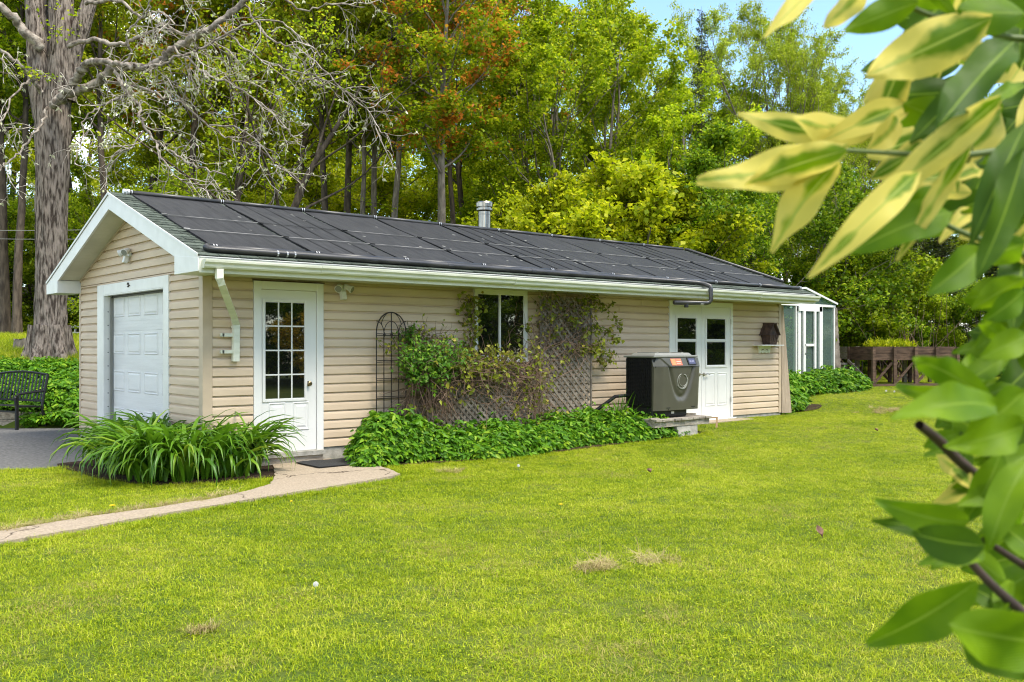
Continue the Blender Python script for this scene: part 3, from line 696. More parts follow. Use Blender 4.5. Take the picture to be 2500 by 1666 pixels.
# ------------------------------------------------------------------ security lights
def floodlight(name, label, base, nrm_, side):
    t = thing(name, label, 'floodlight', tuple(base), 'twin floodlights on the garage walls')
    b = Vector(base); n = Vector(nrm_); s = Vector(side); z = Vector((0, 0, 1))
    make('wall_plate', MB().tube([b + n * .001, b + n * .03], .06, 16), M['white'], t)
    for k in (-1, 1):
        arm = make('lamp_arm', MB().tube([b + n * .03 + s * .02 * k, b + n * .07 + s * .05 * k + z * .02], .012, 8), M['white'], t)
        a = b + n * .06 + s * .06 * k + z * .035; d = (n * .75 + s * .55 * k - z * .45).normalized()
        h = make('lamp_head', MB().tube([a - d * .05, a - d * .03, a + d * .03, a + d * .075, a + d * .08], [.018, .032, .036, .052, .048], 14), M['white'], t)
        make('lens', MB().tube([a + d * .0805, a + d * .084], [.044, .040], 14), M['lid'], h)
    make('motion_sensor', MB().bar(b + n * .05 - z * .03, b + n * .075 - z * .13, .075, .06, n), M['white'], t, bev=.008)
floodlight('floodlight', 'white twin floodlight in the gable above the garage door', onX(318, 620, -.018), (-1, 0, 0), (0, 1, 0))
floodlight('floodlight', 'off white twin floodlight beside the glazed entry door, under the eave', onY(832, 708, -.018), (0, -1, 0), (1, 0, 0))

# ------------------------------------------------------------------ arched metal trellis
def P(px, py, y): return onY(px, py, y)
ty = -.10
ox0, ox1 = P(919, 846, ty).x, P(991, 846, ty).x; oxm = (ox0 + ox1) / 2
ozb, ozs, ozt = -.15, P(955, 812, ty).z, P(955, 763, ty).z
T = thing('arched_trellis', 'thin rusty metal trellis with arched top leaning on beige siding', 'trellis', (oxm, ty, gz(oxm, ty)))
r_ = .0075
make('arch_rail', MB().tube([(ox0, ty, ozb)] + [(oxm - (oxm - ox0) * math.cos(a), ty, ozs + (ozt - ozs) * math.sin(a)) for a in np.linspace(0, math.pi, 22)] + [(ox1, ty, ozb)], r_ + .001, 6), M['iron'], T)
for f in (.25, .5, .75):
    x = ox0 + (ox1 - ox0) * f
    make('upright_rod', MB().tube([(x, ty, ozb), (x, ty, (ozt if f == .5 else ozs - .03))], r_, 6), M['iron'], T)
for f in (0, .25, .42, .59, .76, .92):
    z = ozs - .02 - f * (ozs - .1)
    for d in (0, .022): make('cross_rod', MB().tube([(ox0, ty - .006, z - d), (ox1, ty - .006, z - d)], .005, 6), M['iron'], T)
hw = (ox1 - ox0) / 4
for cx_, s in ((ox0, 1), (oxm, -1), (oxm, 1), (ox1, -1)):
    make('scroll', MB().tube([(cx_ + s * hw * math.sin(a), ty, ozs - .02 + .17 * math.cos(a)) for a in np.linspace(0, math.pi / 2, 9)], .0055, 6), M['iron'], T)
for s in (-1, 1):
    make('scroll', MB().tube([(oxm + s * hw * 1.4 * math.sin(a) , ty, ozs + .05 + (ozt - ozs - .05) * math.cos(a)) for a in np.linspace(0, 1.3, 9)], .0055, 6), M['iron'], T)
for x in (ox0 + hw, oxm, ox1 - hw): make('finial', MB().tube([(x, ty - .01, ozs + .0), (x, ty - .01, ozs - .03), (x, ty - .01, ozs - .06)], [.006, .02, .006], 8), M['iron'], T)

# ------------------------------------------------------------------ lattice panels
def clip_seg(p, d, x0, x1, z0, z1):
    t0, t1 = -1e9, 1e9
    for o, dd, lo, hi in ((p[0], d[0], x0, x1), (p[1], d[1], z0, z1)):
        a, b = (lo - o) / dd, (hi - o) / dd
        if a > b: a, b = b, a
        t0, t1 = max(t0, a), min(t1, b)
    return (t0, t1) if t1 - t0 > .05 else None
def lattice(label, x0, x1, z0, z1, y, pitch, wd, tilt=0.0, yt=None):
    t = thing('lattice_panel', label, 'lattice', ((x0 + x1) / 2, y, z0), 'lath lattice panels behind the climbing plants')
    k = 1 / math.sqrt(2)
    def yy(z): return y + ((yt if yt is not None else y) - y) * (z - z0) / (z1 - z0)
    for sgn, dy in ((1, 0.0), (-1, -.010)):
        d = (k, sgn * k); n_ = int(((x1 - x0) + (z1 - z0)) * k / pitch) + 2
        cx_ = x0; cz = z0 if sgn == -1 else z1
        for i in range(-1, n_ + 1):
            off = i * pitch
            p = (cx_ + (off * k), cz + (off * k * (1 if sgn == -1 else -1)))
            c_ = clip_seg(p, d, x0, x1, z0, z1)
            if not c_: continue
            a = (p[0] + d[0] * c_[0], p[1] + d[1] * c_[0]); b = (p[0] + d[0] * c_[1], p[1] + d[1] * c_[1])
            make('lath', MB().bar((a[0], yy(a[1]) + dy, a[1]), (b[0], yy(b[1]) + dy, b[1]), .008, wd, (k, 0, -sgn * k)), M['lattice'], t)
    for x in (x0, x1): make('lattice_edge', MB().bar((x, yy(z0) - .018, z0), (x, yy(z1) - .018, z1), .012, .03, (1, 0, 0)), M['lattice'], t)
    return t
ly = -.16
lattice('upright grey lattice panel right of the window reaching the eave', P(1318, 846, ly).x, P(1441, 846, ly).x, .0, P(1400, 728, ly).z, ly, .085, .036)
lattice('low grey lattice panel below the window, leaning behind bare vines', P(1012, 846, -.38).x, P(1300, 846, -.38).x, -.05, P(1200, 884, -.2).z, -.42, .072, .032, yt=-.22)

# ------------------------------------------------------------------ pool heater on its platform
hx0, hy0 = 6.67, -1.15; gzh = gz(hx0, hy0)
hc = at(1598, 1022, 14.62); hx0, hy0 = hc.x, hc.y
HW, HD = 1.04, .62
hz0 = hc.z + .0; 
Pl = thing('wooden_platform', 'small weathered deck platform carrying the pool heater on a concrete block', 'platform', (hx0 + .5, hy0 + .3, gz(hx0 + .5, hy0)))
px0, px1, py0, py1 = hx0 - .13, hx0 + 1.22, hy0 - .14, hy0 + .98
pz = hz0 - .012
nb = 9
for i in range(nb):
    a = px0 + (px1 - px0) * i / nb; b = px0 + (px1 - px0) * (i + 1) / nb
    make('deck_plank', MB().box(a + .004, b - .006, py0 + rs.uniform(-.02, .012), py1, pz - .034, pz + rs.uniform(-.003, .003)), M['greywood'], Pl, bev=.003)
make('joist', MB().box(px0 + .01, px1 - .01, py0 + .03, py0 + .068, pz - .125, pz - .036), M['greywood'], Pl, bev=.003)
make('joist', MB().box(px0 + .012, px0 + .05, py0 + .07, py1, pz - .125, pz - .036), M['greywood'], Pl, bev=.003)
make('joist', MB().box(px1 - .05, px1 - .012, py0 + .07, py1, pz - .125, pz - .036), M['greywood'], Pl, bev=.003)
make('joist', MB().box(px0 + .06, px1 - .06, py1 - .05, py1 - .01, pz - .125, pz - .036), M['greywood'], Pl)
zb = gz(hx0 + .6, hy0) - .03
make('concrete_block', MB().prism([(hx0 + .40, py0 + .04, pz - .126), (hx0 + .92, py0 + .04, pz - .126), (hx0 + .88, py0 + .00, zb), (hx0 + .44, py0 + .00, zb)], (0, .35, 0)), M['concrete'], Pl, bev=.008)
make('concrete_block', MB().box(px0 + .1, px0 + .4, py1 - .35, py1 - .05, zb, pz - .126), M['concrete'], Pl, bev=.008)
make('loose_board', MB().bar((px0 - .02, py0 + .10, pz + .014), (hx0 + .0, py0 + .06, pz + .014), .07, .02), M['greywood'], Pl)
make('wedge_strip', MB().bar((px1 - .02, py0 + .3, pz + .018), (px1 - .18, py0 + .62, pz + .018), .06, .02), M['greywood'], Pl)
H = thing('pool_heater', 'taupe and black pool heater with orange sticker standing on wooden platform', 'heater', (hx0 + HW / 2, hy0 + HD / 2, hz0))
hb = .16; ht = P(1600, 872, hy0).z
topz = ht
# base, tapering under the body
make('base', MB().prism([(hx0 - .02 + .03, hy0 + .05, hz0), (hx0 + HW - .20, hy0 + .05, hz0), (hx0 + HW - .22, hy0 + HD - .04, hz0), (hx0 + .03, hy0 + HD - .04, hz0)], (0, 0, hb)), M['black'], H, bev=.02)
make('serial_plate', MB().box(hx0 + .45, hx0 + .52, hy0 + .046, hy0 + .049, hz0 + .05, hz0 + .085), M['white'], H)
make('body', MB().box(hx0 + .015, hx0 + HW - .03, hy0 + .035, hy0 + HD, hz0 + hb, topz - .01), M['black'], H, bev=.02)
# side grille: closely set louvres
for i in range(34):
    z = hz0 + hb + .03 + i * (topz - hz0 - hb - .07) / 34
    make('grille_slat', MB().box(hx0 + .000, hx0 + .014, hy0 + .07, hy0 + HD - .03, z, z + .007), M['black'], H)
for i in range(14):
    yy_ = hy0 + .07 + i * .04
    make('grille_rib', MB().box(hx0 - .003, hx0 + .013, yy_, yy_ + .004, hz0 + hb + .02, topz - .03), M['black'], H)
# moulded front: curved corner, U-shaped channel
fz0, fz1 = hz0 + hb - .05, topz - .155
def front(u, v):
    x = -.0 + u * HW; z = fz0 + v * (fz1 - fz0)
    e = 0
    e += .055 * (1 - ss(0, .16, u)) * 1.0 + .02 * ss(.95, 1.0, u)          # rounded side edges fall back
    uc = (u - .58) / .30; vb = .30 + .85 * abs(uc) ** 2.3                    # channel centre line: U
    d = (v - vb) / (1 + 2.0 * abs(uc))
    ch = math.exp(-(d / .055) ** 2) * (1 if abs(uc) < 1.12 else max(0, 1 - (abs(uc) - 1.12) * 8))
    inside_ = ss(-.02, .12, v - vb) * (1 if abs(uc) < 1.1 else 0)
    y = hy0 - .045 + e + .034 * ch + .012 * inside_ + .035 * (1 - v) * .5
    return (hx0 + x * (1 + .02 * v), y, z)
fp_ = make('front_panel', MB().grid(front, 80, 60), M['taupe'], H, smooth=True)
def shellback(u, v):
    q = front(u, v); return q
s = MB()
for (u0, u1, v0, v1) in ((0, 1, 0, 0), (0, 1, 1, 1), (0, 0, 0, 1), (1, 1, 0, 1)):
    n = 30; vs = []
    for i in range(n + 1):
        t = i / n; q = front(u0 + (u1 - u0) * t, v0 + (v1 - v0) * t); vs += [q, (q[0], hy0 + .06, q[2])]
    s.add(vs, [(2 * i, 2 * i + 1, 2 * i + 3, 2 * i + 2) for i in range(n)])
make('front_panel_rim', s, M['taupe'], H, smooth=True)
# upper control fascia
def upper(u, v):
    x = u * HW; z = fz1 + .004 + v * .135
    e = .055 * (1 - ss(0, .16, u)) + .018 * ss(.95, 1, u)
    chamf = .03 * ss(.30, .14, u - .18 * (1 - v)) if False else 0
    cut = .022 * (1 - ss(.10 + .17 * (1 - v), .14 + .17 * (1 - v), u))
    return (hx0 + x * 1.02, hy0 - .050 + e + .040 * v + cut * .8, z)
make('control_fascia', MB().grid(upper, 60, 12), M['taupe'], H, smooth=False)
s = MB()
for (u0, u1, v0, v1) in ((0, 1, 0, 0), (0, 1, 1, 1), (0, 0, 0, 1), (1, 1, 0, 1)):
    n = 20; vs = []
    for i in range(n + 1):
        t = i / n; q = upper(u0 + (u1 - u0) * t, v0 + (v1 - v0) * t); vs += [q, (q[0], hy0 + .06, q[2])]
    s.add(vs, [(2 * i, 2 * i + 1, 2 * i + 3, 2 * i + 2) for i in range(n)])
make('fascia_rim', s, M['taupe'], H)
def onup(u, v, o=.004): q = upper(u, v); return Vector((q[0], q[1] - o, q[2]))
def patch(u0, u1, v0, v1, o, sh=0.0): return MB().add([onup(u0 + sh, v0, o), onup(u1 + sh, v0, o), onup(u1 - sh, v1, o), onup(u0 - sh, v1, o), onup(u0 + sh, v0, .0005), onup(u1 + sh, v0, .0005), onup(u1 - sh, v1, .0005), onup(u0 - sh, v1, .0005)], [(0, 1, 2, 3), (0, 4, 5, 1), (1, 5, 6, 2), (2, 6, 7, 3), (3, 7, 4, 0)])
ofc = lambda n, c, r=.4: mat(n, c, r, tuple(k * .97 for k in c))
M['orange'] = ofc('orange_red_sticker', (.60, .14, .07)); M['yellowor'] = ofc('yellow_orange_print', (.66, .24, .09)); M['pink'] = ofc('pale_orange_print', (.72, .40, .30))
M['screen'] = ofc('blue_grey_display', (.06, .06, .12), .15); M['screenink'] = ofc('pale_display_print', (.22, .22, .32), .3)
stk = make('sticker', patch(.335, .575, .12, .90, .003, .010), M['orange'], H, label='orange warning sticker with pale printed lines')
make('sticker_print', patch(.345, .435, .14, .88, .0042, .010), M['yellowor'], stk)
make('sticker_print', patch(.455, .56, .50, .62, .0042, .002), M['pink'], stk); make('sticker_print', patch(.455, .55, .30, .38, .0042, .002), M['pink'], stk); make('sticker_print', patch(.455, .56, .74, .80, .0042, .002), M['yellowor'], stk)
dsp_ = make('display_frame', patch(.71, .895, .18, .98, .012, .010), M['black'], H)
scn = make('display_screen', patch(.73, .875, .28, .90, .0135, .008), M['screen'], dsp_)
for k, (a, b) in enumerate(((.745, .79), (.80, .85))): make('display_print', patch(a, b, .52, .66, .0145, .002), M['screenink'], dsp_)
# screws, lower slots
for u in (.03, .26, .44, .80, .98): q = front(u, .985); make('screw', MB().tube([(q[0], q[1] - .006, q[2] + .01), (q[0], q[1] + .004, q[2] + .01)], .009, 8), M['black'], H)
for u in (.28, .86):
    q = front(u, .055); make('slot', MB().box(q[0] - .045, q[0] + .045, q[1] - .004, q[1] + .01, q[2], q[2] + .010), M['black'], H); make('screw', MB().tube([(q[0], q[1] - .005, q[2] - .022), (q[0], q[1] + .01, q[2] - .022)], .008, 8), M['black'], H)
# swirl emblem moulded into the front
cu, cv = .60, .66
def swirl(r0, r1, a0, a1, du=0.0, dv=0.0, w_=.006):
    pts = []
    for i in range(26):
        t = i / 25; a = a0 + (a1 - a0) * t; r = r0 + (r1 - r0) * t
        u = cu + du + r * math.cos(a) / HW; v = cv + dv + r * math.sin(a) / (fz1 - fz0)
        q = front(u, v); pts.append((q[0], q[1] - .002, q[2]))
    return MB().tube(pts, [w_ * .35] + [w_] * 24 + [w_ * .35], 6)
em = make('emblem', swirl(.118, .128, R_(100), R_(385), 0, 0, .009), M['taupe_light'], H, smooth=True)
make('emblem_ring', swirl(.098, .138, R_(75), R_(-150), .0, .02, .009), M['taupe_light'], em, smooth=True)
make('emblem_ring', swirl(.090, .106, R_(130), R_(420), .01, .025, .005), M['taupe_light'], em, smooth=True)
# lid
make('lid', MB().prism([(hx0 - .02, hy0 - .005, topz - .012), (hx0 + HW + .01, hy0 - .005, topz - .012), (hx0 + HW + .01, hy0 + HD + .02, topz - .012), (hx0 - .02, hy0 + HD + .02, topz - .012)], (0, 0, .034)), M['lid'], H, bev=.012)
def ring4(i, z): return [(hx0 + i * 1.3, hy0 + i, z), (hx0 + HW - i * .9, hy0 + i, z), (hx0 + HW - i * .9, hy0 + HD - i * .6, z), (hx0 + i * 1.3, hy0 + HD - i * .6, z)]
s = MB(); a = ring4(.06, topz + .022); b = ring4(.10, topz + .062); s.add(a + b, [(3, 2, 1, 0), (4, 5, 6, 7)] + [(k, (k + 1) % 4, 4 + (k + 1) % 4, 4 + k) for k in range(4)])
make('fan_cover', s, M['lid'], H, bev=.01)
for k in range(3): make('lid_rib', MB().bar((hx0 + .2 + .3 * k, hy0 + .11, topz + .066), (hx0 + .2 + .3 * k, hy0 + HD - .1, topz + .066), .05, .012), M['lid'], H, bev=.003)
# hose to the wall
make('hose', MB().tube([(hx0 + .0, hy0 + .5, hz0 + .34), (hx0 - .18, hy0 + .66, hz0 + .32), (hx0 - .44, hy0 + .85, hz0 + .09), (hx0 - .52, hy0 + .90, hz0 + .02), (hx0 - .44, hy0 + .86, hz0 - .05), (hx0 - .32, hy0 + .78, hz0 - .08), (hx0 - .27, hy0 + .72, hz0 - .17)], .028, 8), M['black_metal'], H, smooth=True)
for p in ((hx0 - .30, hy0 + .765, hz0 - .10), (hx0 - .275, hy0 + .735, hz0 - .155)): make('hose_clamp', MB().tube([Vector(p), Vector(p) + Vector((.01, -.01, -.02))], .034, 10), M['clamp'], H)
# small dark wand leaning off the platform
wd = MB().bar((px1 - .02, py0 + .05, pz - .03), (px1 + .13, py0 - .02, pz - .03), .03, .02); wd.bar((px1 + .12, py0 - .02, pz - .02), (px1 + .07, py0 - .05, pz - .19), .03, .012)
M['tan'] = ofc('tan_plastic', (.34, .21, .10)); o = make('bracket', wd, M['tan']); tag(o, 'tan bent bracket sticking out beside the platform by the double doors', 'bracket'); centre(o, (px1 + .05, py0, pz - .1))

# ------------------------------------------------------------------ shelf and birdhouse
sh = P(1878, 846, -.15); shz = P(1878, 843, -.15).z
t = thing('wall_shelf', 'small white wall shelf with scalloped bracket below the birdhouse', 'shelf', (sh.x, -.02, shz))
make('shelf_board', MB().box(sh.x - .36, sh.x + .37, -.24, -.02, shz - .012, shz + .006), M['doorwhite'], t, bev=.003)
q = [(sh.x - .20, shz - .013), (sh.x + .20, shz - .013), (sh.x + .17, shz - .16)] + [(sh.x + .17 - .34 * i / 12, shz - .16 + .02 * abs(math.sin(i * math.pi / 4))) for i in range(1, 12)] + [(sh.x - .17, shz - .16)]
make('shelf_bracket', MB().prism([(x, -.05, z) for x, z in q], (0, .03, 0)), M['white_old'], t)
for s_ in (-1, 1): make('carved_leaf', MB().tube([(sh.x + s_ * .02, -.052, shz - .10), (sh.x + s_ * .07, -.056, shz - .085), (sh.x + s_ * .11, -.052, shz - .11)], [.004, .010, .003], 6), M['greywood'], t)
bx, by = sh.x + .03, -.14; W_ = .135
t = thing('birdhouse', 'dark rustic birdhouse with steep roof standing on white shelf', 'birdhouse', (bx, by, shz + .007))
s = MB(); z0 = shz + .007
low = [(bx - .095, by - .07, z0), (bx + .095, by - .07, z0), (bx + .095, by + .08, z0), (bx - .095, by + .08, z0)]
up = [(bx - W_, by - .10, z0 + .19), (bx + W_, by - .10, z0 + .19), (bx + W_, by + .11, z0 + .19), (bx - W_, by + .11, z0 + .19)]
s.add(low + up, [(3, 2, 1, 0), (4, 5, 6, 7)] + [(k, (k + 1) % 4, 4 + (k + 1) % 4, 4 + k) for k in range(4)])
make('box', s, M['birdwood'], t)
make('gable_front', MB().prism([(bx - W_ + .01, by - .09, z0 + .191), (bx + W_ - .01, by - .09, z0 + .191), (bx, by - .09, z0 + .36)], (0, .18, 0)), M['birdwood'], t)
apex = z0 + .41
for s_ in (-1, 1):
    make('roof_side', MB().prism([(bx + s_ * .045, by - .125, apex), (bx + s_ * .185, by - .125, z0 + .19), (bx + s_ * .165, by - .125, z0 + .18), (bx + s_ * .03, by - .125, apex - .02)], (0, .25, 0)), M['birdwood'], t)
make('roof_cap', MB().box(bx - .05, bx + .05, by - .13, by + .13, apex - .01, apex + .012), M['birdwood'], t)
make('entrance_hole', MB().tube([(bx, by - .093, z0 + .235), (bx, by - .0905, z0 + .235)], .025, 14), M['black'], t)
for k in range(5):
    xx = bx - .085 + k * .0425
    make('bark_stave', MB().bar((xx * .98 + bx * .02, by - .078, z0 + .003), (xx + (xx - bx) * .4, by - .108, z0 + .188), .036, .012, (0, 1, 0)), M['birdwood'], t)

# ------------------------------------------------------------------ board leaning at the building's end
q = [onY(1911, 751, -.30), onY(1911, 900, -.34), onY(1921, 944, -.40), onY(1903, 960, -.40), onY(1905, 846, -.3), onY(1908, 751, -.30)]
x0 = LX + .03
o = make('leaning_board', MB().prism([(x0, -.02, 2.15), (x0 + .02, -.03, .02), (x0 + .24, -.10, .02), (x0 + .04, -.04, 2.15)], (.03, .06, 0)), wood('pale_weathered_board', (.50, .40, .30), (.34, .26, .19), axis=2)); tag(o, 'tall pale wooden board leaning against the far corner of garage', 'board'); centre(o, (x0 + .1, 0, -.05))

# ------------------------------------------------------------------ greenhouse
def glass_mat():
    m, t, b, l = nodes('greenhouse_glass'); b.inputs['Roughness'].default_value = .05; b.inputs['Base Color'].default_value = (.24, .31, .28, 1)
    tr = t.nodes.new('ShaderNodeBsdfTransparent'); tr.inputs['Color'].default_value = (.74, .86, .80, 1)
    ms = t.nodes.new('ShaderNodeMixShader'); ms.inputs['Fac'].default_value = .22
    l(tr.outputs['BSDF'], ms.inputs[1]); l(b.outputs['BSDF'], ms.inputs[2]); l(ms.outputs['Shader'], t.nodes['Material Output'].inputs['Surface']); return m
M['gglass'] = glass_mat()
GY0 = 2.0
gX = lambda px: onY(px, 846, GY0).x
gZ = lambda px, py: onY(px, py, GY0).z
GH = thing('greenhouse', 'white framed glass greenhouse joined to the far end of the garage', 'greenhouse', (gX(1990), GY0, gz(gX(1990), GY0)))
xL, xD0, xD1, xR = LX + .35, gX(1944), gX(1999), gX(2034)
zt, zb_ = gZ(2000, 750), gz(gX(1990), GY0)
def post(x, w_=.05, y=GY0, nm='frame_post', zt_=None, m=None): return make(nm, MB().box(x - w_ / 2, x + w_ / 2, y - .04, y + .04, zb_ - .3, zt_ or zt), m or M['doorwhite'], GH, bev=.003)
for x in (xL, (xL + xD0) / 2 - .3, xD0 - .05, xD1 + .05, xR): post(x)
make('top_rail', MB().box(xL, xR + .04, GY0 - .05, GY0 + .05, zt + .001, zt + .06), M['doorwhite'], GH, bev=.003)
make('bottom_rail', MB().box(xL, xD0 - .08, GY0 - .04, GY0 + .04, zb_, zb_ + .12), M['doorwhite'], GH); make('bottom_rail', MB().box(xD1 + .08, xR - .03, GY0 - .04, GY0 + .04, zb_, zb_ + .12), M['doorwhite'], GH)
for a, b in ((xL + .03, xD0 - .08), (xD1 + .08, xR - .03)):
    make('pane', MB().box(a, b, GY0 - .004, GY0 + .004, zb_ + .125, zt - .002), M['gglass'], GH)
dg = make('greenhouse_door', MB().box(xD0 - .02, xD0 + .10, GY0 - .07, GY0 - .045, zb_ + .02, zt), M['doorwhite'], GH, label='white greenhouse door with one tall light')
make('door_stile', MB().box(xD0 + .14, xD0 + .24, GY0 - .11, GY0 - .075, zb_ + .02, zt - .12), M['doorwhite'], dg); make('door_stile', MB().box(xD1 - .12, xD1 + .02, GY0 - .10, GY0 - .045, zb_ - .02, zt), M['doorwhite'], dg)
make('door_stile', MB().box(xD1 - .36, xD1 - .28, GY0 - .11, GY0 - .075, zb_ + .02, zt - .12), M['doorwhite'], dg)
make('door_rail', MB().box(xD0 - .02, xD1, GY0 - .10, GY0 - .045, zt - .12, zt - .001), M['doorwhite'], dg); make('door_rail', MB().box(xD0 + .241, xD1 - .361, GY0 - .105, GY0 - .075, zb_ + 1.0, zb_ + 1.06), M['doorwhite'], dg)
make('door_rail', MB().box(xD0 + .241, xD1 - .361, GY0 - .105, GY0 - .075, zb_ + .02, zb_ + .12), M['doorwhite'], dg)
make('pane', MB().box(xD0 + .1, xD1 - .12, GY0 - .062, GY0 - .056, zb_ + .1, zt - .12), M['gglass'], dg)
make('handle', MB().tube([(xD0 + .16, GY0 - .14, zb_ + .8), (xD0 + .16, GY0 - .17, zb_ + .85), (xD0 + .16, GY0 - .17, zb_ + 1.0), (xD0 + .16, GY0 - .14, zb_ + 1.05)], .012, 6), M['lid'], dg)
make('threshold', MB().box(xD0 - .1, xD1 + .2, GY0 - .25, GY0 - .051, zb_ - .05, zb_ + .03), M['doorwhite'], GH)
# gable roof over it
GDp = 3.4; xa = gX(1960); za = onY(1963, 708, GY0).z
xw = 2 * xa - xR
for s_, xe in ((1, xR + .06), (-1, xL)):
    ze = zt + .05
    poly = [(xa, GY0 - .06, za), (xe, GY0 - .06, ze), (xe, GY0 - .06, ze + .03), (xa, GY0 - .06, za + .03)]
    make('roof', MB().prism(poly, (0, GDp, 0)), M['gglass'], GH)
    make('rake_trim', MB().bar((xa, GY0 - .075, za + .04), (xe + .02 * s_, GY0 - .075, ze + .04), .03, .045, (0, 0, 1)), M['doorwhite'], GH)
make('gable_infill', MB().prism([(xL, GY0 - .03, zt + .061), (xR, GY0 - .03, zt + .061), (xa, GY0 - .03, za)], (0, .03, 0)), M['gglass'], GH)
n = 14
for i in range(n):
    f0, f1 = i / n, (i + 1) / n
    x0 = xR + .38 * (1 - f0); x1 = xR + .38 * (1 - f1) + .0
    za0, za1 = zb_ - .1 + (zt - zb_ + .1) * f0, zb_ - .1 + (zt - zb_ + .1) * f1
    make('wall_shingle_course', MB().prism([(xR + .045, GY0 - .03, za0), (xR + .16 + .26 * (1 - f0) ** 1.3, GY0 - .03, za0), (xR + .13 + .26 * (1 - f1) ** 1.3, GY0 - .03, za1), (xR + .045, GY0 - .03, za1 - .004)], (0, GDp, 0)), M['lattice'], GH)
make('rear_wall', MB().box(xL, xR, GY0 + GDp - .1, GY0 + GDp, zb_ - .2, zt + .05), mat('pale_green_rear_wall', (.50, .58, .52), .8), GH)
make('inner_floor', MB().box(xL, xR, GY0 + .05, GY0 + GDp - .1, zb_ - .2, zb_ + .03), M['concrete'], GH)
# potting bench and pots seen through the glass
t = thing('potting_bench', 'low bench inside the greenhouse left of its door', 'bench', (xL + 2.2, GY0 + .8, zb_ + .03))
bxa, bxb = gX(1914), gX(1940)
make('bench_top', MB().box(bxa, bxb, GY0 + .3, GY0 + .9, zb_ + .78, zb_ + .83), M['redwood'], t)
for x in (bxa + .05, bxb - .05):
    for y in (GY0 + .35, GY0 + .85): make('leg', MB().box(x - .03, x + .03, y - .03, y + .03, zb_ + .03, zb_ + .78), M['greywood'], t)
o = make('plant_pot', MB().lathe((gX(1925), GY0 + .55, zb_ + .831), [(.10, 0), (.15, .2), (.165, .2), (.165, .24)], 16), M['redwood']); tag(o, 'reddish plant pot on the bench in the greenhouse', 'pot'); centre(o, (gX(1925), GY0 + .55, zb_ + .831))
o = make('cement_bag', MB().grid(lambda u, v: (gX(1925) + .3 * math.cos(u * 6.283) * math.cos((v - .5) * 3.1), GY0 + .35 + .18 * math.sin(u * 6.283) * math.cos((v - .5) * 3.1) - .2, zb_ + .2 + .16 * math.sin((v - .5) * 3.1)), 16, 8), M['white']); tag(o, 'pale bag lying on the greenhouse floor under the bench', 'bag'); centre(o, (gX(1925), GY0 + .2, zb_ + .04))

# ------------------------------------------------------------------ raised planter
RB = G(2126, 943); rf = cam_co(RB.x, RB.y)[1]
gf = rf / FPX
bt = RB.z + .98
t = thing('raised_planter', 'long brown wooden planter raised on crossed legs at the lawn edge', 'planter', tuple(RB))
A0 = at(2126, 850, rf); 
def ep(px, F): p = CAM + ray(px, 846) * F; return Vector((p.x, p.y, 0))
pA, pB, pC = ep(2130, rf), ep(2335, rf + .3), ep(2083, rf + 1.1)
dx_ = (pB - pA); L_ = dx_.length; ux = dx_.normalized(); uy = Vector((-ux.y, ux.x, 0)); WD = 1.15
def pt(a, b, z): p = pA + ux * a + uy * b; return (p.x, p.y, z)
zt_, zl_ = bt, bt - .34
npl = 4
for r in range(2):
    z0, z1 = zl_ + r * .171, zl_ + (r + 1) * .171 - .006
    for k in range(npl):
        a, b = L_ * k / npl + .003, L_ * (k + 1) / npl - .003
        for bb in (0, WD - .035): make('side_plank', MB().prism([pt(a, bb, z0), pt(b, bb, z0), pt(b, bb, z1), pt(a, bb, z1)], uy * .035), M['redwood'], t)
    for aa in (0.0, L_ - .035): make('end_plank', MB().prism([pt(aa, .036, z0), pt(aa + .035, .036, z0), pt(aa + .035, .036, z1), pt(aa, .036, z1)], uy * (WD - .072)), M['redwood'], t)
make('soil_fill', MB().prism([pt(.04, .04, zt_ - .06), pt(L_ - .04, .04, zt_ - .06), pt(L_ - .04, WD - .04, zt_ - .06), pt(.04, WD - .04, zt_ - .06)], (0, 0, -.2)), M['soil'], t)
make('bottom_board', MB().prism([pt(.04, .04, zl_), pt(L_ - .04, .04, zl_), pt(L_ - .04, WD - .04, zl_), pt(.04, WD - .04, zl_)], (0, 0, .03)), M['redwood'], t)
for k in range(5):
    a = L_ * k / 4
    for bb in (-.05, WD + .02):
        p = pt(a, bb, 0); g0 = gz(p[0], p[1]) - .03; ztop_ = zt_ if k in (0, 4) else zl_ + .0
        make('leg', MB().bar((p[0], p[1], g0), (p[0], p[1], zt_ - .02), .075, .075, ux), M['redwood'], t)
    if k < 4:
        g0 = RB.z; a2 = L_ * (k + 1) / 4
        if k < 3:
            make('brace', MB().bar(pt(a + .05, -.02, g0 + .08), pt(a2 - .05, -.02, zl_ - .06), .03, .055), M['redwood'], t)
            make('brace', MB().bar(pt(a + .05, WD, zl_ - .1), pt(a2 - .05, WD, g0 + .12), .03, .055), M['redwood'], t)
make('side_brace', MB().bar(pt(-.05, WD, zl_ - .02), pt(-.03, .0, RB.z + .05), .03, .07), M['greywood'], t)
make('ground_sleeper', MB().bar(pt(-.1, -.12, RB.z + .02), pt(L_, -.12, RB.z + .03), .10, .07), M['redwood'], t)
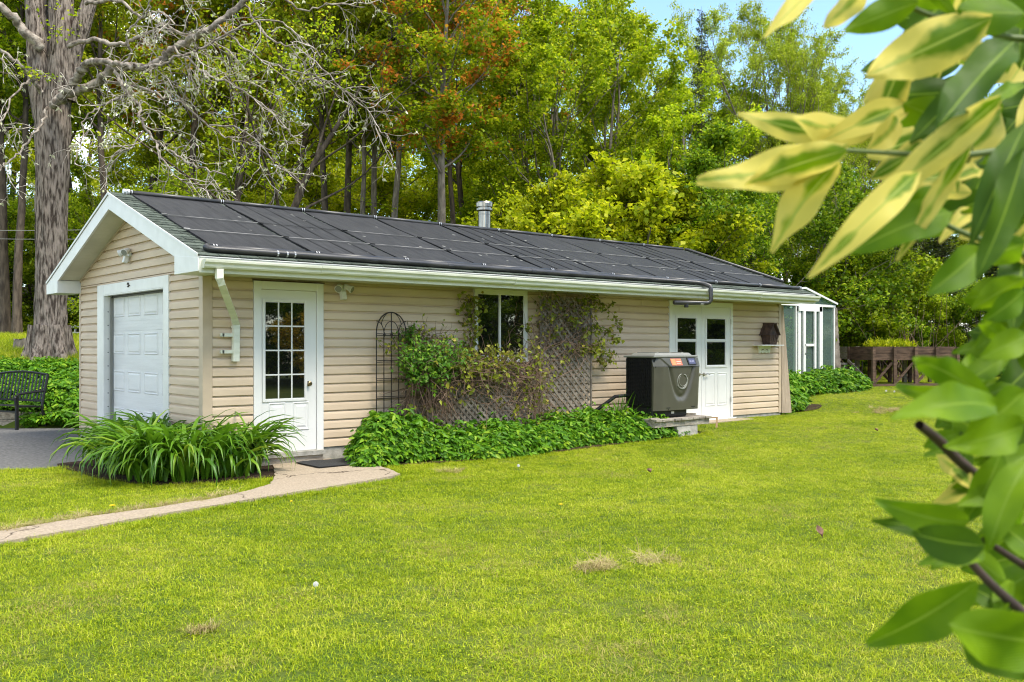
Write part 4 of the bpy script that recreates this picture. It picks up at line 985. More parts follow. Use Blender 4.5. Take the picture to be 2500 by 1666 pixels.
# second, smaller planter behind
p2 = ep(2092, rf + 1.25)
t2 = thing('raised_planter', 'shorter weathered planter end standing behind the long brown planter', 'planter', (p2.x, p2.y, gz(p2.x, p2.y)))
pA_, L2 = p2, 1.3
def pt2(a, b, z): p = pA_ + ux * a + uy * b; return (p.x, p.y, z)
for r in range(2):
    z0, z1 = zl_ + r * .171, zl_ + (r + 1) * .171 - .006
    make('side_plank', MB().prism([pt2(0, 0, z0), pt2(L2, 0, z0), pt2(L2, 0, z1), pt2(0, 0, z1)], uy * .035), M['redwood'], t2)
    make('end_plank', MB().prism([pt2(0, .036, z0), pt2(.035, .036, z0), pt2(.035, .036, z1), pt2(0, .036, z1)], uy * 1.0), M['greywood'], t2)
for a, b in ((-.02, -.05), (L2, -.05), (-.02, 1.0)):
    p = pt2(a, b, 0); make('leg', MB().bar((p[0], p[1], gz(p[0], p[1]) - .03), (p[0], p[1], zt_), .10, .09, ux), M['greywood'], t2)

# slab lying on the plants
sl = G(2058, 935); o = make('stone_slab', MB().bar((sl.x - .35, sl.y, sl.z + .50), (sl.x + .45, sl.y + .1, sl.z + .48), .45, .06), M['concrete']); bevel(o, .01)
tag(o, 'flat pale slab resting over the plants by the greenhouse corner', 'slab'); centre(o, (sl.x, sl.y, sl.z + .37))
o2 = make('support_block', MB().box(sl.x - .15, sl.x + .2, sl.y - .12, sl.y + .18, sl.z - .05, sl.z + .445), M['concrete']); tag(o2, 'concrete block hidden in plants under the pale slab', 'block'); centre(o2, (sl.x, sl.y, sl.z))

# ------------------------------------------------------------------ garden bench
bl = G(44, 1052); br = G(82, 1018)
fB = cam_co(bl.x, bl.y)[1]
t = thing('garden_bench', 'black metal garden bench with slatted back beside the driveway', 'bench', (bl.x, bl.y, bl.z))
e0 = Vector((CAM + ray(41, 846) * fB).xy[:] + (0,)); dirb = (RT * -.87 + FW * .49).normalized(); LB = 1.5
nb_ = Vector((-dirb.y, dirb.x, 0));
if nb_.dot(FW) < 0: nb_ = -nb_
def bp(a, b, z): p = e0 + dirb * a + nb_ * b; return (p.x, p.y, bl.z + z)
bk = .50
for a in (0.0, LB):
    make('front_leg', MB().bar(bp(a, 0, 0), bp(a, 0, .62), .045, .045, dirb), M['black_metal'], t)
    make('back_leg', MB().tube([bp(a, bk + .06, 0), bp(a, bk - .02, .40), bp(a, bk + .02, .62), bp(a, bk + .10, .98)], .026, 6), M['black_metal'], t)
    make('armrest', MB().tube([bp(a, -.02, .45), bp(a, -.03, .58), bp(a, .02, .64), bp(a, .2, .66), bp(a, bk + .02, .68)], .022, 6), M['black_metal'], t)
    make('seat_rail', MB().bar(bp(a, 0, .42), bp(a, bk, .40), .04, .03), M['black_metal'], t)
for k in range(8): make('seat_slat', MB().bar(bp(0, .01 + k * .062, .43 - .003 * k), bp(LB, .01 + k * .062, .43 - .003 * k), .045, .012), M['black_metal'], t)
def topc(u): return .97 + .05 * math.sin(math.pi * u)
make('top_rail', MB().tube([bp(LB * i / 12, bk + .10, topc(i / 12)) for i in range(13)], .022, 6), M['black_metal'], t)
make('lower_back_rail', MB().bar(bp(0, bk + .01, .50), bp(LB, bk + .01, .50), .02, .035), M['black_metal'], t)
for k in range(1, 15):
    u = k / 15; make('back_slat', MB().bar(bp(LB * u, bk + .01, .50), bp(LB * u, bk + .10, topc(u)), .042, .008, nb_), M['black_metal'], t)
make('stretcher', MB().bar(bp(0, 0, .33), bp(LB, 0, .33), .03, .03), M['black_metal'], t)

# timber edging behind the bench
tl = [G(-420, 1046), G(-160, 1044), G(60, 1040), G(200, 1038)]
t = thing('timber_edging', 'weathered brown timbers holding the planted bank behind the bench', 'timber edging', tuple(tl[1]))
for i in range(3):
    a, b = tl[i], tl[i + 1]
    for z in (.07, .21): make('timber', MB().bar((a.x, a.y + .1, -.15 + z), (b.x - .02, b.y + .1, -.15 + z), .13, .135), M['greywood'], t, bev=.008)
# stump
sp = at(57, 872, 23.5); sp.z = gz(sp.x, sp.y)
o = make('tree_stump', MB().lathe(tuple(sp), [(.34, -.1), (.24, .06), (.21, .30), (.20, .34)], 14), M['bark_grey']); tag(o, 'short broken grey stump beside the foot of old maple', 'stump'); centre(o, sp)
rs2 = random.Random(8)
for v in o.data.vertices: v.co += Vector((rs2.uniform(-.03, .03), rs2.uniform(-.03, .03), rs2.uniform(-.03, .05)))

# ------------------------------------------------------------------ neighbour's shed and rail fence far behind
Fn = 42.0
def w3(px, py, F=Fn): return at(px, py, F)
nbp = w3(80, 830); gzn = gz(nbp.x, nbp.y)
t = thing('neighbour_carport', 'pale neighbouring building with dark open bays beyond the trees', 'building', (nbp.x, nbp.y, gzn))
def slab(px0, px1, py0, py1, F, dep, nm, m, par):
    a, b = w3(px0, 846, F), w3(px1, 846, F); z0, z1 = w3(0, py1, F).z, w3(0, py0, F).z
    return make(nm, MB().prism([(a.x, a.y, z0), (b.x, b.y, z0), (b.x, b.y, z1), (a.x, a.y, z1)], FW * dep), m, par)
slab(-60, 215, 722, 776, Fn, .3, 'upper_wall', M['white'], t)
slab(-60, 215, 776, 846, Fn + .1, .3, 'rear_wall', M['black'], t)  # thin black sheet in place of the shade inside the open bays
for a in (-58, 50, 98, 206): slab(a, a + 5, 776, 836, Fn - .1, .15, 'post', M['white'], t)
slab(-70, 225, 700, 722, Fn - .3, 5, 'roof', M['bark_dark'], t)
slab(40, 90, 776, 836, Fn + .02, .05, 'door', M['black_metal'], t)
Fr = 33.0
t = thing('rail_fence', 'low white rail fence beyond the big maple', 'fence', tuple(w3(180, 830, Fr)))
for a in (82, 130, 181, 232, 283): slab(a, a + 3, 794, 832, Fr, .08, 'fence_post', M['white'], t)
for z in (797, 811): slab(82, 285, z, z + 3, Fr - .1, .05, 'fence_rail', M['white'], t)
# overhead cables
for i, (y0, y1) in enumerate(((552, 541), (571, 566))):
    o = make('overhead_cable', MB().tube([at(-200 + 60 * k, y0 + 8 + (y1 - y0) * k / 12 - 8 * math.sin(math.pi * k / 12) * -1, 28) for k in range(13)], .010, 4), M['lid'])
    tag(o, ('upper' if i == 0 else 'lower') + ' thin overhead cable passing behind the gable', 'cable', 'overhead cables'); centre(o, at(100, y0, 28))
# ------------------------------------------------------------------ foliage helpers (numpy)
def unit(a): return a / np.maximum(np.linalg.norm(a, axis=1, keepdims=True), 1e-9)
def leaves(P, D, Nn, L, W, cup=.15, six=False):
    """P base points, D directions, Nn approximate normals, L lengths, W widths -> verts, quads"""
    D = unit(D); S = unit(np.cross(D, Nn)); Nn = np.cross(S, D); L = L[:, None]; W = W[:, None]; n = len(P)
    if not six:
        V = np.stack([P, P + D * L * .45 + S * W * .5 + Nn * W * cup, P + D * L - Nn * L * .12, P + D * L * .45 - S * W * .5 + Nn * W * cup], 1).reshape(-1, 3)
        return V, np.arange(4 * n).reshape(n, 4)
    V = np.stack([P, P + D * L * .28 + S * W * .5 + Nn * W * cup, P + D * L * .66 + S * W * .36 + Nn * W * (cup - .06), P + D * L - Nn * L * .16,
                  P + D * L * .66 - S * W * .36 + Nn * W * (cup - .06), P + D * L * .28 - S * W * .5 + Nn * W * cup], 1).reshape(-1, 3)
    b = (np.arange(n) * 6)[:, None]
    return V, np.concatenate([b + np.array([0, 1, 2, 3]), b + np.array([0, 3, 4, 5])], 0)
def tubes_np(segs, n=4):
    """segs: list of (points (k,3), radii (k,)) -> one set of verts, quads"""
    V = []; Q = []; o = 0; ang = np.arange(n) * 2 * np.pi / n
    for P, r in segs:
        P = np.asarray(P); k = len(P); T = np.gradient(P, axis=0); T = unit(T)
        ref = np.array([0., 0., 1.]) if abs(T[0, 2]) < .9 else np.array([1., 0., 0.])
        A = unit(np.cross(T, ref)); B_ = np.cross(T, A)
        ring = P[:, None] + (A[:, None] * np.cos(ang)[None, :, None] + B_[:, None] * np.sin(ang)[None, :, None]) * np.asarray(r)[:, None, None]
        V.append(ring.reshape(-1, 3)); a = np.arange(k - 1)[:, None] * n + np.arange(n)[None]; b = np.arange(k - 1)[:, None] * n + (np.arange(n) + 1)[None] % n
        Q.append((np.stack([a, b, b + n, a + n], -1).reshape(-1, 4) + o)); o += k * n
    return np.concatenate(V), np.concatenate(Q)
def polyline(rng, p0, d, length, k, wob, up=0.0):
    P = [np.array(p0, float)]; d = np.array(d, float); d /= np.linalg.norm(d); st = length / k
    for i in range(k):
        d = d + rng.normal(0, wob, 3) + np.array([0, 0, up]); d /= np.linalg.norm(d); P.append(P[-1] + d * st)
    return np.array(P)
def perp(rng, d, ang):
    a = np.cross(d, rng.normal(0, 1, 3)); a /= np.linalg.norm(a) + 1e-9
    v = d * math.cos(ang) + a * math.sin(ang); return v / np.linalg.norm(v)
def tree_mesh(seed, H, r0, base, spread, n1, ang0, ang1, nleaf, lsize, lsig, up=.06, stems=1, n2=6, n3=5, top=.96, prof=None, lean=0, twig=True, droop=0, laspect=.7, l3=.30):
    rng = np.random.default_rng(seed); big = []; small = []; tips = []
    prof = prof or (lambda t: math.sin(math.pi * min(1, (t - base) / (1 - base) * .85 + .12)) ** .7)
    for s in range(stems):
        a = rng.uniform(0, 6.28); tl = lean + (rng.uniform(.10, .30) if stems > 1 else 0)
        d = np.array([math.cos(a) * tl, math.sin(a) * tl, 1.])
        hs = H * (1 if s == 0 else rng.uniform(.7, 1)); k = 14
        T = polyline(rng, (rng.normal(0, .12) if stems > 1 else 0, rng.normal(0, .12) if stems > 1 else 0, -.3), d, hs, k, .045, .02)
        tt = np.linspace(0, 1, k + 1); rad = r0 * (1 if stems == 1 else .7) * ((1 - tt) ** .8 * .92 + .03); rad[0] *= 1.35
        big.append((T, rad))
        nn = max(4, n1 // stems)
        for i in range(nn):
            t = base + (top - base) * ((i + rng.uniform(0, 1)) / nn); f = t * k; j = min(int(f), k - 1)
            p = T[j] + (T[j + 1] - T[j]) * (f - j); td = unit((T[j + 1] - T[j])[None])[0]
            az = i * 2.4 + rng.uniform(-.5, .5); el = ang0 + (ang1 - ang0) * (t - base) / (1 - base) + rng.normal(0, .12)
            h = np.array([math.cos(az), math.sin(az), 0]); dd = h * math.cos(el) + td * math.sin(el)
            L1 = spread * prof(t) * rng.uniform(.7, 1.15); rr = max(.012, rad[j] * .42)
            Bp = polyline(rng, p, dd, L1, 7, .10, up - droop); big.append((Bp, np.linspace(rr, .007, 8)))
            for q in range(n2):
                u = rng.uniform(.22, 1.0); f2 = u * 7; j2 = min(int(f2), 6); p2 = Bp[j2] + (Bp[j2 + 1] - Bp[j2]) * (f2 - j2)
                d2 = perp(rng, unit((Bp[j2 + 1] - Bp[j2])[None])[0], rng.uniform(.4, .95)); L2 = L1 * rng.uniform(.25, .48) * (1.25 - .5 * u)
                C = polyline(rng, p2, d2, L2, 4, .14, up - droop); small.append((C, np.linspace(.011, .004, 5)))
                for e in range(n3):
                    u3 = rng.uniform(.2, 1.0); f3 = u3 * 4; j3 = min(int(f3), 3); p3 = C[j3] + (C[j3 + 1] - C[j3]) * (f3 - j3)
                    d3 = perp(rng, unit((C[j3 + 1] - C[j3])[None])[0], rng.uniform(.3, .9)); d3[2] += up * 2 - droop * 2
                    E = polyline(rng, p3, d3, l3 * rng.uniform(.6, 1.5), 2, .1); tips.append((E[0], E[1], E[2]))
                    if twig: small.append((E, np.array([.005, .004, .002])))
    V1, Q1 = tubes_np(big, 7); V2, Q2 = tubes_np(small, 3)
    W_ = np.concatenate([V1, V2]); WQ = np.concatenate([Q1, Q2 + len(V1)])
    tp = np.array(tips); per = max(1, int(nleaf / len(tp))); idx = np.repeat(np.arange(len(tp)), per); m = len(idx)
    t = rng.uniform(0, 1, m)[:, None]; Pp = tp[idx, 0] * (1 - t) + tp[idx, 2] * t + rng.normal(0, lsig, (m, 3)) * np.array([1, 1, .6])
    D = rng.normal(0, 1, (m, 3)) + np.array([0, 0, -.35]); Nn = rng.normal(0, .55, (m, 3)) + np.array([0, 0, 1.])
    L = lsize * rng.uniform(.55, 1.25, m); LV, LQ = leaves(Pp, D, Nn, L, L * laspect)
    return (W_, WQ), (LV, LQ)
Y = (.30, .33, .020); 
LM = {}
LM['maple'] = leaf_mat('spring_maple_leaves', [(0, (.13, .21, .005)), (.35, (.26, .37, .006)), (.7, (.39, .48, .008)), (1, (.56, .58, .03))], .55)
LM['maple_b'] = leaf_mat('fresh_green_leaves', [(0, (.11, .19, .005)), (.4, (.22, .31, .006)), (.8, (.33, .41, .008)), (1, (.46, .50, .03))], .55)
LM['orange'] = leaf_mat('green_and_rusty_leaves', [(0, (.15, .22, .006)), (.4, (.28, .38, .008)), (.75, (.42, .47, .010)), (1, (.54, .44, .02))], .55, big=((.62, .22, .025), .70), bigscale=1.0)
LM['rust'] = leaf_mat('rusty_orange_leaves', [(0, (.20, .16, .012)), (.4, (.30, .13, .018)), (1, (.42, .11, .02))], .4)
LM['gold'] = leaf_mat('golden_leaves', [(0, (.50, .36, .02)), (1, (.80, .60, .04))], .4)
LM['olive'] = leaf_mat('olive_spring_leaves', [(0, (.15, .20, .006)), (.5, (.29, .36, .008)), (1, (.46, .46, .02))], .55, big=((.52, .24, .025), .83), bigscale=.5)
LM['dark'] = leaf_mat('deep_green_leaves', [(0, (.06, .13, .004)), (.45, (.135, .24, .006)), (.8, (.24, .34, .008)), (1, (.40, .48, .02))], .5)
LM['spruce'] = leaf_mat('spruce_needles', [(0, (.018, .035, .008)), (.6, (.040, .062, .010)), (1, (.10, .12, .02))], .15)
LM['lime'] = leaf_mat('bright_lime_leaves', [(0, (.20, .27, .005)), (.4, (.34, .40, .006)), (.8, (.47, .50, .010)), (1, (.58, .56, .03))], .55)
LM['poplar'] = leaf_mat('pale_poplar_leaves', [(0, (.16, .23, .008)), (.5, (.29, .37, .012)), (1, (.44, .48, .05))], .55)
V_ = {}
def var(key, **k):
    (a, b), (c, d) = tree_mesh(**k)
    V_[key] = (np_mesh('trunk', a, b, M['bark_dark'], smooth=True), np_mesh('crown', c, d, LM['maple']), k['H'])
var('tallA', seed=1, H=14, r0=.17, base=.42, spread=3.6, n1=30, ang0=.5, ang1=1.15, nleaf=26000, lsize=.14, lsig=.12, up=.05)
var('tallB', seed=2, H=15, r0=.16, base=.46, spread=3.3, n1=28, ang0=.55, ang1=1.2, nleaf=24000, lsize=.135, lsig=.13, up=.06)
var('fan', seed=3, H=12, r0=.17, base=.12, spread=4.6, n1=36, ang0=.65, ang1=1.2, nleaf=40000, lsize=.125, lsig=.11, up=.07, stems=4)
var('willow', seed=5, H=15, r0=.2, base=.16, spread=4.6, n1=66, ang0=.7, ang1=1.15, nleaf=80000, lsize=.105, lsig=.10, up=.09, stems=3, laspect=.45)
var('bush', seed=6, H=4.6, r0=.06, base=.05, spread=2.1, n1=34, ang0=.2, ang1=1.1, nleaf=30000, lsize=.105, lsig=.10, stems=5, n2=5, n3=5, up=.05, laspect=.8)
var('bushB', seed=7, H=6.5, r0=.08, base=.06, spread=2.7, n1=36, ang0=.2, ang1=1.1, nleaf=34000, lsize=.10, lsig=.11, stems=4, up=.04, laspect=.75)
var('open', seed=8, H=8.5, r0=.20, base=.16, spread=4.6, n1=24, ang0=.45, ang1=1.0, nleaf=7000, lsize=.085, lsig=.08, up=.05, stems=2, n2=8, n3=5)
var('layer', seed=9, H=16, r0=.15, base=.08, spread=3.6, n1=40, ang0=.3, ang1=1.0, nleaf=17000, lsize=.17, lsig=.2, up=.03)
def spruce_mesh(seed, H, R0, nb=150, nl=26000):
    rng = np.random.default_rng(seed); segs = [(np.array([[0, 0, -.2], [0, 0, H * .5], [0, 0, H]]), np.array([.16, .09, .01]))]; P = []; D = []
    for i in range(nb):
        t = (i + rng.uniform(0, 1)) / nb; z = H * (.05 + .94 * t); az = i * 2.4; L_ = R0 * (1 - t) ** .85 * rng.uniform(.75, 1.1) + .12
        h = np.array([math.cos(az), math.sin(az), .15 - .35 * (1 - t)]); E = polyline(rng, (0, 0, z), h, L_, 5, .04, .05); segs.append((E, np.linspace(.02, .004, 6)))
        m = int(nl / nb * (L_ / (R0 * .62))) + 12; u = rng.uniform(.1, 1, m) * 5; j = np.minimum(u.astype(int), 4)
        q = E[j] + (E[j + 1] - E[j]) * (u - j)[:, None]; tdir = unit(E[j + 1] - E[j]); side = rng.normal(0, 1, (m, 3)); side[:, 2] = side[:, 2] * .3 - .35
        P.append(q + side * .12 * (1.2 - u / 5)[:, None]); D.append(tdir * .6 + side * .7)
    P = np.concatenate(P); D = np.concatenate(D); m = len(P); L = rng.uniform(.10, .22, m)
    return tubes_np(segs, 5), leaves(P, D, rng.normal(0, .4, (m, 3)) + np.array([0, 0, 1.]), L, L * .28, 0)
for key, sd_, H_, R0_ in (('spruce', 11, 16, 2.4), ('firlow', 12, 8, 3.0)):
    (a, b), (c, d) = spruce_mesh(sd_, H_, R0_); V_[key] = (np_mesh('trunk', a, b, M['bark_dark']), np_mesh('crown', c, d, LM['spruce']), H_)

def plant_tree(name, key, px, F, top_py, label, leafm, bark='bark_dark', group=None, rz=None, wide=1.0, cat='tree', z_off=0, trunk_scale=1.0):
    p = CAM + ray(px, HY) * F; z = gz(p.x, p.y) + z_off; ztop_ = CAM.z + (HY - top_py) / FPX * F
    tm, cm, H_ = V_[key]; s = max(.15, (ztop_ - z) / (H_ * .97))
    t = thing(name, label, cat, (p.x, p.y, z), group, rz if rz is not None else (px * .37 + F) % 6.28)
    t.scale = (s * wide, s * wide, s)
    for me, nm, m in ((tm, 'trunk', M[bark]), (cm, 'crown', LM[leafm])):
        o = bpy.data.objects.new(nm, me); COL.objects.link(o); o.parent = t
        o.material_slots[0].link = 'OBJECT'; o.material_slots[0].material = m
    return t
# px columns are those of the photograph; F metres from the camera plane
g1 = 'trees of the wood behind the garage'
TREES = [
 # named ones near the roof
 ('maple_tree', 'tallB', 802, 27, -250, 'dark straight trunk left of a close dark pair above the roof', 'olive', 'bark_dark', .95),
 ('maple_tree', 'tallA', 836, 27.6, -230, 'dark trunk just right of its straight dark twin above the roof', 'olive', 'bark_dark', .9),
 ('maple_tree', 'tallB', 880, 26.5, -160, 'slim pale trunk leaning left, next to the dark pair of trunks', 'maple', 'bark_grey', .85),
 ('maple_tree', 'tallA', 912, 27.3, -190, 'slim grey trunk between the leaning pale one and a stout grey one', 'orange', 'bark_grey', .85),
 ('maple_tree', 'tallB', 948, 26, -200, 'stout grey trunk with olive and rusty crown left of chimney', 'olive', 'bark_grey', 1.0),
 ('maple_tree', 'tallA', 1078, 25.5, -120, 'pale grey maple with rusty red upper leaves nearest to the chimney', 'orange', 'bark_grey', 1.2),
 ('maple_tree', 'tallB', 1118, 29, -90, 'thin dark trunk right behind the pale maple beside the chimney', 'orange', 'bark_dark', .9),
 ('maple_tree', 'tallA', 1160, 31, -60, 'dark trunk seen directly behind the chimney cap', 'maple', 'bark_dark', 1.0),
 ('maple_tree', 'tallA', 1235, 33, -70, 'rusty topped maple whose crown rises right of the chimney', 'orange', 'bark_dark', 1.15),
 ('maple_tree', 'fan', 1330, 29.5, 15, 'many-stemmed light green maple fanning out right of chimney', 'maple', 'bark_grey', 1.15),
 ('maple_tree', 'fan', 1435, 27.5, 70, 'broad yellow-green multi-stemmed tree in the middle of the wood edge', 'maple', 'bark_grey', 1.15),
 ('maple_tree', 'tallB', 1530, 31, 25, 'loose yellow-green crown reaching up to the open sky', 'lime', 'bark_grey', .95),
 ('maple_tree', 'fan', 1640, 27.5, 235, 'round light green crown below the small spruce top', 'maple', 'bark_grey', 1.15),
 ('spruce_tree', 'spruce', 1712, 28.5, 42, 'narrow spruce top standing against the blue sky', 'spruce', 'bark_dark', .62),
 ('poplar_tree', 'willow', 1852, 33, 20, 'tall airy poplar crown standing alone against the blue sky', 'poplar', 'bark_grey', 1.0),
 ('poplar_tree', 'willow', 1925, 33, 75, 'airy poplar whose crown slopes down right of the tallest one', 'poplar', 'bark_grey', 1.0),
 ('poplar_tree', 'willow', 2030, 35, 170, 'lower pale poplar behind the variegated shrub leaves', 'poplar', 'bark_grey', 1.0),
 ('open_crowned_tree', 'open', 572, 24, 70, 'dark forked tree with bare spreading limbs behind the roof ridge', 'maple', 'bark_dark', 1.25),
 # understorey and bushes
 ('maple_sapling', 'bush', 1395, 23.6, 470, 'bright lime maple sapling just above the roof ridge right of chimney', 'lime', 'bark_grey', 1.0),
 ('maple_sapling', 'bush', 1510, 23.8, 420, 'tall bright lime sapling above the middle of the solar roof', 'lime', 'bark_grey', 1.15),
 ('maple_sapling', 'bush', 1620, 24.2, 478, 'lime green sapling above the far end of the solar mats', 'lime', 'bark_grey', 1.0),
 ('maple_sapling', 'bush', 1285, 25, 505, 'small lime sapling peeping over the ridge beside the chimney', 'lime', 'bark_grey', .9),
 ('bush', 'bushB', 1745, 25, 440, 'dark green bush mass beyond the far end of the roof', 'dark', 'bark_dark', 1.1),
 ('bush', 'bushB', 1860, 26, 380, 'deep green bush rising above the greenhouse', 'dark', 'bark_grey', 1.15),
 ('bush', 'bushB', 1985, 27, 420, 'deep green bush behind the greenhouse roof', 'dark', 'bark_grey', 1.1),
 ('bush', 'bush', 2070, 27.5, 600, 'mid green bush between greenhouse and planter', 'maple_b', 'bark_dark', 1.2),
 ('bush', 'bush', 2150, 29.5, 640, 'fresh green bush behind the left half of the planter', 'dark', 'bark_dark', 1.1),
 ('bush', 'bush', 2255, 29, 690, 'thin yellow-green shrub above the middle of the planter', 'maple_b', 'bark_dark', .8),
 ('bush', 'bush', 2400, 29, 700, 'bush behind the right end of the long planter', 'dark', 'bark_dark', 1.1),
 ('bush', 'bush', 2540, 29, 640, 'bush at the far right beyond the variegated shrub', 'maple_b', 'bark_dark', 1.1),
 ('bush', 'bush', 1330, 30, 520, 'shaded green bush among the stems behind the ridge', 'maple_b', 'bark_dark', 1.2),
 ('bush', 'bush', 1200, 31, 480, 'shaded bush behind the chimney', 'maple_b', 'bark_dark', 1.2),
 ('fir_tree', 'firlow', 2190, 33, 480, 'dark fir behind the raised planter', 'spruce', 'bark_dark', 1.2),
 ('fir_tree', 'firlow', 2300, 32, 560, 'dark fir right of the planter behind the yellow-green shrub', 'spruce', 'bark_dark', 1.2),
 ('fir_tree', 'firlow', 2075, 33, 500, 'dark fir behind the greenhouse and the bushes', 'spruce', 'bark_dark', 1.1),
 ('fir_tree', 'firlow', 1760, 29, 470, 'dark fir hidden among bushes past the roof end', 'spruce', 'bark_dark', 1.0),
 ('fir_tree', 'firlow', 2440, 33, 520, 'dark fir behind the right edge of the variegated shrub', 'spruce', 'bark_dark', 1.2),
 ('maple_tree', 'fan', 1760, 33, 250, 'light green tree beneath the tall poplar', 'maple_b', 'bark_grey', 1.1),
 ('maple_tree', 'fan', 2120, 38, 280, 'leafy tree between dark firs and the variegated shrub', 'maple_b', 'bark_grey', 1.1),
 ('maple_tree', 'fan', 2300, 38, 330, 'yellowish tree glimpsed through gaps of the variegated shrub', 'maple', 'bark_grey', 1.2),
 ('maple_tree', 'fan', 2480, 38, 250, 'tree behind the densest part of the variegated shrub', 'maple_b', 'bark_grey', 1.2),
 ('bush', 'bushB', 560, 37, 370, 'pale lime undergrowth beyond the dark forked tree', 'lime', 'bark_grey', 1.2),
 ('bush', 'bushB', 745, 38, 350, 'pale lime undergrowth beyond the close dark pair of trunks', 'lime', 'bark_grey', 1.3),
 ('bush', 'bushB', 895, 39, 340, 'pale lime undergrowth beyond the slim leaning trunks', 'lime', 'bark_grey', 1.3),
 ('bush', 'bushB', 1025, 38, 355, 'pale lime undergrowth left of the chimney', 'lime', 'bark_grey', 1.2),
 ('bush', 'bushB', 1140, 39, 360, 'pale lime undergrowth far behind the chimney', 'maple', 'bark_grey', 1.2),
 ('bush', 'bushB', 70, 36, 470, 'green undergrowth between the far left trunks and old maple', 'maple_b', 'bark_dark', 1.3),
 ('bush', 'bushB', 215, 37, 430, 'green undergrowth just right of the old maple trunk', 'maple_b', 'bark_dark', 1.2),
 ('bush', 'bushB', -90, 36, 440, 'green undergrowth left of the far left trunk', 'dark', 'bark_dark', 1.2),
 ('maple_tree', 'tallA', 215, 36, -200, 'green crown filling the gap right of the old maple top', 'maple_b', 'bark_dark', 1.2),
 ('maple_tree', 'tallB', -60, 34, -250, 'leafy tree at the outer left edge of the wood', 'maple_b', 'bark_dark', 1.2),
 ('maple_tree', 'tallB', 560, 36, -200, 'rust tinted crown above the dark forked tree', 'orange', 'bark_dark', 1.2),
 ('maple_tree', 'tallA', 14, 30, -300, 'dark stout trunk at the far left of the old maple', 'maple_b', 'bark_dark', 1.0),
 ('maple_tree', 'tallB', 42, 29, -300, 'dark trunk next to the far left one, beside old maple', 'maple', 'bark_dark', 1.0),
 ('maple_tree', 'tallB', 268, 30, -250, 'dark trunk right of the old maple above the gable slope', 'olive', 'bark_dark', 1.0),
 ('maple_tree', 'tallA', 330, 34, -260, 'rust coloured tree crown right of the old maple trunk', 'orange', 'bark_dark', 1.1),
 ('maple_tree', 'tallB', 440, 32, -200, 'olive leaved tree behind the gable peak', 'olive', 'bark_dark', 1.1),
 ('maple_tree', 'tallA', 690, 33, -200, 'olive leaved tree right of the dark forked tree', 'olive', 'bark_dark', 1.1),
 ('bush', 'bushB', 300, 31, 420, 'green understorey bush seen left of the gable peak', 'maple_b', 'bark_dark', 1.0),
 ('bush', 'bushB', 480, 30, 430, 'green understorey bush right above the gable peak', 'maple_b', 'bark_dark', 1.1),
 ('bush', 'bush', 240, 36, 600, 'dark bush beyond the rail fence right of the maple foot', 'dark', 'bark_dark', 1.0),
 ('bush', 'bush', 655, 31, 480, 'bright green understorey bush beyond the forked dark tree', 'lime', 'bark_dark', 1.0),
 ('bush', 'bush', -40, 33, 560, 'green bush at the far left behind the bench', 'maple_b', 'bark_dark', 1.2),
]
for nm, key, px, F, tp_, lb, lf, bk_, wd_ in TREES:
    plant_tree(nm, key, px, F, tp_, lb, lf, bk_, None if nm in ('spruce_tree',) else {'bush': 'bushes along the wood edge', 'maple_sapling': 'lime green saplings behind the roof', 'fir_tree': 'dark firs at the wood edge', 'poplar_tree': 'poplars against the sky'}.get(nm, g1 if nm == 'maple_tree' else None), wide=wd_)
# deep wood beyond: individuals that nothing tells apart
rt = random.Random(21)
for i in range(40):
    px = -700 + 4300 * (i + rt.uniform(.1, .9)) / 40; F = rt.uniform(42, 60)
    tp_ = (rt.uniform(-60, 160) if px < 1150 else rt.uniform(120, 260) if px < 1700 else rt.uniform(330, 420))
    key = rt.choice(['layer', 'layer', 'tallA'])
    plant_tree('woodland_tree', key, px, F, tp_, 'leafy woodland tree deep in the wood, mostly hidden by nearer trees', rt.choice(['maple_b', 'lime', 'lime']), 'bark_dark', 'deep woodland trees beyond the wood edge', wide=1.0)  # lime is picked more often: backlight is put into the leaf colour
# hedge and shrub on the far side of the lawn, behind the camera; the door panes mirror them
for i, (x, y, s_, key, lf, lb) in enumerate(((9.2, -22.5, .62, 'bushB', 'spruce', 'dark hedge bush mirrored in the entry door panes'), (5.5, -23, .6, 'bushB', 'spruce', 'dark hedge bush left of the mirrored one'), (13.2, -23.5, .65, 'bushB', 'spruce', 'dark hedge bush right of the mirrored one'), (8.6, -19.8, .45, 'bush', 'rust', 'golden shrub mirrored in the entry door panes'))):
    pass
REFL = tuple((x_, -29 + (x_ % 3), 'bushB', 'spruce', 1.9) for x_ in range(0, 68, 4)) + tuple((x_, -27.5, 'fan', 'spruce', .85) for x_ in (7.5, 19, 33))
for x, y, key, lf, s_ in REFL:
    tm, cm, H_ = V_[key]; t = thing('garden_tree', 'leafy tree across the lawn that only shows mirrored in the window panes', 'tree', (x, y, gz(x, y)), 'trees mirrored in the window panes', x)
    t.scale = (s_, s_, s_ * .8)
    for me, nm, m in ((tm, 'trunk', M['bark_dark']), (cm, 'crown', LM[lf])):
        o = bpy.data.objects.new(nm, me); COL.objects.link(o); o.parent = t; o.material_slots[0].link = 'OBJECT'; o.material_slots[0].material = m

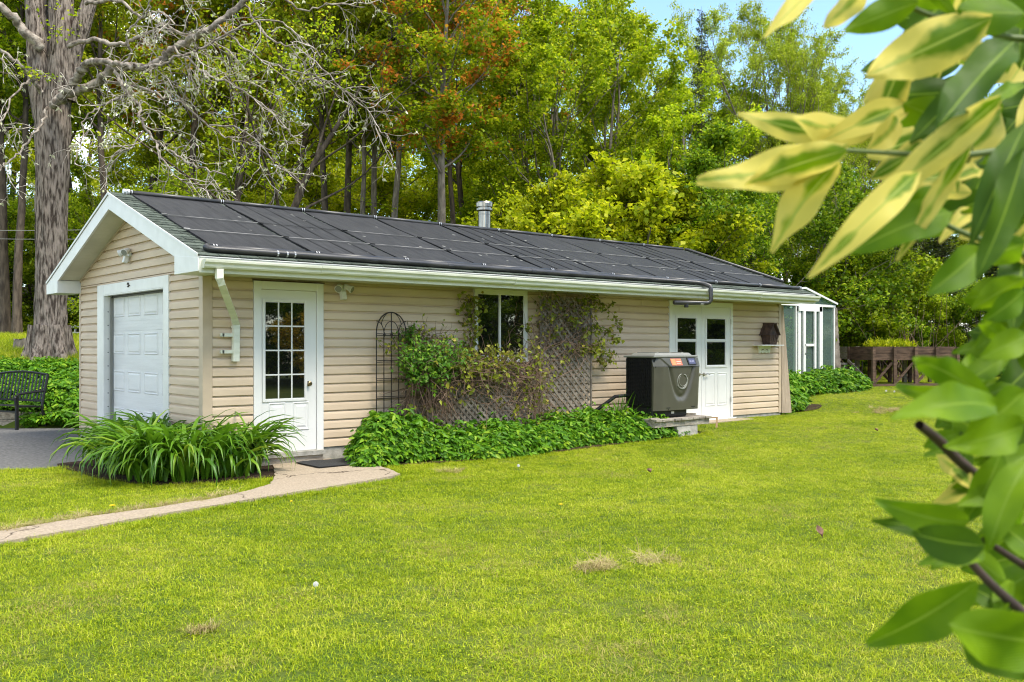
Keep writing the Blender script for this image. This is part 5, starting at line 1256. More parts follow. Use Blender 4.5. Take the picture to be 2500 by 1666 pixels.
for i, (x, y, key, lf, s_, lb) in enumerate([(12.9, -20.5, 'bush', 'gold', .60, 'golden shrub across the lawn mirrored in the entry door panes')] + [(4 + 4.6 * k, -23.2, 'bushB', 'dark', .62, 'dark hedge bush across the lawn, only mirrored in the panes') for k in range(11)]):
    tm, cm, H_ = V_[key]; t = thing('garden_shrub', lb, 'shrub', (x, y, gz(x, y)), 'shrubs mirrored in the window panes', x); t.scale = (s_ * 1.4, s_ * 1.4, s_)
    for me, nm, m in ((tm, 'trunk', M['bark_dark']), (cm, 'crown', LM[lf])):
        o = bpy.data.objects.new(nm, me); COL.objects.link(o); o.parent = t; o.material_slots[0].link = 'OBJECT'; o.material_slots[0].material = m

# ------------------------------------------------------------------ the old maple with pale bare branches
FT = 21.5
tb = at(122, 873, FT); tb.z = gz(tb.x, tb.y)
OT = thing('old_maple_tree', 'huge old maple with furrowed grey trunk and pale drooping nearly bare branches', 'tree', tuple(tb))
def dp(x, y, F=FT): return np.array(at(x * 1.0625, y * 1.0625, F))
rng = np.random.default_rng(77)
def smoothline(pts, n=6):
    pts = np.array(pts, float); P = np.vstack([2 * pts[0] - pts[1], pts, 2 * pts[-1] - pts[-2]]); out = []
    for i in range(1, len(P) - 2):
        for k in range(n):
            t = k / n; out.append(.5 * ((2 * P[i]) + (-P[i - 1] + P[i + 1]) * t + (2 * P[i - 1] - 5 * P[i] + 4 * P[i + 1] - P[i + 2]) * t * t + (-P[i - 1] + 3 * P[i] - 3 * P[i + 1] + P[i + 2]) * t ** 3))
    out.append(pts[-1]); return np.array(out)
def knotty(pts, rad, n=24, amp=.06, seed=0, sub=7):
    """thick stem with furrows and lumps: pts (x,y,z), rad at each"""
    L_ = smoothline(pts, sub); R0_ = np.interp(np.linspace(0, len(rad) - 1, len(L_)), range(len(rad)), rad)
    V, Q = tubes_np([(L_, R0_)], n); k = len(L_)
    for i in range(k):
        for j in range(n):
            v = V[i * n + j]; c = L_[i]; d = v - c
            f = .5 * mnoise.noise(Vector((math.cos(j / n * 6.283) * 16, math.sin(j / n * 6.283) * 16, L_[i][2] * 2.6 + seed))) + mnoise.noise(Vector((math.cos(j / n * 6.283) * 3.2, math.sin(j / n * 6.283) * 3.2, L_[i][2] * .9 + seed))) + .6 * mnoise.noise(Vector((math.cos(j / n * 6.283) * 9, math.sin(j / n * 6.283) * 9, L_[i][2] * 2.0 + seed)))
            V[i * n + j] = c + d * (1 + amp * f * 1.6)
    return V, Q
PXM = FT / FPX * 1.0625   # metres per displayed pixel at the tree
wv = [knotty([dp(115, 835), dp(115, 800), dp(116, 760), dp(117, 700), dp(118, 600), dp(118, 500), dp(120, 400), dp(122, 300), dp(124, 215)], [47 * PXM, 41 * PXM, 36 * PXM, 33 * PXM, 32.5 * PXM, 33 * PXM, 35 * PXM, 37 * PXM, 35 * PXM], 96, .055, 1, 16),
      knotty([dp(112, 330), dp(106, 270), dp(97, 200), dp(88, 100), dp(84, 0), dp(82, -120)], [18 * PXM, 27 * PXM, 29 * PXM, 26 * PXM, 23 * PXM, 19 * PXM], 28, .05, 3),
      knotty([dp(126, 330), dp(131, 270), dp(137, 200), dp(142, 100), dp(141, 0), dp(146, -140)], [18 * PXM, 27 * PXM, 29 * PXM, 28 * PXM, 26 * PXM, 20 * PXM], 28, .05, 5),
      knotty([dp(150, 230), dp(166, 140), dp(184, 70), dp(204, 10), dp(230, -80)], [24 * PXM, 18 * PXM, 20 * PXM, 16 * PXM, 12 * PXM], 20, .06, 7)]
# root flare lobes
LIMBM = mat('grey_brown_limb_bark', (.36, .31, .26), .95, (.13, .105, .085), scale=9, detail=9, bump=.6, spec=.1, ramp=(.38, .6))
for a in (-2.4, -1.3, -.4, .6, 1.8, 2.9):
    c = dp(115, 790); d = np.array([math.cos(a), math.sin(a), 0.]); z0 = tb.z
    q = [np.array([tb.x, tb.y, z0 + .75]) + d * .22, np.array([tb.x, tb.y, z0 + .3]) + d * .34, np.array([tb.x, tb.y, z0 + .03]) + d * .50, np.array([tb.x, tb.y, z0 - .12]) + d * .66]
    wv.append(knotty(q, [.22, .18, .13, .06], 14, .06, a))
V = np.concatenate([v for v, q in wv]); Q = []; o_ = 0
for v, q in wv: Q.append(q + o_); o_ += len(v)
me = np_mesh('trunk', V - np.array(tb), np.concatenate(Q), M['bark_old'], smooth=True); o = bpy.data.objects.new('trunk', me); COL.objects.link(o); o.parent = OT
LIMBS = [  # displayed-pixel polylines with radius (px) start, end, depth start, end
 ([(95, 110), (60, 75), (25, 35), (-30, -5)], 13, 8, 21.2, 20.5),
 ([(95, 215), (72, 180), (45, 150), (5, 118), (-20, 100)], 9, 5, 21, 20),
 ([(130, 235), (170, 190), (195, 150), (225, 143), (262, 145), (310, 150)], 11, 5, 21, 19.6),
 ([(120, 240), (160, 215), (215, 190), (255, 160), (330, 155), (365, 140), (400, 110), (450, 85), (500, 55), (560, 0), (600, -30)], 11, 6, 21, 19.5),
 ([(160, 110), (200, 95), (262, 100), (300, 95), (340, 75), (380, 60), (420, 80), (470, 60)], 9, 3, 21, 20),
 ([(190, 150), (250, 150), (280, 190), (290, 215), (315, 240), (325, 275), (355, 320), (400, 350), (450, 385), (520, 405)], 8, 2.5, 20.8, 19.0),
 ([(200, 10), (270, 5), (320, 40), (370, 30), (400, 55)], 7, 3, 21, 20),
 ([(215, 190), (290, 195), (360, 215), (420, 240), (480, 290), (540, 320), (600, 340)], 6, 2, 21, 20.2),
 ([(325, 155), (370, 150), (430, 120), (470, 110), (560, 60), (640, 45), (700, 90), (740, 130)], 5, 2, 20, 19),
 ([(400, 110), (470, 165), (540, 200), (600, 240), (660, 300), (700, 340)], 4, 1.6, 19.8, 19),
 ([(110, 250), (90, 290), (50, 340), (15, 380), (-10, 400)], 5, 2, 20.8, 19.5),
 ([(70, 180), (40, 210), (10, 260), (-15, 300)], 4, 2, 20.6, 19.5),
 ([(290, 215), (240, 240), (200, 270), (185, 330), (170, 380)], 4, 1.5, 20, 19.2),
 ([(260, 160), (300, 130), (290, 80), (330, 30), (350, -20)], 5, 2, 20.5, 19.8),
 ([(330, 300), (300, 340), (270, 350), (240, 390), (200, 400)], 3, 1.3, 19.5, 19),
 ([(620, -20), (700, 20), (760, 10), (840, 20)], 4, 1.6, 20, 20),
 ([(560, 10), (620, 90), (700, 120), (780, 200), (850, 260), (880, 330)], 4, 1.5, 19.8, 20),
 ([(480, 290), (560, 300), (620, 360), (640, 400)], 3, 1.2, 19.8, 19.6),
 ([(355, 320), (380, 380), (450, 430), (530, 440)], 3, 1.2, 19.2, 18.8),
 ([(500, 55), (560, 110), (640, 150), (720, 170), (800, 160)], 3.5, 1.4, 19.7, 19.5),
]
segs = []; bd = []
def twigs(P, r, lvl, dens):
    n = len(P); Lt = np.linalg.norm(np.diff(P, axis=0), axis=1).sum(); cnt = int(Lt * dens)
    for _ in range(cnt):
        f = rng.uniform(.12, .99) * (n - 1); j = min(int(f), n - 2); p = P[j] + (P[j + 1] - P[j]) * (f - j); td = unit((P[j + 1] - P[j])[None])[0]
        d = perp(rng, td, rng.uniform(.5, 1.2)); d = d * .8 + np.array([0, 0, rng.uniform(-.75, .25)]); Lk = rng.uniform(.4, 1.35) * (1.0, .55, .28)[lvl]
        k = (12, 7, 4)[lvl]; T = polyline(rng, p, d, Lk, k, .19, rng.choice([-.05, .05])); rr = np.linspace((.015, .008, .005)[lvl], (.007, .005, .0035)[lvl], k + 1); segs.append((T, rr))
        if lvl < 2: twigs(T, rr, lvl + 1, (5.2, 3.6)[lvl])
        if lvl >= 1: bd.append(T[-1])
mains = []
for pts, r0_, r1_, F0, F1 in LIMBS:
    fs = np.linspace(F0, F1, len(pts)); L_ = smoothline([dp(x + rng.uniform(-3, 3), y + rng.uniform(-3, 3), f) for (x, y), f in zip(pts, fs)], 6)
    L_[1:-1] += rng.normal(0, .022, (len(L_) - 2, 3)); kk = .95 if r0_ > 10 else .62
    mains.append((L_, np.linspace(r0_ * PXM * kk, r1_ * PXM * kk, len(L_)))); twigs(L_[4:], None, 0, 2.4)
V1, Q1 = tubes_np(mains, 9); V2, Q2 = tubes_np(segs, 3)
me = np_mesh('limbs', V1 - np.array(tb), Q1, LIMBM, smooth=True); o = bpy.data.objects.new('limbs', me); COL.objects.link(o); o.parent = OT
me = np_mesh('twigs', V2 - np.array(tb), Q2, M['twig_pale'], smooth=True); o = bpy.data.objects.new('twigs', me); COL.objects.link(o); o.parent = OT
bd = np.array(bd); bd = bd[rng.uniform(0, 1, len(bd)) < .5]; m = len(bd); rep = np.repeat(np.arange(m), 3); k = len(rep)
LM['bud'] = leaf_mat('pale_unfolding_buds', [(0, (.34, .36, .20)), (.5, (.48, .48, .30)), (1, (.60, .58, .44))], .3)
LV, LQ = leaves(bd[rep] + rng.normal(0, .012, (k, 3)), rng.normal(0, .6, (k, 3)) + np.array([0, 0, -.8]), rng.normal(0, 1, (k, 3)), rng.uniform(.06, .12, k), rng.uniform(.028, .05, k))
me = np_mesh('crown', LV - np.array(tb), LQ, LM['bud']); o = bpy.data.objects.new('crown', me); COL.objects.link(o); o.parent = OT; print('old tree twigs', len(segs), 'buds', k)

# ------------------------------------------------------------------ daylily clump round the near corner
M['lily'] = leaf_mat('daylily_leaf', [(0, (.045, .13, .007)), (.5, (.085, .20, .009)), (.85, (.15, .28, .013)), (1, (.25, .35, .03))], .35, .40, .45)
M['cover'] = leaf_mat('ground_elder_leaf', [(0, (.04, .11, .006)), (.4, (.072, .195, .008)), (.8, (.13, .275, .010)), (1, (.24, .36, .02))], .36, .5, .25)
def blade(rng, L_, w_, bend, k=7, yaw=0, base=(0, 0, 0), tilt=.2):
    c, s = math.cos(yaw), math.sin(yaw); vs = []; th = tilt; x = 0.; z = 0.; tw = rng.uniform(-.5, .5)
    for i in range(k + 1):
        t = i / k; wd = w_ * (min(1, t * 5 + .45)) * (1 - t ** 2.6) + .0008
        sx, sy = -s * wd / 2, c * wd / 2; px_, py_ = x * c, x * s; dz = wd * .35
        a = tw * t; sx2 = sx * math.cos(a); sy2 = sy * math.cos(a); sz2 = wd / 2 * math.sin(a)
        vs += [(base[0] + px_ - sx2, base[1] + py_ - sy2, base[2] + z + dz - sz2), (base[0] + px_, base[1] + py_, base[2] + z), (base[0] + px_ + sx2, base[1] + py_ + sy2, base[2] + z + dz + sz2)]
        th += bend / k * (.35 + 1.6 * t); x += math.sin(th) * L_ / k; z += math.cos(th) * L_ / k
    fs = []
    for i in range(k):
        a = 3 * i; fs += [(a, a + 1, a + 4, a + 3), (a + 1, a + 2, a + 5, a + 4)]
    return vs, fs
rl = np.random.default_rng(5)
BM = []
for i in range(24):
    vs, fs = blade(rl, rl.uniform(.80, 1.12), rl.uniform(.050, .068), rl.uniform(1.3, 2.9), tilt=rl.uniform(.02, .26)); BM.append(np_mesh('leaf', vs, fs, M['lily'], smooth=True))
lc = (-.25, -.1); LT = thing('daylily_clump', 'large clump of arching daylily leaves round the near corner of garage', 'plant', (lc[0], lc[1], gz(*lc)))
LZ = gz(*lc)
def lily_spot():
    while True:
        x, y = rl.uniform(-.82, .46), rl.uniform(-.70, 1.30)
        if (x < -.12 and y > -.72 and (x > -.98)) or (y < -.10 and y > -.78 and x < .80):
            if inside((x, y), BED): return x, y
spots = [lily_spot() for _ in range(46)]; cnt = 0
rest_v, rest_f = [], []
for i in range(1000):
    sx, sy = spots[i % 46]; x, y = sx + rl.normal(0, .07), sy + rl.normal(0, .07); yaw = rl.uniform(0, 6.28)
    outw = math.atan2(sy - .25, sx + .1)
    if rl.uniform() < .45: yaw = outw + rl.normal(0, .7)
    if x > -.03 and y > -.08: continue
    if y > 1.2 and False: continue
    if i % 4 == 0 and cnt < 290:
        o = bpy.data.objects.new('leaf', BM[i % 24]); COL.objects.link(o); o.parent = LT; o.location = (x - lc[0], y - lc[1], gz(x, y) - LZ); o.rotation_euler = (0, 0, yaw); s_ = rl.uniform(.75, 1.1); o.scale = (s_, s_, s_); cnt += 1
    else:
        vs, fs = blade(rl, rl.uniform(.60, 1.1), rl.uniform(.044, .062), rl.uniform(1.2, 3.1), yaw=yaw, base=(x, y, gz(x, y)), tilt=rl.uniform(.0, .4)); b = len(rest_v)
        rest_v += vs; rest_f += [tuple(q + b for q in f) for f in fs]
me = np_mesh('foliage', np.array(rest_v) - np.array((lc[0], lc[1], LZ)), rest_f, M['lily'], smooth=True); o = bpy.data.objects.new('foliage', me); COL.objects.link(o); o.parent = LT; o['kind'] = 'stuff'

# ------------------------------------------------------------------ leafy ground cover
def cover(name, label, samples, hfun, n, size, m, cat='ground cover', kind='stuff', seed=1, org=None, lay=3):
    """samples(rng) -> x, y; hfun(x, y) -> canopy height; leaflets in threes, hanging outwards on short stems"""
    rng = np.random.default_rng(seed); P = []; D = []; N_ = []
    for i in range(n):
        x, y = samples(rng); h = hfun(x, y)
        if h <= .02: continue
        dx = (hfun(x + .08, y) - hfun(x - .08, y)) / .16; dy = (hfun(x, y + .08) - hfun(x, y - .08)) / .16
        up = np.array([-dx, -dy, 1.]); up /= np.linalg.norm(up); z = gz(x, y) + h * (1 - abs(rng.normal(0, .13)) - .08 * rng.uniform())
        lump = .08 * mnoise.noise(Vector((x * 4.5, y * 4.5, 0))) + .03 * mnoise.noise(Vector((x * 13, y * 13, 4)))
        if rng.uniform() < .05: z += rng.uniform(0, .17) * min(1, h * 3)
        c = np.array([x, y, z + lump]) + up * rng.uniform(-.03, .03); az = rng.uniform(0, 6.28)
        for k in range(3):
            a = az + (k - 1) * 1.15; d = np.array([math.cos(a), math.sin(a), -.42]) + up * .1 + rng.normal(0, .2, 3); P.append(c + d * .012); D.append(d); N_.append(up + rng.normal(0, .42, 3))
    P = np.array(P); D = np.array(D); N_ = np.array(N_); m_ = len(P); L_ = size * 1.12 * rng.uniform(.6, 1.3, m_)
    V, Q = leaves(P, D, N_, L_, L_ * .46, .10, six=True); org = np.array(org if org is not None else P.mean(0)); org[2] = gz(org[0], org[1])
    me = np_mesh(name, V - org, Q, m, smooth=False); o = bpy.data.objects.new(name, me); COL.objects.link(o); o.location = tuple(org); o['label'] = label; o['category'] = cat
    if kind: o['kind'] = kind
    return o
def bumpy(x, y, a=.12): return a * mnoise.noise(Vector((x * 1.6, y * 1.6, 3))) + .5 * a * mnoise.noise(Vector((x * 4.2, y * 4.2, 9)))
def h_main(x, y):
    x0 = 1.98 - .42 * ss(.15, .7, -y)
    if x < x0 or x > 7.6: return 0
    front = -1.06 - .10 * math.sin(x * 2.1) - .10 * ss(2.2, 4, x); e = max(0, y - front)
    top = .60 * (1 - .46 * ss(2.5, 3.3, x)) * (1 + .20 * ss(4.7, 5.3, x)); h = top * min(1, (e / .42)) ** .55 if e > 0 else 0
    h *= ss(x0 - .05, x0 + .4, x) ** .5 * (1 - ss(7.2, 7.6, x))
    if x > 6.35 and y > -1.15: h = min(h, .30) if y > -1.0 else h
    return max(0, h + bumpy(x, y, .17) * min(1, e / .3))
cover('ground_elder', 'dense green leafy ground cover along the foot of the long wall', lambda r: (r.uniform(1.5, 7.6), -.02 - 1.22 * r.uniform() ** .8), h_main, 15500, .082, M['cover'], seed=2, org=(4.4, -.6, 0))
def blob(cx_, cy_, rx, ry, H_, seed_):
    def h(x, y):
        q = ((x - cx_) / rx) ** 2 + ((y - cy_) / ry) ** 2
        return H_ * max(0, 1 - q) ** .45 + (bumpy(x, y, .10) if q < 1 else 0) if q < 1 else 0
    def s(r):
        a = r.uniform(0, 6.283); q = math.sqrt(r.uniform()) ; return cx_ + rx * q * math.cos(a), cy_ + ry * q * math.sin(a)
    return h, s
for i, (px, py, rx, ry, H_, n, lb) in enumerate(((1900, 1008, 1.15, .62, .55, 2800, 'leafy green clump at the far bottom corner of the garage wall'),
        (1957, 965, .95, .6, .42, 2000, 'leafy green clump before the greenhouse glass'),
        (2060, 952, 1.15, .7, .46, 2600, 'rounded leafy clump with a slab on it by the greenhouse'))):
    p = G(px, py); h, s = blob(p.x, p.y + .3, rx, ry, H_, i)
    cover('leafy_clump', lb, s, h, n, .10, M['cover'], cat='plant', kind=None, seed=10 + i, org=(p.x, p.y + .3, 0)); bpy.context.view_layer.objects
p = G(1740, 1040); o = sheet('soil_patch', smooth_poly([(G(1965, 1000).x + a, G(1965, 1000).y + b) for a, b in ((-.7, -.1), (0, -.25), (.6, 0), (.3, .4), (-.5, .3))]), M['soil'], .02)
# bank behind the bench: leafy cover that climbs the slope
bq = [G(-300, 1040), G(215, 1036)]
def s_bank(r):
    u = r.uniform(); px = -200 + 460 * u; F = 17.75 + 3.2 * r.uniform() ** 1.1; p = CAM + ray(px, HY) * F; return p.x, p.y
def h_bank(x, y):
    if x > -.15 and y < 5: return 0
    r, f = cam_co(x, y); return max(0, (.42 * ss(17.6, 18.2, f) * (1 - .75 * ss(19.6, 21.2, f))) + bumpy(x, y, .10))
cover('bank_ground_cover', 'dark green leafy cover on the bank behind bench and timbers', s_bank, h_bank, 7000, .095, M['cover'], seed=21)
def s_low(r): px = 60 + 150 * r.uniform(); F = 17.0 + .7 * r.uniform(); p = CAM + ray(px, HY) * F; return p.x, p.y
cover('bank_ground_cover', 'leafy fringe spilling over the timbers onto the driveway edge', s_low, lambda x, y: .0 if x > -.1 and y < 5 else .30 * (1 + mnoise.noise(Vector((x * 3, y * 3, 0)))) * .7, 900, .10, M['cover'], seed=22)
# far strip of leaves beyond the lawn at the right
pr = [G(2440, 915)]
h, s = blob(pr[0].x, pr[0].y, 1.6, .8, .6, 5); cover('leafy_clump', 'low green clump at the lawn edge right of the planter', s, h, 1500, .11, M['cover'], cat='plant', kind=None, seed=31)
# plants in the planter
def s_bed(r): a = r.uniform(.15, L_b * .52); b = r.uniform(.1, WD - .1); p = pt(a + .35, b, 0); return p[0], p[1]
L_b = 3.2
L_b = (pB - pA).length
rng = np.random.default_rng(3); Pl_, D_ = [], []
for i in range(1500):
    a = .35 + (L_b * .55 - .35) * rng.uniform(); b = rng.uniform(.08, WD - .08); p = pt(a, b, bt - .05 + abs(rng.normal(0, .07))); Pl_.append(p); D_.append(rng.normal(0, .5, 3) + np.array([0, 0, .8]))
Pl_ = np.array(Pl_); m_ = len(Pl_); V, Q = leaves(Pl_, np.array(D_), rng.normal(0, 1, (m_, 3)), rng.uniform(.06, .16, m_), rng.uniform(.02, .04, m_)); og = Pl_.mean(0); og[2] = bt - .06
me = np_mesh('planter_plants', V - og, Q, LM['lime']); o = bpy.data.objects.new('planter_plants', me); COL.objects.link(o); o.location = tuple(og); tag(o, 'light green weedy growth in the soil of the raised planter', 'plants', kind='stuff')
# bare stems rising behind the planter
tws = []
c0 = ep(2225, rf + 3.0)
for i in range(46):
    d = np.array([rng.normal(0, .5), rng.normal(0, .3), 1.2]); tws.append((polyline(rng, (c0.x + rng.normal(0, .9), c0.y + rng.normal(0, .3), gz(c0.x, c0.y)), d, rng.uniform(1.6, 3.0), 7, .09), np.linspace(.012, .003, 8)))
V, Q = tubes_np(tws, 3); og = np.array([c0.x, c0.y, gz(c0.x, c0.y)]); me = np_mesh('dry_stalks', V - og, Q, M['vinewood']); o = bpy.data.objects.new('dry_stalks', me); COL.objects.link(o); o.location = tuple(og); tag(o, 'tangle of thin dry stalks rising behind the planter', 'dry stalks', kind='stuff')

# ------------------------------------------------------------------ climbers on the wall
LM['vine'] = leaf_mat('young_vine_leaf', [(0, (.09, .11, .012)), (.4, (.16, .19, .014)), (.8, (.26, .29, .02)), (1, (.30, .22, .04))], .35)
LM['honey'] = leaf_mat('climber_leaf', [(0, (.035, .11, .008)), (.5, (.07, .18, .010)), (1, (.17, .28, .02))], .3)
rng = np.random.default_rng(41)
def wp(px, py, y): v = onY(px, py, y); return np.array(v)
VN = thing('grape_vine', 'tangled half-bare vine with young leaves over lattice and window', 'vine', tuple(wp(1290, 1015, -.3)[:2]) + (gz(wp(1290, 1015, -.3)[0], -.3),))
vo = np.array(VN.location); vseg = []; vleaf = []
mainv = [([(1300, 1030), (1302, 960), (1285, 890), (1330, 850), (1350, 790), (1400, 745)], .022), ([(1302, 960), (1250, 900), (1180, 880), (1120, 870), (1060, 900), (1010, 920)], .014), ([(1285, 890), (1240, 850), (1255, 790), (1262, 740)], .009),
         ([(1330, 850), (1380, 830), (1420, 800), (1430, 740)], .012), ([(1350, 870), (1400, 850), (1450, 870), (1480, 890)], .008), ([(1150, 880), (1150, 810), (1152, 760), (1148, 722)], .009), ([(1420, 740), (1450, 735), (1480, 750), (1506, 790)], .006),
         ([(1430, 810), (1460, 800), (1480, 815), (1500, 830)], .006), ([(1420, 850), (1455, 850), (1490, 868)], .006), ([(1310, 900), (1200, 905), (1120, 940), (1060, 950)], .010), ([(1310, 990), (1250, 960), (1200, 940), (1130, 985)], .009), ([(1300, 1000), (1340, 940), (1400, 900), (1430, 910)], .009), ([(1450, 850), (1470, 862), (1478, 880)], .005), ([(1050, 870), (1000, 840), (960, 850)], .006)]
for pts, r in mainv:
    L_ = smoothline([wp(x + rng.uniform(-4, 4), y_ + rng.uniform(-4, 4), -.32 + rng.uniform(-.06, .06) if y_ > 870 else -.22 + rng.uniform(-.04, .02)) for x, y_ in pts], 6); L_[1:-1] += rng.normal(0, .012, (len(L_) - 2, 3)); vseg.append((L_, np.linspace(r, r * .4, len(L_))))
def region(n, x0, x1, y0, y1, L0, L1, wob, y=-.34, g=.02, leafp=.5, grav=-.03, dy=.08):
    for _ in range(n):
        p = wp(rng.uniform(x0, x1), rng.uniform(y0, y1), y + rng.normal(0, dy)); p[1] = min(p[1], -.05); d = rng.normal(0, 1, 3) * np.array([1, .35, .9]); T = polyline(rng, p, d, rng.uniform(L0, L1), 7, wob, grav); T[:, 1] = np.minimum(T[:, 1], -.04)
        vseg.append((T, np.linspace(rng.uniform(.0035, .0065), .002, 8)))
        for k in range(3):
            if rng.uniform() < leafp: vleaf.append(T[rng.integers(2, 8)])
region(150, 1020, 1300, 890, 985, .25, .75, .20, -.44, leafp=.08)
region(230, 1090, 1320, 882, 935, .25, .6, .20, -.40, leafp=.30)
region(150, 1295, 1440, 760, 890, .2, .7, .22, -.26, leafp=.24)
region(60, 1320, 1450, 735, 800, .15, .4, .2, -.22, leafp=.4)
region(120, 1260, 1340, 900, 1030, .25, .7, .15, -.46, leafp=.2)
region(50, 1140, 1160, 720, 850, .1, .25, .2, -.12, leafp=1.0)
region(150, 1060, 1250, 870, 900, .10, .28, .2, -.36, leafp=1.1)
region(60, 1010, 1080, 880, 1000, .2, .5, .15, -.38, leafp=.3)
for pts, r in mainv[6:9] + mainv[12:13]:
    for x, y_ in pts: region(6, x - 8, x + 8, y_ - 8, y_ + 8, .06, .14, .2, -.22, leafp=1.0, dy=.02)
V, Q = tubes_np(vseg, 4); me = np_mesh('vine_stem', V - vo, Q, M['vinewood'], smooth=True); o = bpy.data.objects.new('vine_stem', me); COL.objects.link(o); o.parent = VN
vl = np.array(vleaf); m_ = len(vl); rep = np.repeat(np.arange(m_), 2); k = len(rep)
V, Q = leaves(vl[rep] + rng.normal(0, .02, (k, 3)), rng.normal(0, .8, (k, 3)) + np.array([0, -.3, -.4]), rng.normal(0, .5, (k, 3)) + np.array([0, -1., .5]), rng.uniform(.035, .085, k), rng.uniform(.03, .07, k), .1, six=True)
me = np_mesh('vine_leaf_mass', V - vo, Q, LM['vine']); o = bpy.data.objects.new('foliage', me); COL.objects.link(o); o.parent = VN; o['kind'] = 'stuff'
# bushy honeysuckle beside the trellis
hb_ = wp(1020, 1000, -.3); HN = thing('honeysuckle', 'dense dark green climber bush between metal trellis and window', 'climber', (hb_[0], hb_[1], gz(hb_[0], hb_[1]))); ho = np.array(HN.location)
hs_, hl_ = [], []
def hreg(n, cx_, cy_, rx, ry, lp, L0=.1, L1=.3, y=-.34, dy=.12, coll=hl_):
    for _ in range(n):
        a = rng.uniform(0, 6.28); q = math.sqrt(rng.uniform()); p = wp(cx_ + rx * q * math.cos(a), cy_ + ry * q * math.sin(a), min(-.06, y + rng.normal(0, dy))); T = polyline(rng, p, rng.normal(0, 1, 3) + np.array([0, -.4, .5]), rng.uniform(L0, L1), 4, .2, .05); T[:, 1] = np.minimum(T[:, 1], -.05)
        hs_.append((T, np.linspace(.004, .0015, 5)))
        for k_ in range(lp): f = rng.uniform(0, 4); j = min(int(f), 3); coll.append(T[j] + (T[j + 1] - T[j]) * (f - j))
hreg(850, 1042, 900, 52, 32, 8, dy=.12); hreg(80, 1020, 866, 30, 24, 5, dy=.08); hreg(70, 1000, 825, 15, 18, 4, .08, .2, -.2, .05); hreg(120, 1090, 872, 50, 26, 4)
hl2 = []
hreg(90, 1040, 838, 45, 26, 2, .15, .35, -.22, .05, hl2); hreg(24, 960, 850, 26, 10, 2, .1, .2, -.2, .03, hl2)
for _ in range(230):
    p = wp(rng.uniform(1005, 1090), rng.uniform(905, 950), -.38 + rng.normal(0, .08)); hs_.append((polyline(rng, p, np.array([rng.normal(0, .35), rng.normal(0, .2), -1]), rng.uniform(.3, .8), 6, .14, -.06), np.linspace(.005, .002, 7)))
V, Q = tubes_np(hs_, 3); me = np_mesh('stem', V - ho, Q, M['vinewood']); o = bpy.data.objects.new('climber_stem', me); COL.objects.link(o); o.parent = HN
for arr, mm, nm in ((hl_, LM['honey'], 'foliage'), (hl2, LM['vine'], 'young_foliage')):
    q_ = np.array(arr); k = len(q_); V, Q = leaves(q_ + rng.normal(0, .015, (k, 3)), rng.normal(0, .8, (k, 3)) + np.array([0, -.3, 0]), rng.normal(0, .5, (k, 3)) + np.array([0, -.8, .8]), rng.uniform(.042, .08, k), rng.uniform(.024, .045, k), .1)
    me = np_mesh(nm, V - ho, Q, mm); o = bpy.data.objects.new(nm, me); COL.objects.link(o); o.parent = HN; o['kind'] = 'stuff'
# iris-like leaves left of the heater
ir = wp(1512, 985, -.6); it = thing('iris_plant', 'upright sword-shaped leaves between the wall and the pool heater', 'plant', (ir[0] - .1, -.65, gz(ir[0], -.65))); irb = np.array(it.location)
for i in range(26):
    vs, fs = blade(rl, rl.uniform(.45, .85), rl.uniform(.02, .03), rl.uniform(.1, .9), yaw=rl.uniform(0, 6.28), base=(rl.normal(0, .09), rl.normal(0, .07), 0), tilt=rl.uniform(.0, .25)); me = np_mesh('leaf', vs, fs, M['cover'], smooth=True); o = bpy.data.objects.new('leaf', me); COL.objects.link(o); o.parent = it
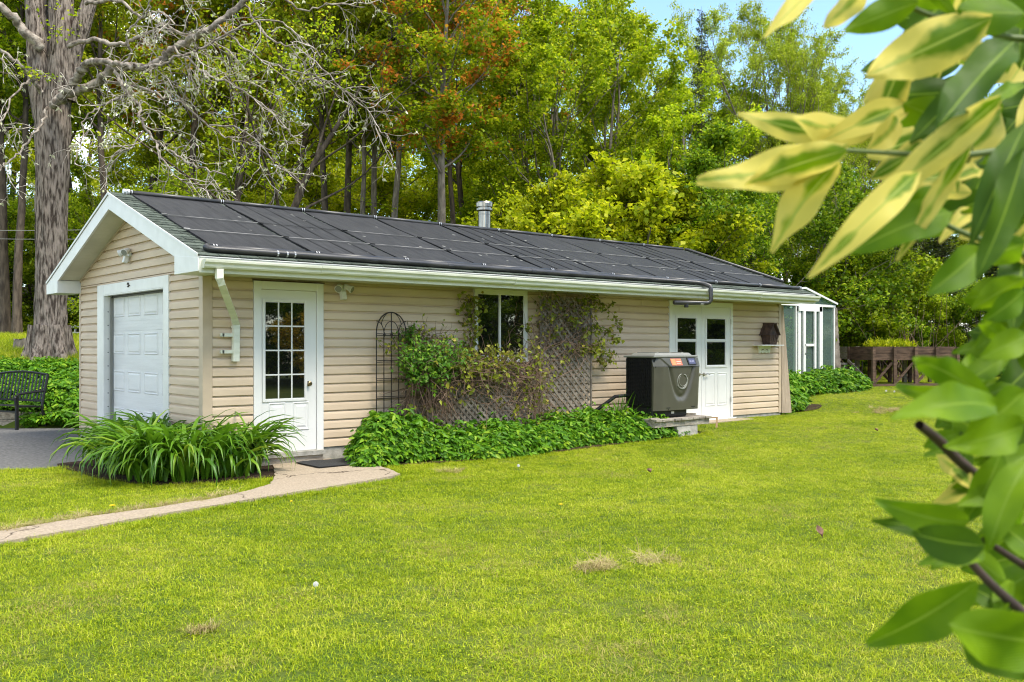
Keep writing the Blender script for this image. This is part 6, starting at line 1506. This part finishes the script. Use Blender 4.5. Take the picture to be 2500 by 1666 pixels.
# ------------------------------------------------------------------ grass
def grass_mat():
    m, t, b, l = nodes('grass_blades')
    g = t.nodes.new('ShaderNodeNewGeometry'); r = t.nodes.new('ShaderNodeValToRGB'); cr = r.color_ramp
    for _ in range(2): cr.elements.new(.5)
    for e, (p, c) in zip(cr.elements, ((0, (.085, .16, .003)), (.35, (.275, .375, .004)), (.75, (.45, .505, .006)), (1, (.62, .60, .08)))): e.position = p; e.color = (*c, 1)
    # per-blade and patchy variation across the lawn
    n = t.nodes.new('ShaderNodeTexNoise'); n.inputs['Scale'].default_value = .55; n.inputs['Detail'].default_value = 6; n.inputs['Roughness'].default_value = .62; l(g.outputs['Position'], n.inputs['Vector'])
    n2 = t.nodes.new('ShaderNodeTexNoise'); n2.inputs['Scale'].default_value = 5.5; n2.inputs['Detail'].default_value = 4; l(g.outputs['Position'], n2.inputs['Vector'])
    a = t.nodes.new('ShaderNodeMath'); a.operation = 'MULTIPLY_ADD'; l(g.outputs['Random Per Island'], a.inputs[0]); a.inputs[1].default_value = .95
    c = t.nodes.new('ShaderNodeMath'); c.operation = 'MULTIPLY_ADD'; l(n.outputs['Fac'], c.inputs[0]); c.inputs[1].default_value = 1.35; c.inputs[2].default_value = -.62
    l(c.outputs[0], a.inputs[2])
    d = t.nodes.new('ShaderNodeMath'); d.operation = 'MULTIPLY_ADD'; l(n2.outputs['Fac'], d.inputs[0]); d.inputs[1].default_value = .7; l(a.outputs[0], d.inputs[2])
    e = t.nodes.new('ShaderNodeMath'); e.operation = 'SUBTRACT'; l(d.outputs[0], e.inputs[0]); e.inputs[1].default_value = .40
    l(e.outputs[0], r.inputs['Fac'])
    # straw-coloured tips in worn patches
    n3 = t.nodes.new('ShaderNodeTexNoise'); n3.inputs['Scale'].default_value = 1.1; n3.inputs['Detail'].default_value = 7; n3.inputs['Roughness'].default_value = .7; l(g.outputs['Position'], n3.inputs['Vector'])
    f = t.nodes.new('ShaderNodeMath'); f.operation = 'MULTIPLY_ADD'; l(g.outputs['Random Per Island'], f.inputs[0]); f.inputs[1].default_value = .25; l(n3.outputs['Fac'], f.inputs[2])
    mr = t.nodes.new('ShaderNodeMapRange'); mr.inputs['From Min'].default_value = .76; mr.inputs['From Max'].default_value = .84; l(f.outputs[0], mr.inputs['Value'])
    mx = t.nodes.new('ShaderNodeMix'); mx.data_type = 'RGBA'; mx.inputs['B'].default_value = (.40, .34, .10, 1); l(mr.outputs['Result'], mx.inputs['Factor']); l(r.outputs['Color'], mx.inputs['A'])
    l(mx.outputs['Result'], b.inputs['Base Color']); b.inputs['Roughness'].default_value = .55; b.inputs['Specular IOR Level'].default_value = .25
    tr = t.nodes.new('ShaderNodeBsdfTranslucent'); l(mx.outputs['Result'], tr.inputs['Color']); ms = t.nodes.new('ShaderNodeMixShader'); ms.inputs['Fac'].default_value = .35
    l(b.outputs['BSDF'], ms.inputs[1]); l(tr.outputs['BSDF'], ms.inputs[2]); l(ms.outputs['Shader'], t.nodes['Material Output'].inputs['Surface']); return m
GM = grass_mat(); M['dry'] = leaf_mat('dry_grass', [(0, (.26, .20, .08)), (.5, (.38, .30, .14)), (1, (.30, .30, .06))], .2)
M['clover'] = leaf_mat('clover_leaf', [(0, (.06, .13, .02)), (1, (.14, .24, .05))], .3)
def patch_mesh(name, seed, n, size, h0, h1, w_, m, lean=.5, clover=0):
    rng = np.random.default_rng(seed); P = np.column_stack([rng.uniform(-size, size, n), rng.uniform(-size, size, n), np.full(n, -.01)]); az = rng.uniform(0, 6.28, n); L_ = rng.uniform(h0, h1, n) * rng.choice([1, 1, 1, 1.35], n); ln = rng.uniform(.05, lean, n) * 1.2
    H_ = np.column_stack([np.cos(az), np.sin(az), np.zeros(n)]); S = np.column_stack([-np.sin(az), np.cos(az), np.zeros(n)]) * (w_ * rng.uniform(.6, 1.2, n) / 2)[:, None]; U = np.array([0, 0, 1.])
    mid = P + U * (L_ * .55)[:, None] + H_ * (L_ * ln * .4)[:, None]; tip = P + U * (L_ * (1 - ln * .35))[:, None] + H_ * (L_ * ln * 1.3)[:, None]
    V = np.stack([P - S, P + S, mid + S * .8, mid - S * .8, tip + S * .12, tip - S * .12], 1).reshape(-1, 3); b = (np.arange(n) * 6)[:, None]; Q = np.concatenate([b + np.array([0, 1, 2, 3]), b + np.array([3, 2, 4, 5])], 0)
    if clover:
        Pc = np.column_stack([rng.uniform(-size, size, clover), rng.uniform(-size, size, clover), rng.uniform(.015, .035, clover)]); a = rng.uniform(0, 6.28, clover)
        V2, Q2 = leaves(Pc, np.column_stack([np.cos(a), np.sin(a), np.full(clover, .1)]), np.tile([0, 0, 1.], (clover, 1)) + rng.normal(0, .2, (clover, 3)), np.full(clover, .014), np.full(clover, .012), .1); Q = np.concatenate([Q, Q2 + len(V)]); V = np.concatenate([V, V2])
    me = np_mesh(name, V, Q, m); return bpy.data.objects.new(name, me)
PS = .17
gc = bpy.data.collections.new('grass_tufts'); 
for i in range(5): gc.objects.link(patch_mesh('grass_tuft_%s' % 'abcde'[i], 50 + i, 1050, PS * 1.18, .014, .036, .0036, GM, 1.1, 40 if i > 2 else 0))
dc = bpy.data.collections.new('dry_tufts')
for i in range(2): dc.objects.link(patch_mesh('dry_tuft_%s' % 'ab'[i], 70 + i, 420, PS * 1.05, .02, .06, .0040, M['dry'], 1.6))
lc_ = bpy.data.collections.new('long_tufts')
for i in range(2): lc_.objects.link(patch_mesh('long_tuft_%s' % 'ab'[i], 80 + i, 420, .3, .08, .22, .008, GM, .8))
def scatter(name, pts, nrm_, coll, label, seed=0, smin=.85, smax=1.2):
    me = bpy.data.meshes.new(name); me.from_pydata(pts, [], []); rr = random.Random(seed)
    at_ = me.attributes.new('turn', 'FLOAT_VECTOR', 'POINT'); vals = []
    for nn in nrm_:
        q_ = Vector(nn).to_track_quat('Z', 'Y').to_matrix() @ Matrix.Rotation(rr.uniform(0, 6.28), 3, 'Z'); vals += list(q_.to_euler())
    at_.data.foreach_set('vector', vals)
    o = bpy.data.objects.new(name, me); COL.objects.link(o)
    ng = bpy.data.node_groups.new(name + '_nodes', 'GeometryNodeTree'); ng.interface.new_socket('Geometry', in_out='INPUT', socket_type='NodeSocketGeometry'); ng.interface.new_socket('Geometry', in_out='OUTPUT', socket_type='NodeSocketGeometry')
    N = ng.nodes; gi = N.new('NodeGroupInput'); go = N.new('NodeGroupOutput'); ip = N.new('GeometryNodeInstanceOnPoints'); ci = N.new('GeometryNodeCollectionInfo'); ci.inputs['Collection'].default_value = coll; ci.inputs['Separate Children'].default_value = True; ci.inputs['Reset Children'].default_value = True
    na = N.new('GeometryNodeInputNamedAttribute'); na.data_type = 'FLOAT_VECTOR'; na.inputs['Name'].default_value = 'turn'; rv = N.new('FunctionNodeRandomValue'); rv.data_type = 'FLOAT'
    rv.inputs[2].default_value = smin; rv.inputs[3].default_value = smax
    e2r = N.new('FunctionNodeEulerToRotation')
    ln = ng.links.new; ln(gi.outputs[0], ip.inputs['Points']); ln(ci.outputs[0], ip.inputs['Instance']); ip.inputs['Pick Instance'].default_value = True
    ln(na.outputs['Attribute'], e2r.inputs[0]); ln(e2r.outputs[0], ip.inputs['Rotation']); ln(rv.outputs[1], ip.inputs['Scale']); ln(ip.outputs[0], go.inputs[0])
    md = o.modifiers.new('scatter', 'NODES'); md.node_group = ng
    o['kind'] = 'stuff'; o['label'] = label; o['category'] = 'grass'; return o
def gn(x, y): return Vector((-(gz(x + .15, y) - gz(x - .15, y)) / .3, -(gz(x, y + .15) - gz(x, y - .15)) / .3, 1))
AVOID = [PATHD, DRIVED, BED, BED2]
def grow(poly, d):
    cx_ = sum(p[0] for p in poly) / len(poly); return poly
gp_, gnr, dp_, dnr, lp_, lnr = [], [], [], [], [], []
rg = random.Random(9)
bld = lambda x, y: -.12 < x < LX + .1 and -.10 < y < WY + .1
def covered(x, y, r=.13):
    for poly in AVOID:
        for ax, ay in ((0, 0), (r, 0), (-r, 0), (0, r), (0, -r)):
            if inside((x + ax, y + ay), poly): return True
    return False
F = 3.9
while F < 33:
    w0 = (F * 1300 / FPX) + 3.5; r = -w0; st = .27 if F < 14 else .33
    while r < w0:
        rr_, ff = r + rg.uniform(-.06, .06), F + rg.uniform(-.06, .06); p = CAM + RT * rr_ + FW * ff; r += st
        if bld(p.x, p.y): continue
        left_bank = (ff > 17.2 and rr_ / ff < -.28)
        if p.y > 5.2 and not left_bank and p.x < LX + 1: continue
        if covered(p.x, p.y): 
            continue
        if left_bank:
            if ff > 18.5: lp_.append((p.x, p.y, gz(p.x, p.y))); lnr.append(gn(p.x, p.y))
            continue
        if -1.2 < p.x < 8.0 and -1.2 < p.y < 0 : 
            if covered(p.x, p.y, .2): continue
        gp_.append((p.x, p.y, gz(p.x, p.y))); gnr.append(gn(p.x, p.y))
    F += st
scatter('grass', gp_, gnr, gc, 'short mown lawn grass, yellow-green with worn patches', 1)
scatter('bank_grass', lp_, lnr, lc_, 'longer grass on the bank around the old maple', 2)
# fine edge tufts along path, driveway and beds so that the grass meets them raggedly; dry cuttings on the far side of the path
ed, en = [], []
sc_ = bpy.data.collections.new('edge_tufts')
for i in range(3): sc_.objects.link(patch_mesh('edge_tuft_%s' % 'abc'[i], 90 + i, 90, .055, .016, .05, .0038, GM, 1.1))
def along(poly, d, lo=.0, hi=.22):
    out = []; n = len(poly)
    for i in range(n):
        a, b = Vector(poly[i]), Vector(poly[(i + 1) % n]); L_ = (b - a).length
        if L_ < 1e-6: continue
        nn = Vector((b.y - a.y, a.x - b.x)) / L_
        for k in range(max(1, int(L_ * d))):
            for s_ in (1, -1):
                p = a + (b - a) * rg.random() + nn * s_ * (lo + (hi - lo) * rg.random())
                if not inside(p, poly): out.append(p)
    return out
for poly in (PATHD, DRIVED, BED, BED2):
    for p in along(poly, 46, .0, .24):
        if bld(p.x, p.y) or any(inside(p, q_) for q_ in (PATHD, DRIVED, BED, BED2)): continue
        rr_, ff = cam_co(p.x, p.y)
        if ff < 3 or abs(rr_) > ff * .6 or (poly is DRIVED and ff > 15): continue
        ed.append((p.x, p.y, gz(p.x, p.y))); en.append((0, 0, 1))
scatter('edge_grass', ed, en, sc_, 'ragged grass along the edges of path, drive and beds', 3, .8, 1.25)
fl = [G(*q_) for q_ in ((-40, 1310), (60, 1298), (212, 1268), (382, 1244), (450, 1236), (531, 1220), (575, 1210))]
dd, dn = [], []
sd2 = bpy.data.collections.new('dry_edge_tufts')
for i in range(2): sd2.objects.link(patch_mesh('dry_edge_%s' % 'ab'[i], 95 + i, 60, .06, .02, .055, .0038, M['dry'], 2.2))
for i in range(len(fl) - 1):
    a, b = fl[i], fl[i + 1]
    for k in range(int((b - a).length * 42)):
        p = a + (b - a) * rg.random() + Vector((-.25, 1, 0)).normalized() * (abs(rg.gauss(0, .11)) - .02); dd.append((p.x, p.y, gz(p.x, p.y) + .008)); dn.append((rg.uniform(-.4, .4), rg.uniform(-.4, .4), 1))
for (px, py, n, s_) in ((1450, 1390, 13, .07), (1600, 1375, 6, .08), (490, 1545, 5, .04), (2170, 1005, 34, .26), (1090, 1155, 8, .1)):
    c = G(px, py)
    for k in range(n): x, y = c.x + rg.gauss(0, s_), c.y + rg.gauss(0, s_ * .6); dd.append((x, y, gz(x, y) + .015)); dn.append((rg.uniform(-.5, .5), rg.uniform(-.5, .5), 1))
scatter('dry_grass', dd, dn, sd2, 'straw-coloured dry clippings beside the path and on the lawn', 4, .7, 1.3)
print('grass', len(gp_), len(lp_), len(ed), len(dd))
# ------------------------------------------------------------------ dandelions and leaf litter
M['dandy'] = ofc('dandelion_yellow', (.80, .60, .02), .7); M['fluff'] = ofc('dandelion_fluff', (.72, .72, .68), .9); M['stem'] = ofc('flower_stem_green', (.12, .22, .04), .6); M['deadleaf'] = mat('brown_dead_leaf', (.22, .12, .075), .9, (.12, .065, .045), scale=20)
def dandelion(px, py, label, seedhead=False, s_=1.0, h=.05):
    c = G(px, py); t = thing('dandelion', label, 'dandelion', tuple(c), 'dandelions in the lawn')
    make('stalk', MB().tube([(c.x, c.y, c.z), (c.x + .005, c.y, c.z + h)], .003, 5), M['stem'], t)
    if seedhead:
        rr = np.random.default_rng(3); q_ = MB(); o = Vector((c.x + .005, c.y, c.z + h + .02))
        for k in range(90):
            d = Vector(unit(rr.normal(0, 1, (1, 3)))[0]); q_.bar(o, o + d * .022 * s_, .002, .002)
        make('seed_head', q_, M['fluff'], t)
    else:
        q_ = MB(); o = Vector((c.x + .005, c.y, c.z + h))
        for k in range(34):
            a = k * 2.4; rr_ = .020 * s_ * math.sqrt((k + 1) / 34); q_.bar(o, o + Vector((math.cos(a) * rr_, math.sin(a) * rr_, .014 - rr_ * .3)), .006, .002)
        make('flower_head', q_, M['dandy'], t)
dandelion(273, 1252, 'large yellow dandelion in the dry grass beside the path', s_=1.5, h=.06); dandelion(769, 1455, 'white dandelion seed head in the open lawn', True, .75, .045)
dandelion(1368, 1247, 'small yellow dandelion in the middle of the lawn', s_=1.1); dandelion(1265, 1150, 'pale dandelion seed head near the ground cover', True, .9, .04)
dandelion(710, 1240, 'small yellow dandelion between path tip and door', s_=.8)
dandelion(2163, 962, 'tiny white seed head near the raised planter', True, 1.2); dandelion(2183, 964, 'second tiny white seed head nearest to the raised planter', True, 1.1)
for px, py, lb in ((2001, 1322, 'curled brown dead leaf standing in the lawn'), (1585, 1160, 'small dark dead leaf on the lawn'), (2140, 1057, 'tiny dark leaf on the lawn beyond the shrub')):
    c = G(px, py); mm = MB().grid(lambda u, v: (c.x + (u - .5) * .09 * math.sin(math.pi * min(.98, v + .05)), c.y + (v - .5) * .05, c.z + .025 + .07 * v * (1 if 'curled' in lb else .3) + .02 * abs(u - .5) * 3), 6, 8)
    o = make('dead_leaf', mm, M['deadleaf'], smooth=True); tag(o, lb, 'dead leaf'); centre(o, (c.x, c.y, c.z))

# ------------------------------------------------------------------ variegated shrub close to the camera
def shrub_mat(name, varieg, g1, g2):
    m, t, b, l = nodes(name); uv = t.nodes.new('ShaderNodeUVMap'); uv.uv_map = 'uv'; sx = t.nodes.new('ShaderNodeSeparateXYZ'); l(uv.outputs['UV'], sx.inputs[0])
    oi = t.nodes.new('ShaderNodeObjectInfo'); tc = t.nodes.new('ShaderNodeTexCoord'); n = t.nodes.new('ShaderNodeTexNoise'); n.inputs['Scale'].default_value = 17; n.inputs['Detail'].default_value = 3
    ad = t.nodes.new('ShaderNodeVectorMath'); ad.operation = 'ADD'; l(tc.outputs['Object'], ad.inputs[0]); l(oi.outputs['Random'], ad.inputs[1]); l(ad.outputs[0], n.inputs['Vector'])
    r = t.nodes.new('ShaderNodeValToRGB'); r.color_ramp.elements[0].color = (*g1, 1); r.color_ramp.elements[1].color = (*g2, 1); r.color_ramp.elements[0].position = .35; r.color_ramp.elements[1].position = .65; l(n.outputs['Fac'], r.inputs['Fac']); out = r.outputs['Color']
    # midrib and side veins: v across, u along
    ab = t.nodes.new('ShaderNodeMath'); ab.operation = 'ABSOLUTE'; l(sx.outputs['Y'], ab.inputs[0])
    if varieg:
        ad2 = t.nodes.new('ShaderNodeMath'); ad2.operation = 'MULTIPLY_ADD'; l(n.outputs['Fac'], ad2.inputs[0]); ad2.inputs[1].default_value = 2.5; l(ab.outputs[0], ad2.inputs[2])
        ob = t.nodes.new('ShaderNodeMath'); ob.operation = 'MULTIPLY_ADD'; l(oi.outputs['Random'], ob.inputs[0]); ob.inputs[1].default_value = .55; l(ad2.outputs[0], ob.inputs[2])
        ue = t.nodes.new('ShaderNodeMath'); ue.operation = 'MULTIPLY_ADD'; l(sx.outputs['X'], ue.inputs[0]); ue.inputs[1].default_value = .45; l(ob.outputs[0], ue.inputs[2])
        mr = t.nodes.new('ShaderNodeMapRange'); mr.inputs['From Min'].default_value = 1.80; mr.inputs['From Max'].default_value = 2.12; l(ue.outputs[0], mr.inputs['Value'])
        mx = t.nodes.new('ShaderNodeMix'); mx.data_type = 'RGBA'; mx.inputs['B'].default_value = (*varieg, 1); l(mr.outputs['Result'], mx.inputs['Factor']); l(out, mx.inputs['A']); out = mx.outputs['Result']
    rb = t.nodes.new('ShaderNodeMapRange'); rb.inputs['From Min'].default_value = .03; rb.inputs['From Max'].default_value = .075; l(ab.outputs[0], rb.inputs['Value'])
    mb_ = t.nodes.new('ShaderNodeMix'); mb_.data_type = 'RGBA'; mb_.inputs['A'].default_value = (.42, .50, .08, 1) if varieg else (.24, .36, .03, 1); l(rb.outputs['Result'], mb_.inputs['Factor']); l(out, mb_.inputs['B']); out = mb_.outputs['Result']
    l(out, b.inputs['Base Color']); b.inputs['Roughness'].default_value = .45; b.inputs['Specular IOR Level'].default_value = .25
    w_ = t.nodes.new('ShaderNodeTexWave'); w_.bands_direction = 'DIAGONAL'; w_.inputs['Scale'].default_value = 7; l(uv.outputs['UV'], w_.inputs['Vector']); bp_ = t.nodes.new('ShaderNodeBump'); bp_.inputs['Strength'].default_value = .25; bp_.inputs['Distance'].default_value = .003; l(w_.outputs['Fac'], bp_.inputs['Height']); l(bp_.outputs['Normal'], b.inputs['Normal'])
    tr = t.nodes.new('ShaderNodeBsdfTranslucent'); l(out, tr.inputs['Color']); ms = t.nodes.new('ShaderNodeMixShader'); ms.inputs['Fac'].default_value = .5; l(b.outputs['BSDF'], ms.inputs[1]); l(tr.outputs['BSDF'], ms.inputs[2]); l(ms.outputs['Shader'], t.nodes['Material Output'].inputs['Surface']); return m
M['vleaf'] = shrub_mat('variegated_leaf', (.74, .63, .13), (.12, .23, .004), (.26, .38, .006)); M['gleaf'] = shrub_mat('plain_shrub_leaf', None, (.11, .22, .004), (.21, .34, .006)); M['dleaf'] = shrub_mat('older_shrub_leaf', None, (.05, .115, .006), (.095, .18, .010)); M['shrubwood'] = mat('dark_shrub_branch', (.075, .045, .035), .8, (.035, .022, .018), scale=30)
M['gstem'] = ofc('green_shrub_twig', (.11, .15, .04), .6)
base_s = at(2760, 1700, .95); base_s.z = gz(base_s.x, base_s.y)
SH = thing('variegated_shrub', 'shrub close to the viewer with large green and cream-edged leaves', 'shrub', tuple(base_s)); so_ = Vector(base_s); rf_ = random.Random(17)
def shrub_leaf(bx_, by_, tx, ty_, wpx, F, kind, roll=None, sag=None, dF=None):
    """leaf from displayed pixel (bx_,by_) to tip, at distance F, width in displayed px"""
    a = Vector(dp(bx_, by_, F)); dF = rf_.uniform(-.05, .05) if dF is None else dF; b = Vector(dp(tx, ty_, F + dF)); ax = b - a; L_ = ax.length; ax.normalize(); view = (a - CAM).normalized(); sd_ = ax.cross(view).normalized(); nn = sd_.cross(ax).normalized()
    if nn.z < 0: nn = -nn; sd_ = -sd_
    roll = rf_.uniform(-.55, .55) if roll is None else roll; q_ = Matrix.Rotation(roll, 3, ax); sd_ = q_ @ sd_; nn = q_ @ nn; W_ = wpx * 1.05 * 1.0625 / FPX * F / max(.55, math.cos(roll)); sag = rf_.uniform(.02, .14) if sag is None else sag; ph = rf_.uniform(0, 6); am = rf_.uniform(.02, .055); vs, uvs = [], []; nu, nv = 12, 6
    for i in range(nu + 1):
        u = i / nu; hw = W_ / 2 * (math.sin(math.pi * min(1, u ** .85)) ** .72) * (1 - .18 * u) if u < 1 else 0
        hw = max(hw, .0015 if u > .98 else .002)
        for j in range(nv + 1):
            v = j / nv * 2 - 1; p = a + ax * (L_ * u) + sd_ * (hw * v) + nn * (sag * L_ * math.sin(math.pi * u) + abs(v) ** 1.3 * hw * .28 + am * L_ * math.sin(u * 11 + ph + v * 1.5) * abs(v)); vs.append(tuple(p - so_)); uvs.append((u, v))
    fs = [(i * (nv + 1) + j, (i + 1) * (nv + 1) + j, (i + 1) * (nv + 1) + j + 1, i * (nv + 1) + j + 1) for i in range(nu) for j in range(nv)]
    me = bpy.data.meshes.new('leaf'); me.from_pydata(vs, [], fs); ul = me.uv_layers.new(name='uv')
    for lp in me.loops: ul.data[lp.index].uv = uvs[lp.vertex_index]
    me.polygons.foreach_set('use_smooth', [True] * len(fs)); me.materials.append(M[{'v': 'vleaf', 'g': 'gleaf', 'd': 'dleaf'}[kind]]); o = bpy.data.objects.new('leaf', me); COL.objects.link(o); o.parent = SH; return a
HAND = [(1950, 330, 1602, 415, 96, .86, 'v'), (1935, 318, 1695, 262, 66, .90, 'v'), (1945, 345, 1712, 425, 84, .84, 'v'), (1915, 350, 1795, 432, 62, .88, 'v'), (1925, 372, 1773, 582, 88, .86, 'v'), (2110, 395, 1857, 640, 76, .80, 'v'), (2010, 300, 1822, 272, 74, .92, 'v'), (2075, 130, 1975, 330, 84, .90, 'v'), (1875, -25, 1758, 86, 46, .86, 'v'), (1990, -35, 1892, 64, 60, .86, 'v'),
 (2110, 5, 1942, 72, 74, .88, 'g'), (2280, 40, 1990, 175, 130, .84, 'v'), (2190, 60, 1985, 240, 90, .90, 'v'), (2060, 270, 1985, 350, 60, .9, 'v'), (2090, 240, 1880, 330, 70, .92, 'v'), (2130, 330, 2000, 410, 70, .88, 'v'), (2185, 488, 1945, 584, 92, .84, 'g'), (2252, 575, 2132, 676, 84, .84, 'g'), (2300, 225, 2015, 460, 86, .78, 'v'), (2330, 95, 2150, 300, 96, .84, 'd'), (2290, 130, 2090, 330, 74, .86, 'd'), (2353, 290, 2230, 560, 80, .80, 'd'), (2230, 330, 2060, 600, 46, .80, 'v'), (2200, 290, 2075, 240, 90, .90, 'g'),
 (2353, 345, 2245, 640, 80, .78, 'd'), (2150, 430, 2080, 505, 56, .88, 'g'), (2353, 560, 2240, 600, 70, .84, 'g'), (2353, 640, 2232, 712, 62, .88, 'g'), (2353, 668, 2255, 742, 60, .86, 'g'), (2360, 772, 2252, 822, 70, .86, 'g'), (2275, 915, 2100, 832, 66, .80, 'g'), (2190, 900, 2322, 818, 56, .86, 'g'), (2330, 800, 2262, 742, 44, .88, 'g'), (2290, 935, 2048, 962, 88, .74, 'g'), (2240, 928, 2058, 886, 52, .82, 'g'), (2353, 900, 2215, 1000, 96, .80, 'g'), (2353, 980, 2175, 1030, 90, .78, 'g'), (2260, 1010, 2190, 960, 56, .86, 'd'), (2240, 1090, 2152, 1046, 44, .88, 'v'), (2270, 1100, 2142, 1160, 50, .88, 'v'), (2190, 1075, 2240, 1130, 40, .88, 'v'),
 (2225, 1200, 2010, 1150, 78, .80, 'g'), (2200, 1222, 2003, 1195, 54, .84, 'd'), (2262, 1255, 2095, 1225, 96, .76, 'd'), (2262, 1270, 2110, 1300, 60, .80, 'g'), (2300, 1040, 2215, 1200, 74, .84, 'g'), (2360, 1060, 2270, 1270, 84, .80, 'g'), (2340, 1100, 2200, 1160, 60, .86, 'g'), (2310, 1335, 2195, 1255, 60, .84, 'g'), (2245, 1338, 1992, 1480, 104, .74, 'g'), (2185, 1440, 2440, 1480, 150, .70, 'g'), (2200, 1420, 2400, 1560, 120, .76, 'd'), (2300, 1390, 2230, 1350, 60, .84, 'd'), (2400, 1290, 2290, 1200, 70, .86, 'g'), (2353, 30, 2200, 20, 90, .86, 'g'), (2400, 60, 2230, -10, 90, .9, 'd'), (2190, 20, 2070, -30, 60, .9, 'g')]
for h_ in HAND: shrub_leaf(*h_)
for i in range(180):
    y_ = rf_.uniform(-60, 1350); edge = np.interp(y_, [-60, 100, 300, 430, 560, 700, 900, 1050, 1200, 1350], [2130, 2150, 2140, 2215, 2325, 2345, 2300, 2320, 2345, 2353]); x_ = rf_.uniform(edge, 2560); an = rf_.gauss(2.45, .55); L_ = rf_.uniform(110, 210); F_ = rf_.uniform(.92, 1.30); k = 'd' if rf_.random() < .55 else ('v' if y_ < 600 and rf_.random() < .55 else 'g')
    shrub_leaf(x_, y_, x_ + math.cos(an) * L_, y_ + abs(math.sin(an)) * L_, rf_.uniform(55, 95), F_, k)
for i in range(62):
    y_ = rf_.uniform(-60, 1350); edge = np.interp(y_, [-60, 100, 300, 430, 560, 700, 900, 1050, 1200, 1350], [2110, 2130, 2120, 2180, 2290, 2300, 2200, 2190, 2180, 2260]); x_ = rf_.uniform(edge, 2350); an = rf_.gauss(2.5, .7); L_ = rf_.uniform(60, 125)
    shrub_leaf(x_, y_, x_ + math.cos(an) * L_, y_ + abs(math.sin(an)) * L_, rf_.uniform(30, 54), rf_.uniform(.84, 1.05), 'v' if y_ < 600 and rf_.random() < .5 else 'g')
def branch(pts, r0_, r1_, F0, F1, m, nm='branch'):
    L_ = smoothline([dp(x, y_, f) for (x, y_), f in zip(pts, np.linspace(F0, F1, len(pts)))], 5); V, Q = tubes_np([(L_, np.linspace(r0_, r1_, len(L_)))], 8); me = np_mesh(nm, V - np.array(so_), Q, m, smooth=True); o = bpy.data.objects.new(nm, me); COL.objects.link(o); o.parent = SH
branch([(2520, 300), (2353, 335), (2200, 358), (2050, 352), (1930, 345)], .0042, .0018, .96, .86, M['gstem'], 'twig'); branch([(2480, 640), (2353, 585), (2280, 560), (2180, 520), (2120, 470)], .004, .002, .95, .86, M['gstem'], 'twig')
branch([(2600, 1300), (2400, 1180), (2353, 1150), (2270, 1110), (2205, 1060), (2160, 1015), (2112, 976)], .006, .0042, .95, .80, M['shrubwood']); branch([(2600, 1560), (2430, 1480), (2353, 1410), (2280, 1345), (2225, 1285), (2190, 1235)], .0058, .003, .86, .80, M['shrubwood'])
branch([(2600, 1420), (2420, 1340), (2353, 1300), (2260, 1240)], .006, .003, .98, .9, M['shrubwood']); branch([(2500, 900), (2353, 955), (2250, 960), (2215, 1000)], .005, .003, .95, .88, M['shrubwood']); branch([(2500, 60), (2353, 90), (2230, 60), (2100, 20), (1990, -60)], .004, .002, .95, .88, M['gstem'], 'twig')
branch([(2353, 1370), (2330, 1300), (2353, 1150), (2420, 900), (2450, 500), (2440, 0)], .012, .006, 1.15, 1.1, M['shrubwood']); branch([(2700, 1900), (2560, 1500), (2500, 1100), (2460, 700), (2480, 200), (2470, -100)], .018, .008, 1.1, 1.15, M['shrubwood'])
V, Q = tubes_np([(np.array([base_s + Vector((0, 0, -.05)), Vector(dp(2700, 1900, 1.1))]), np.array([.022, .018]))], 8); me = np_mesh('branch', V - np.array(so_), Q, M['shrubwood']); o = bpy.data.objects.new('branch', me); COL.objects.link(o); o.parent = SH
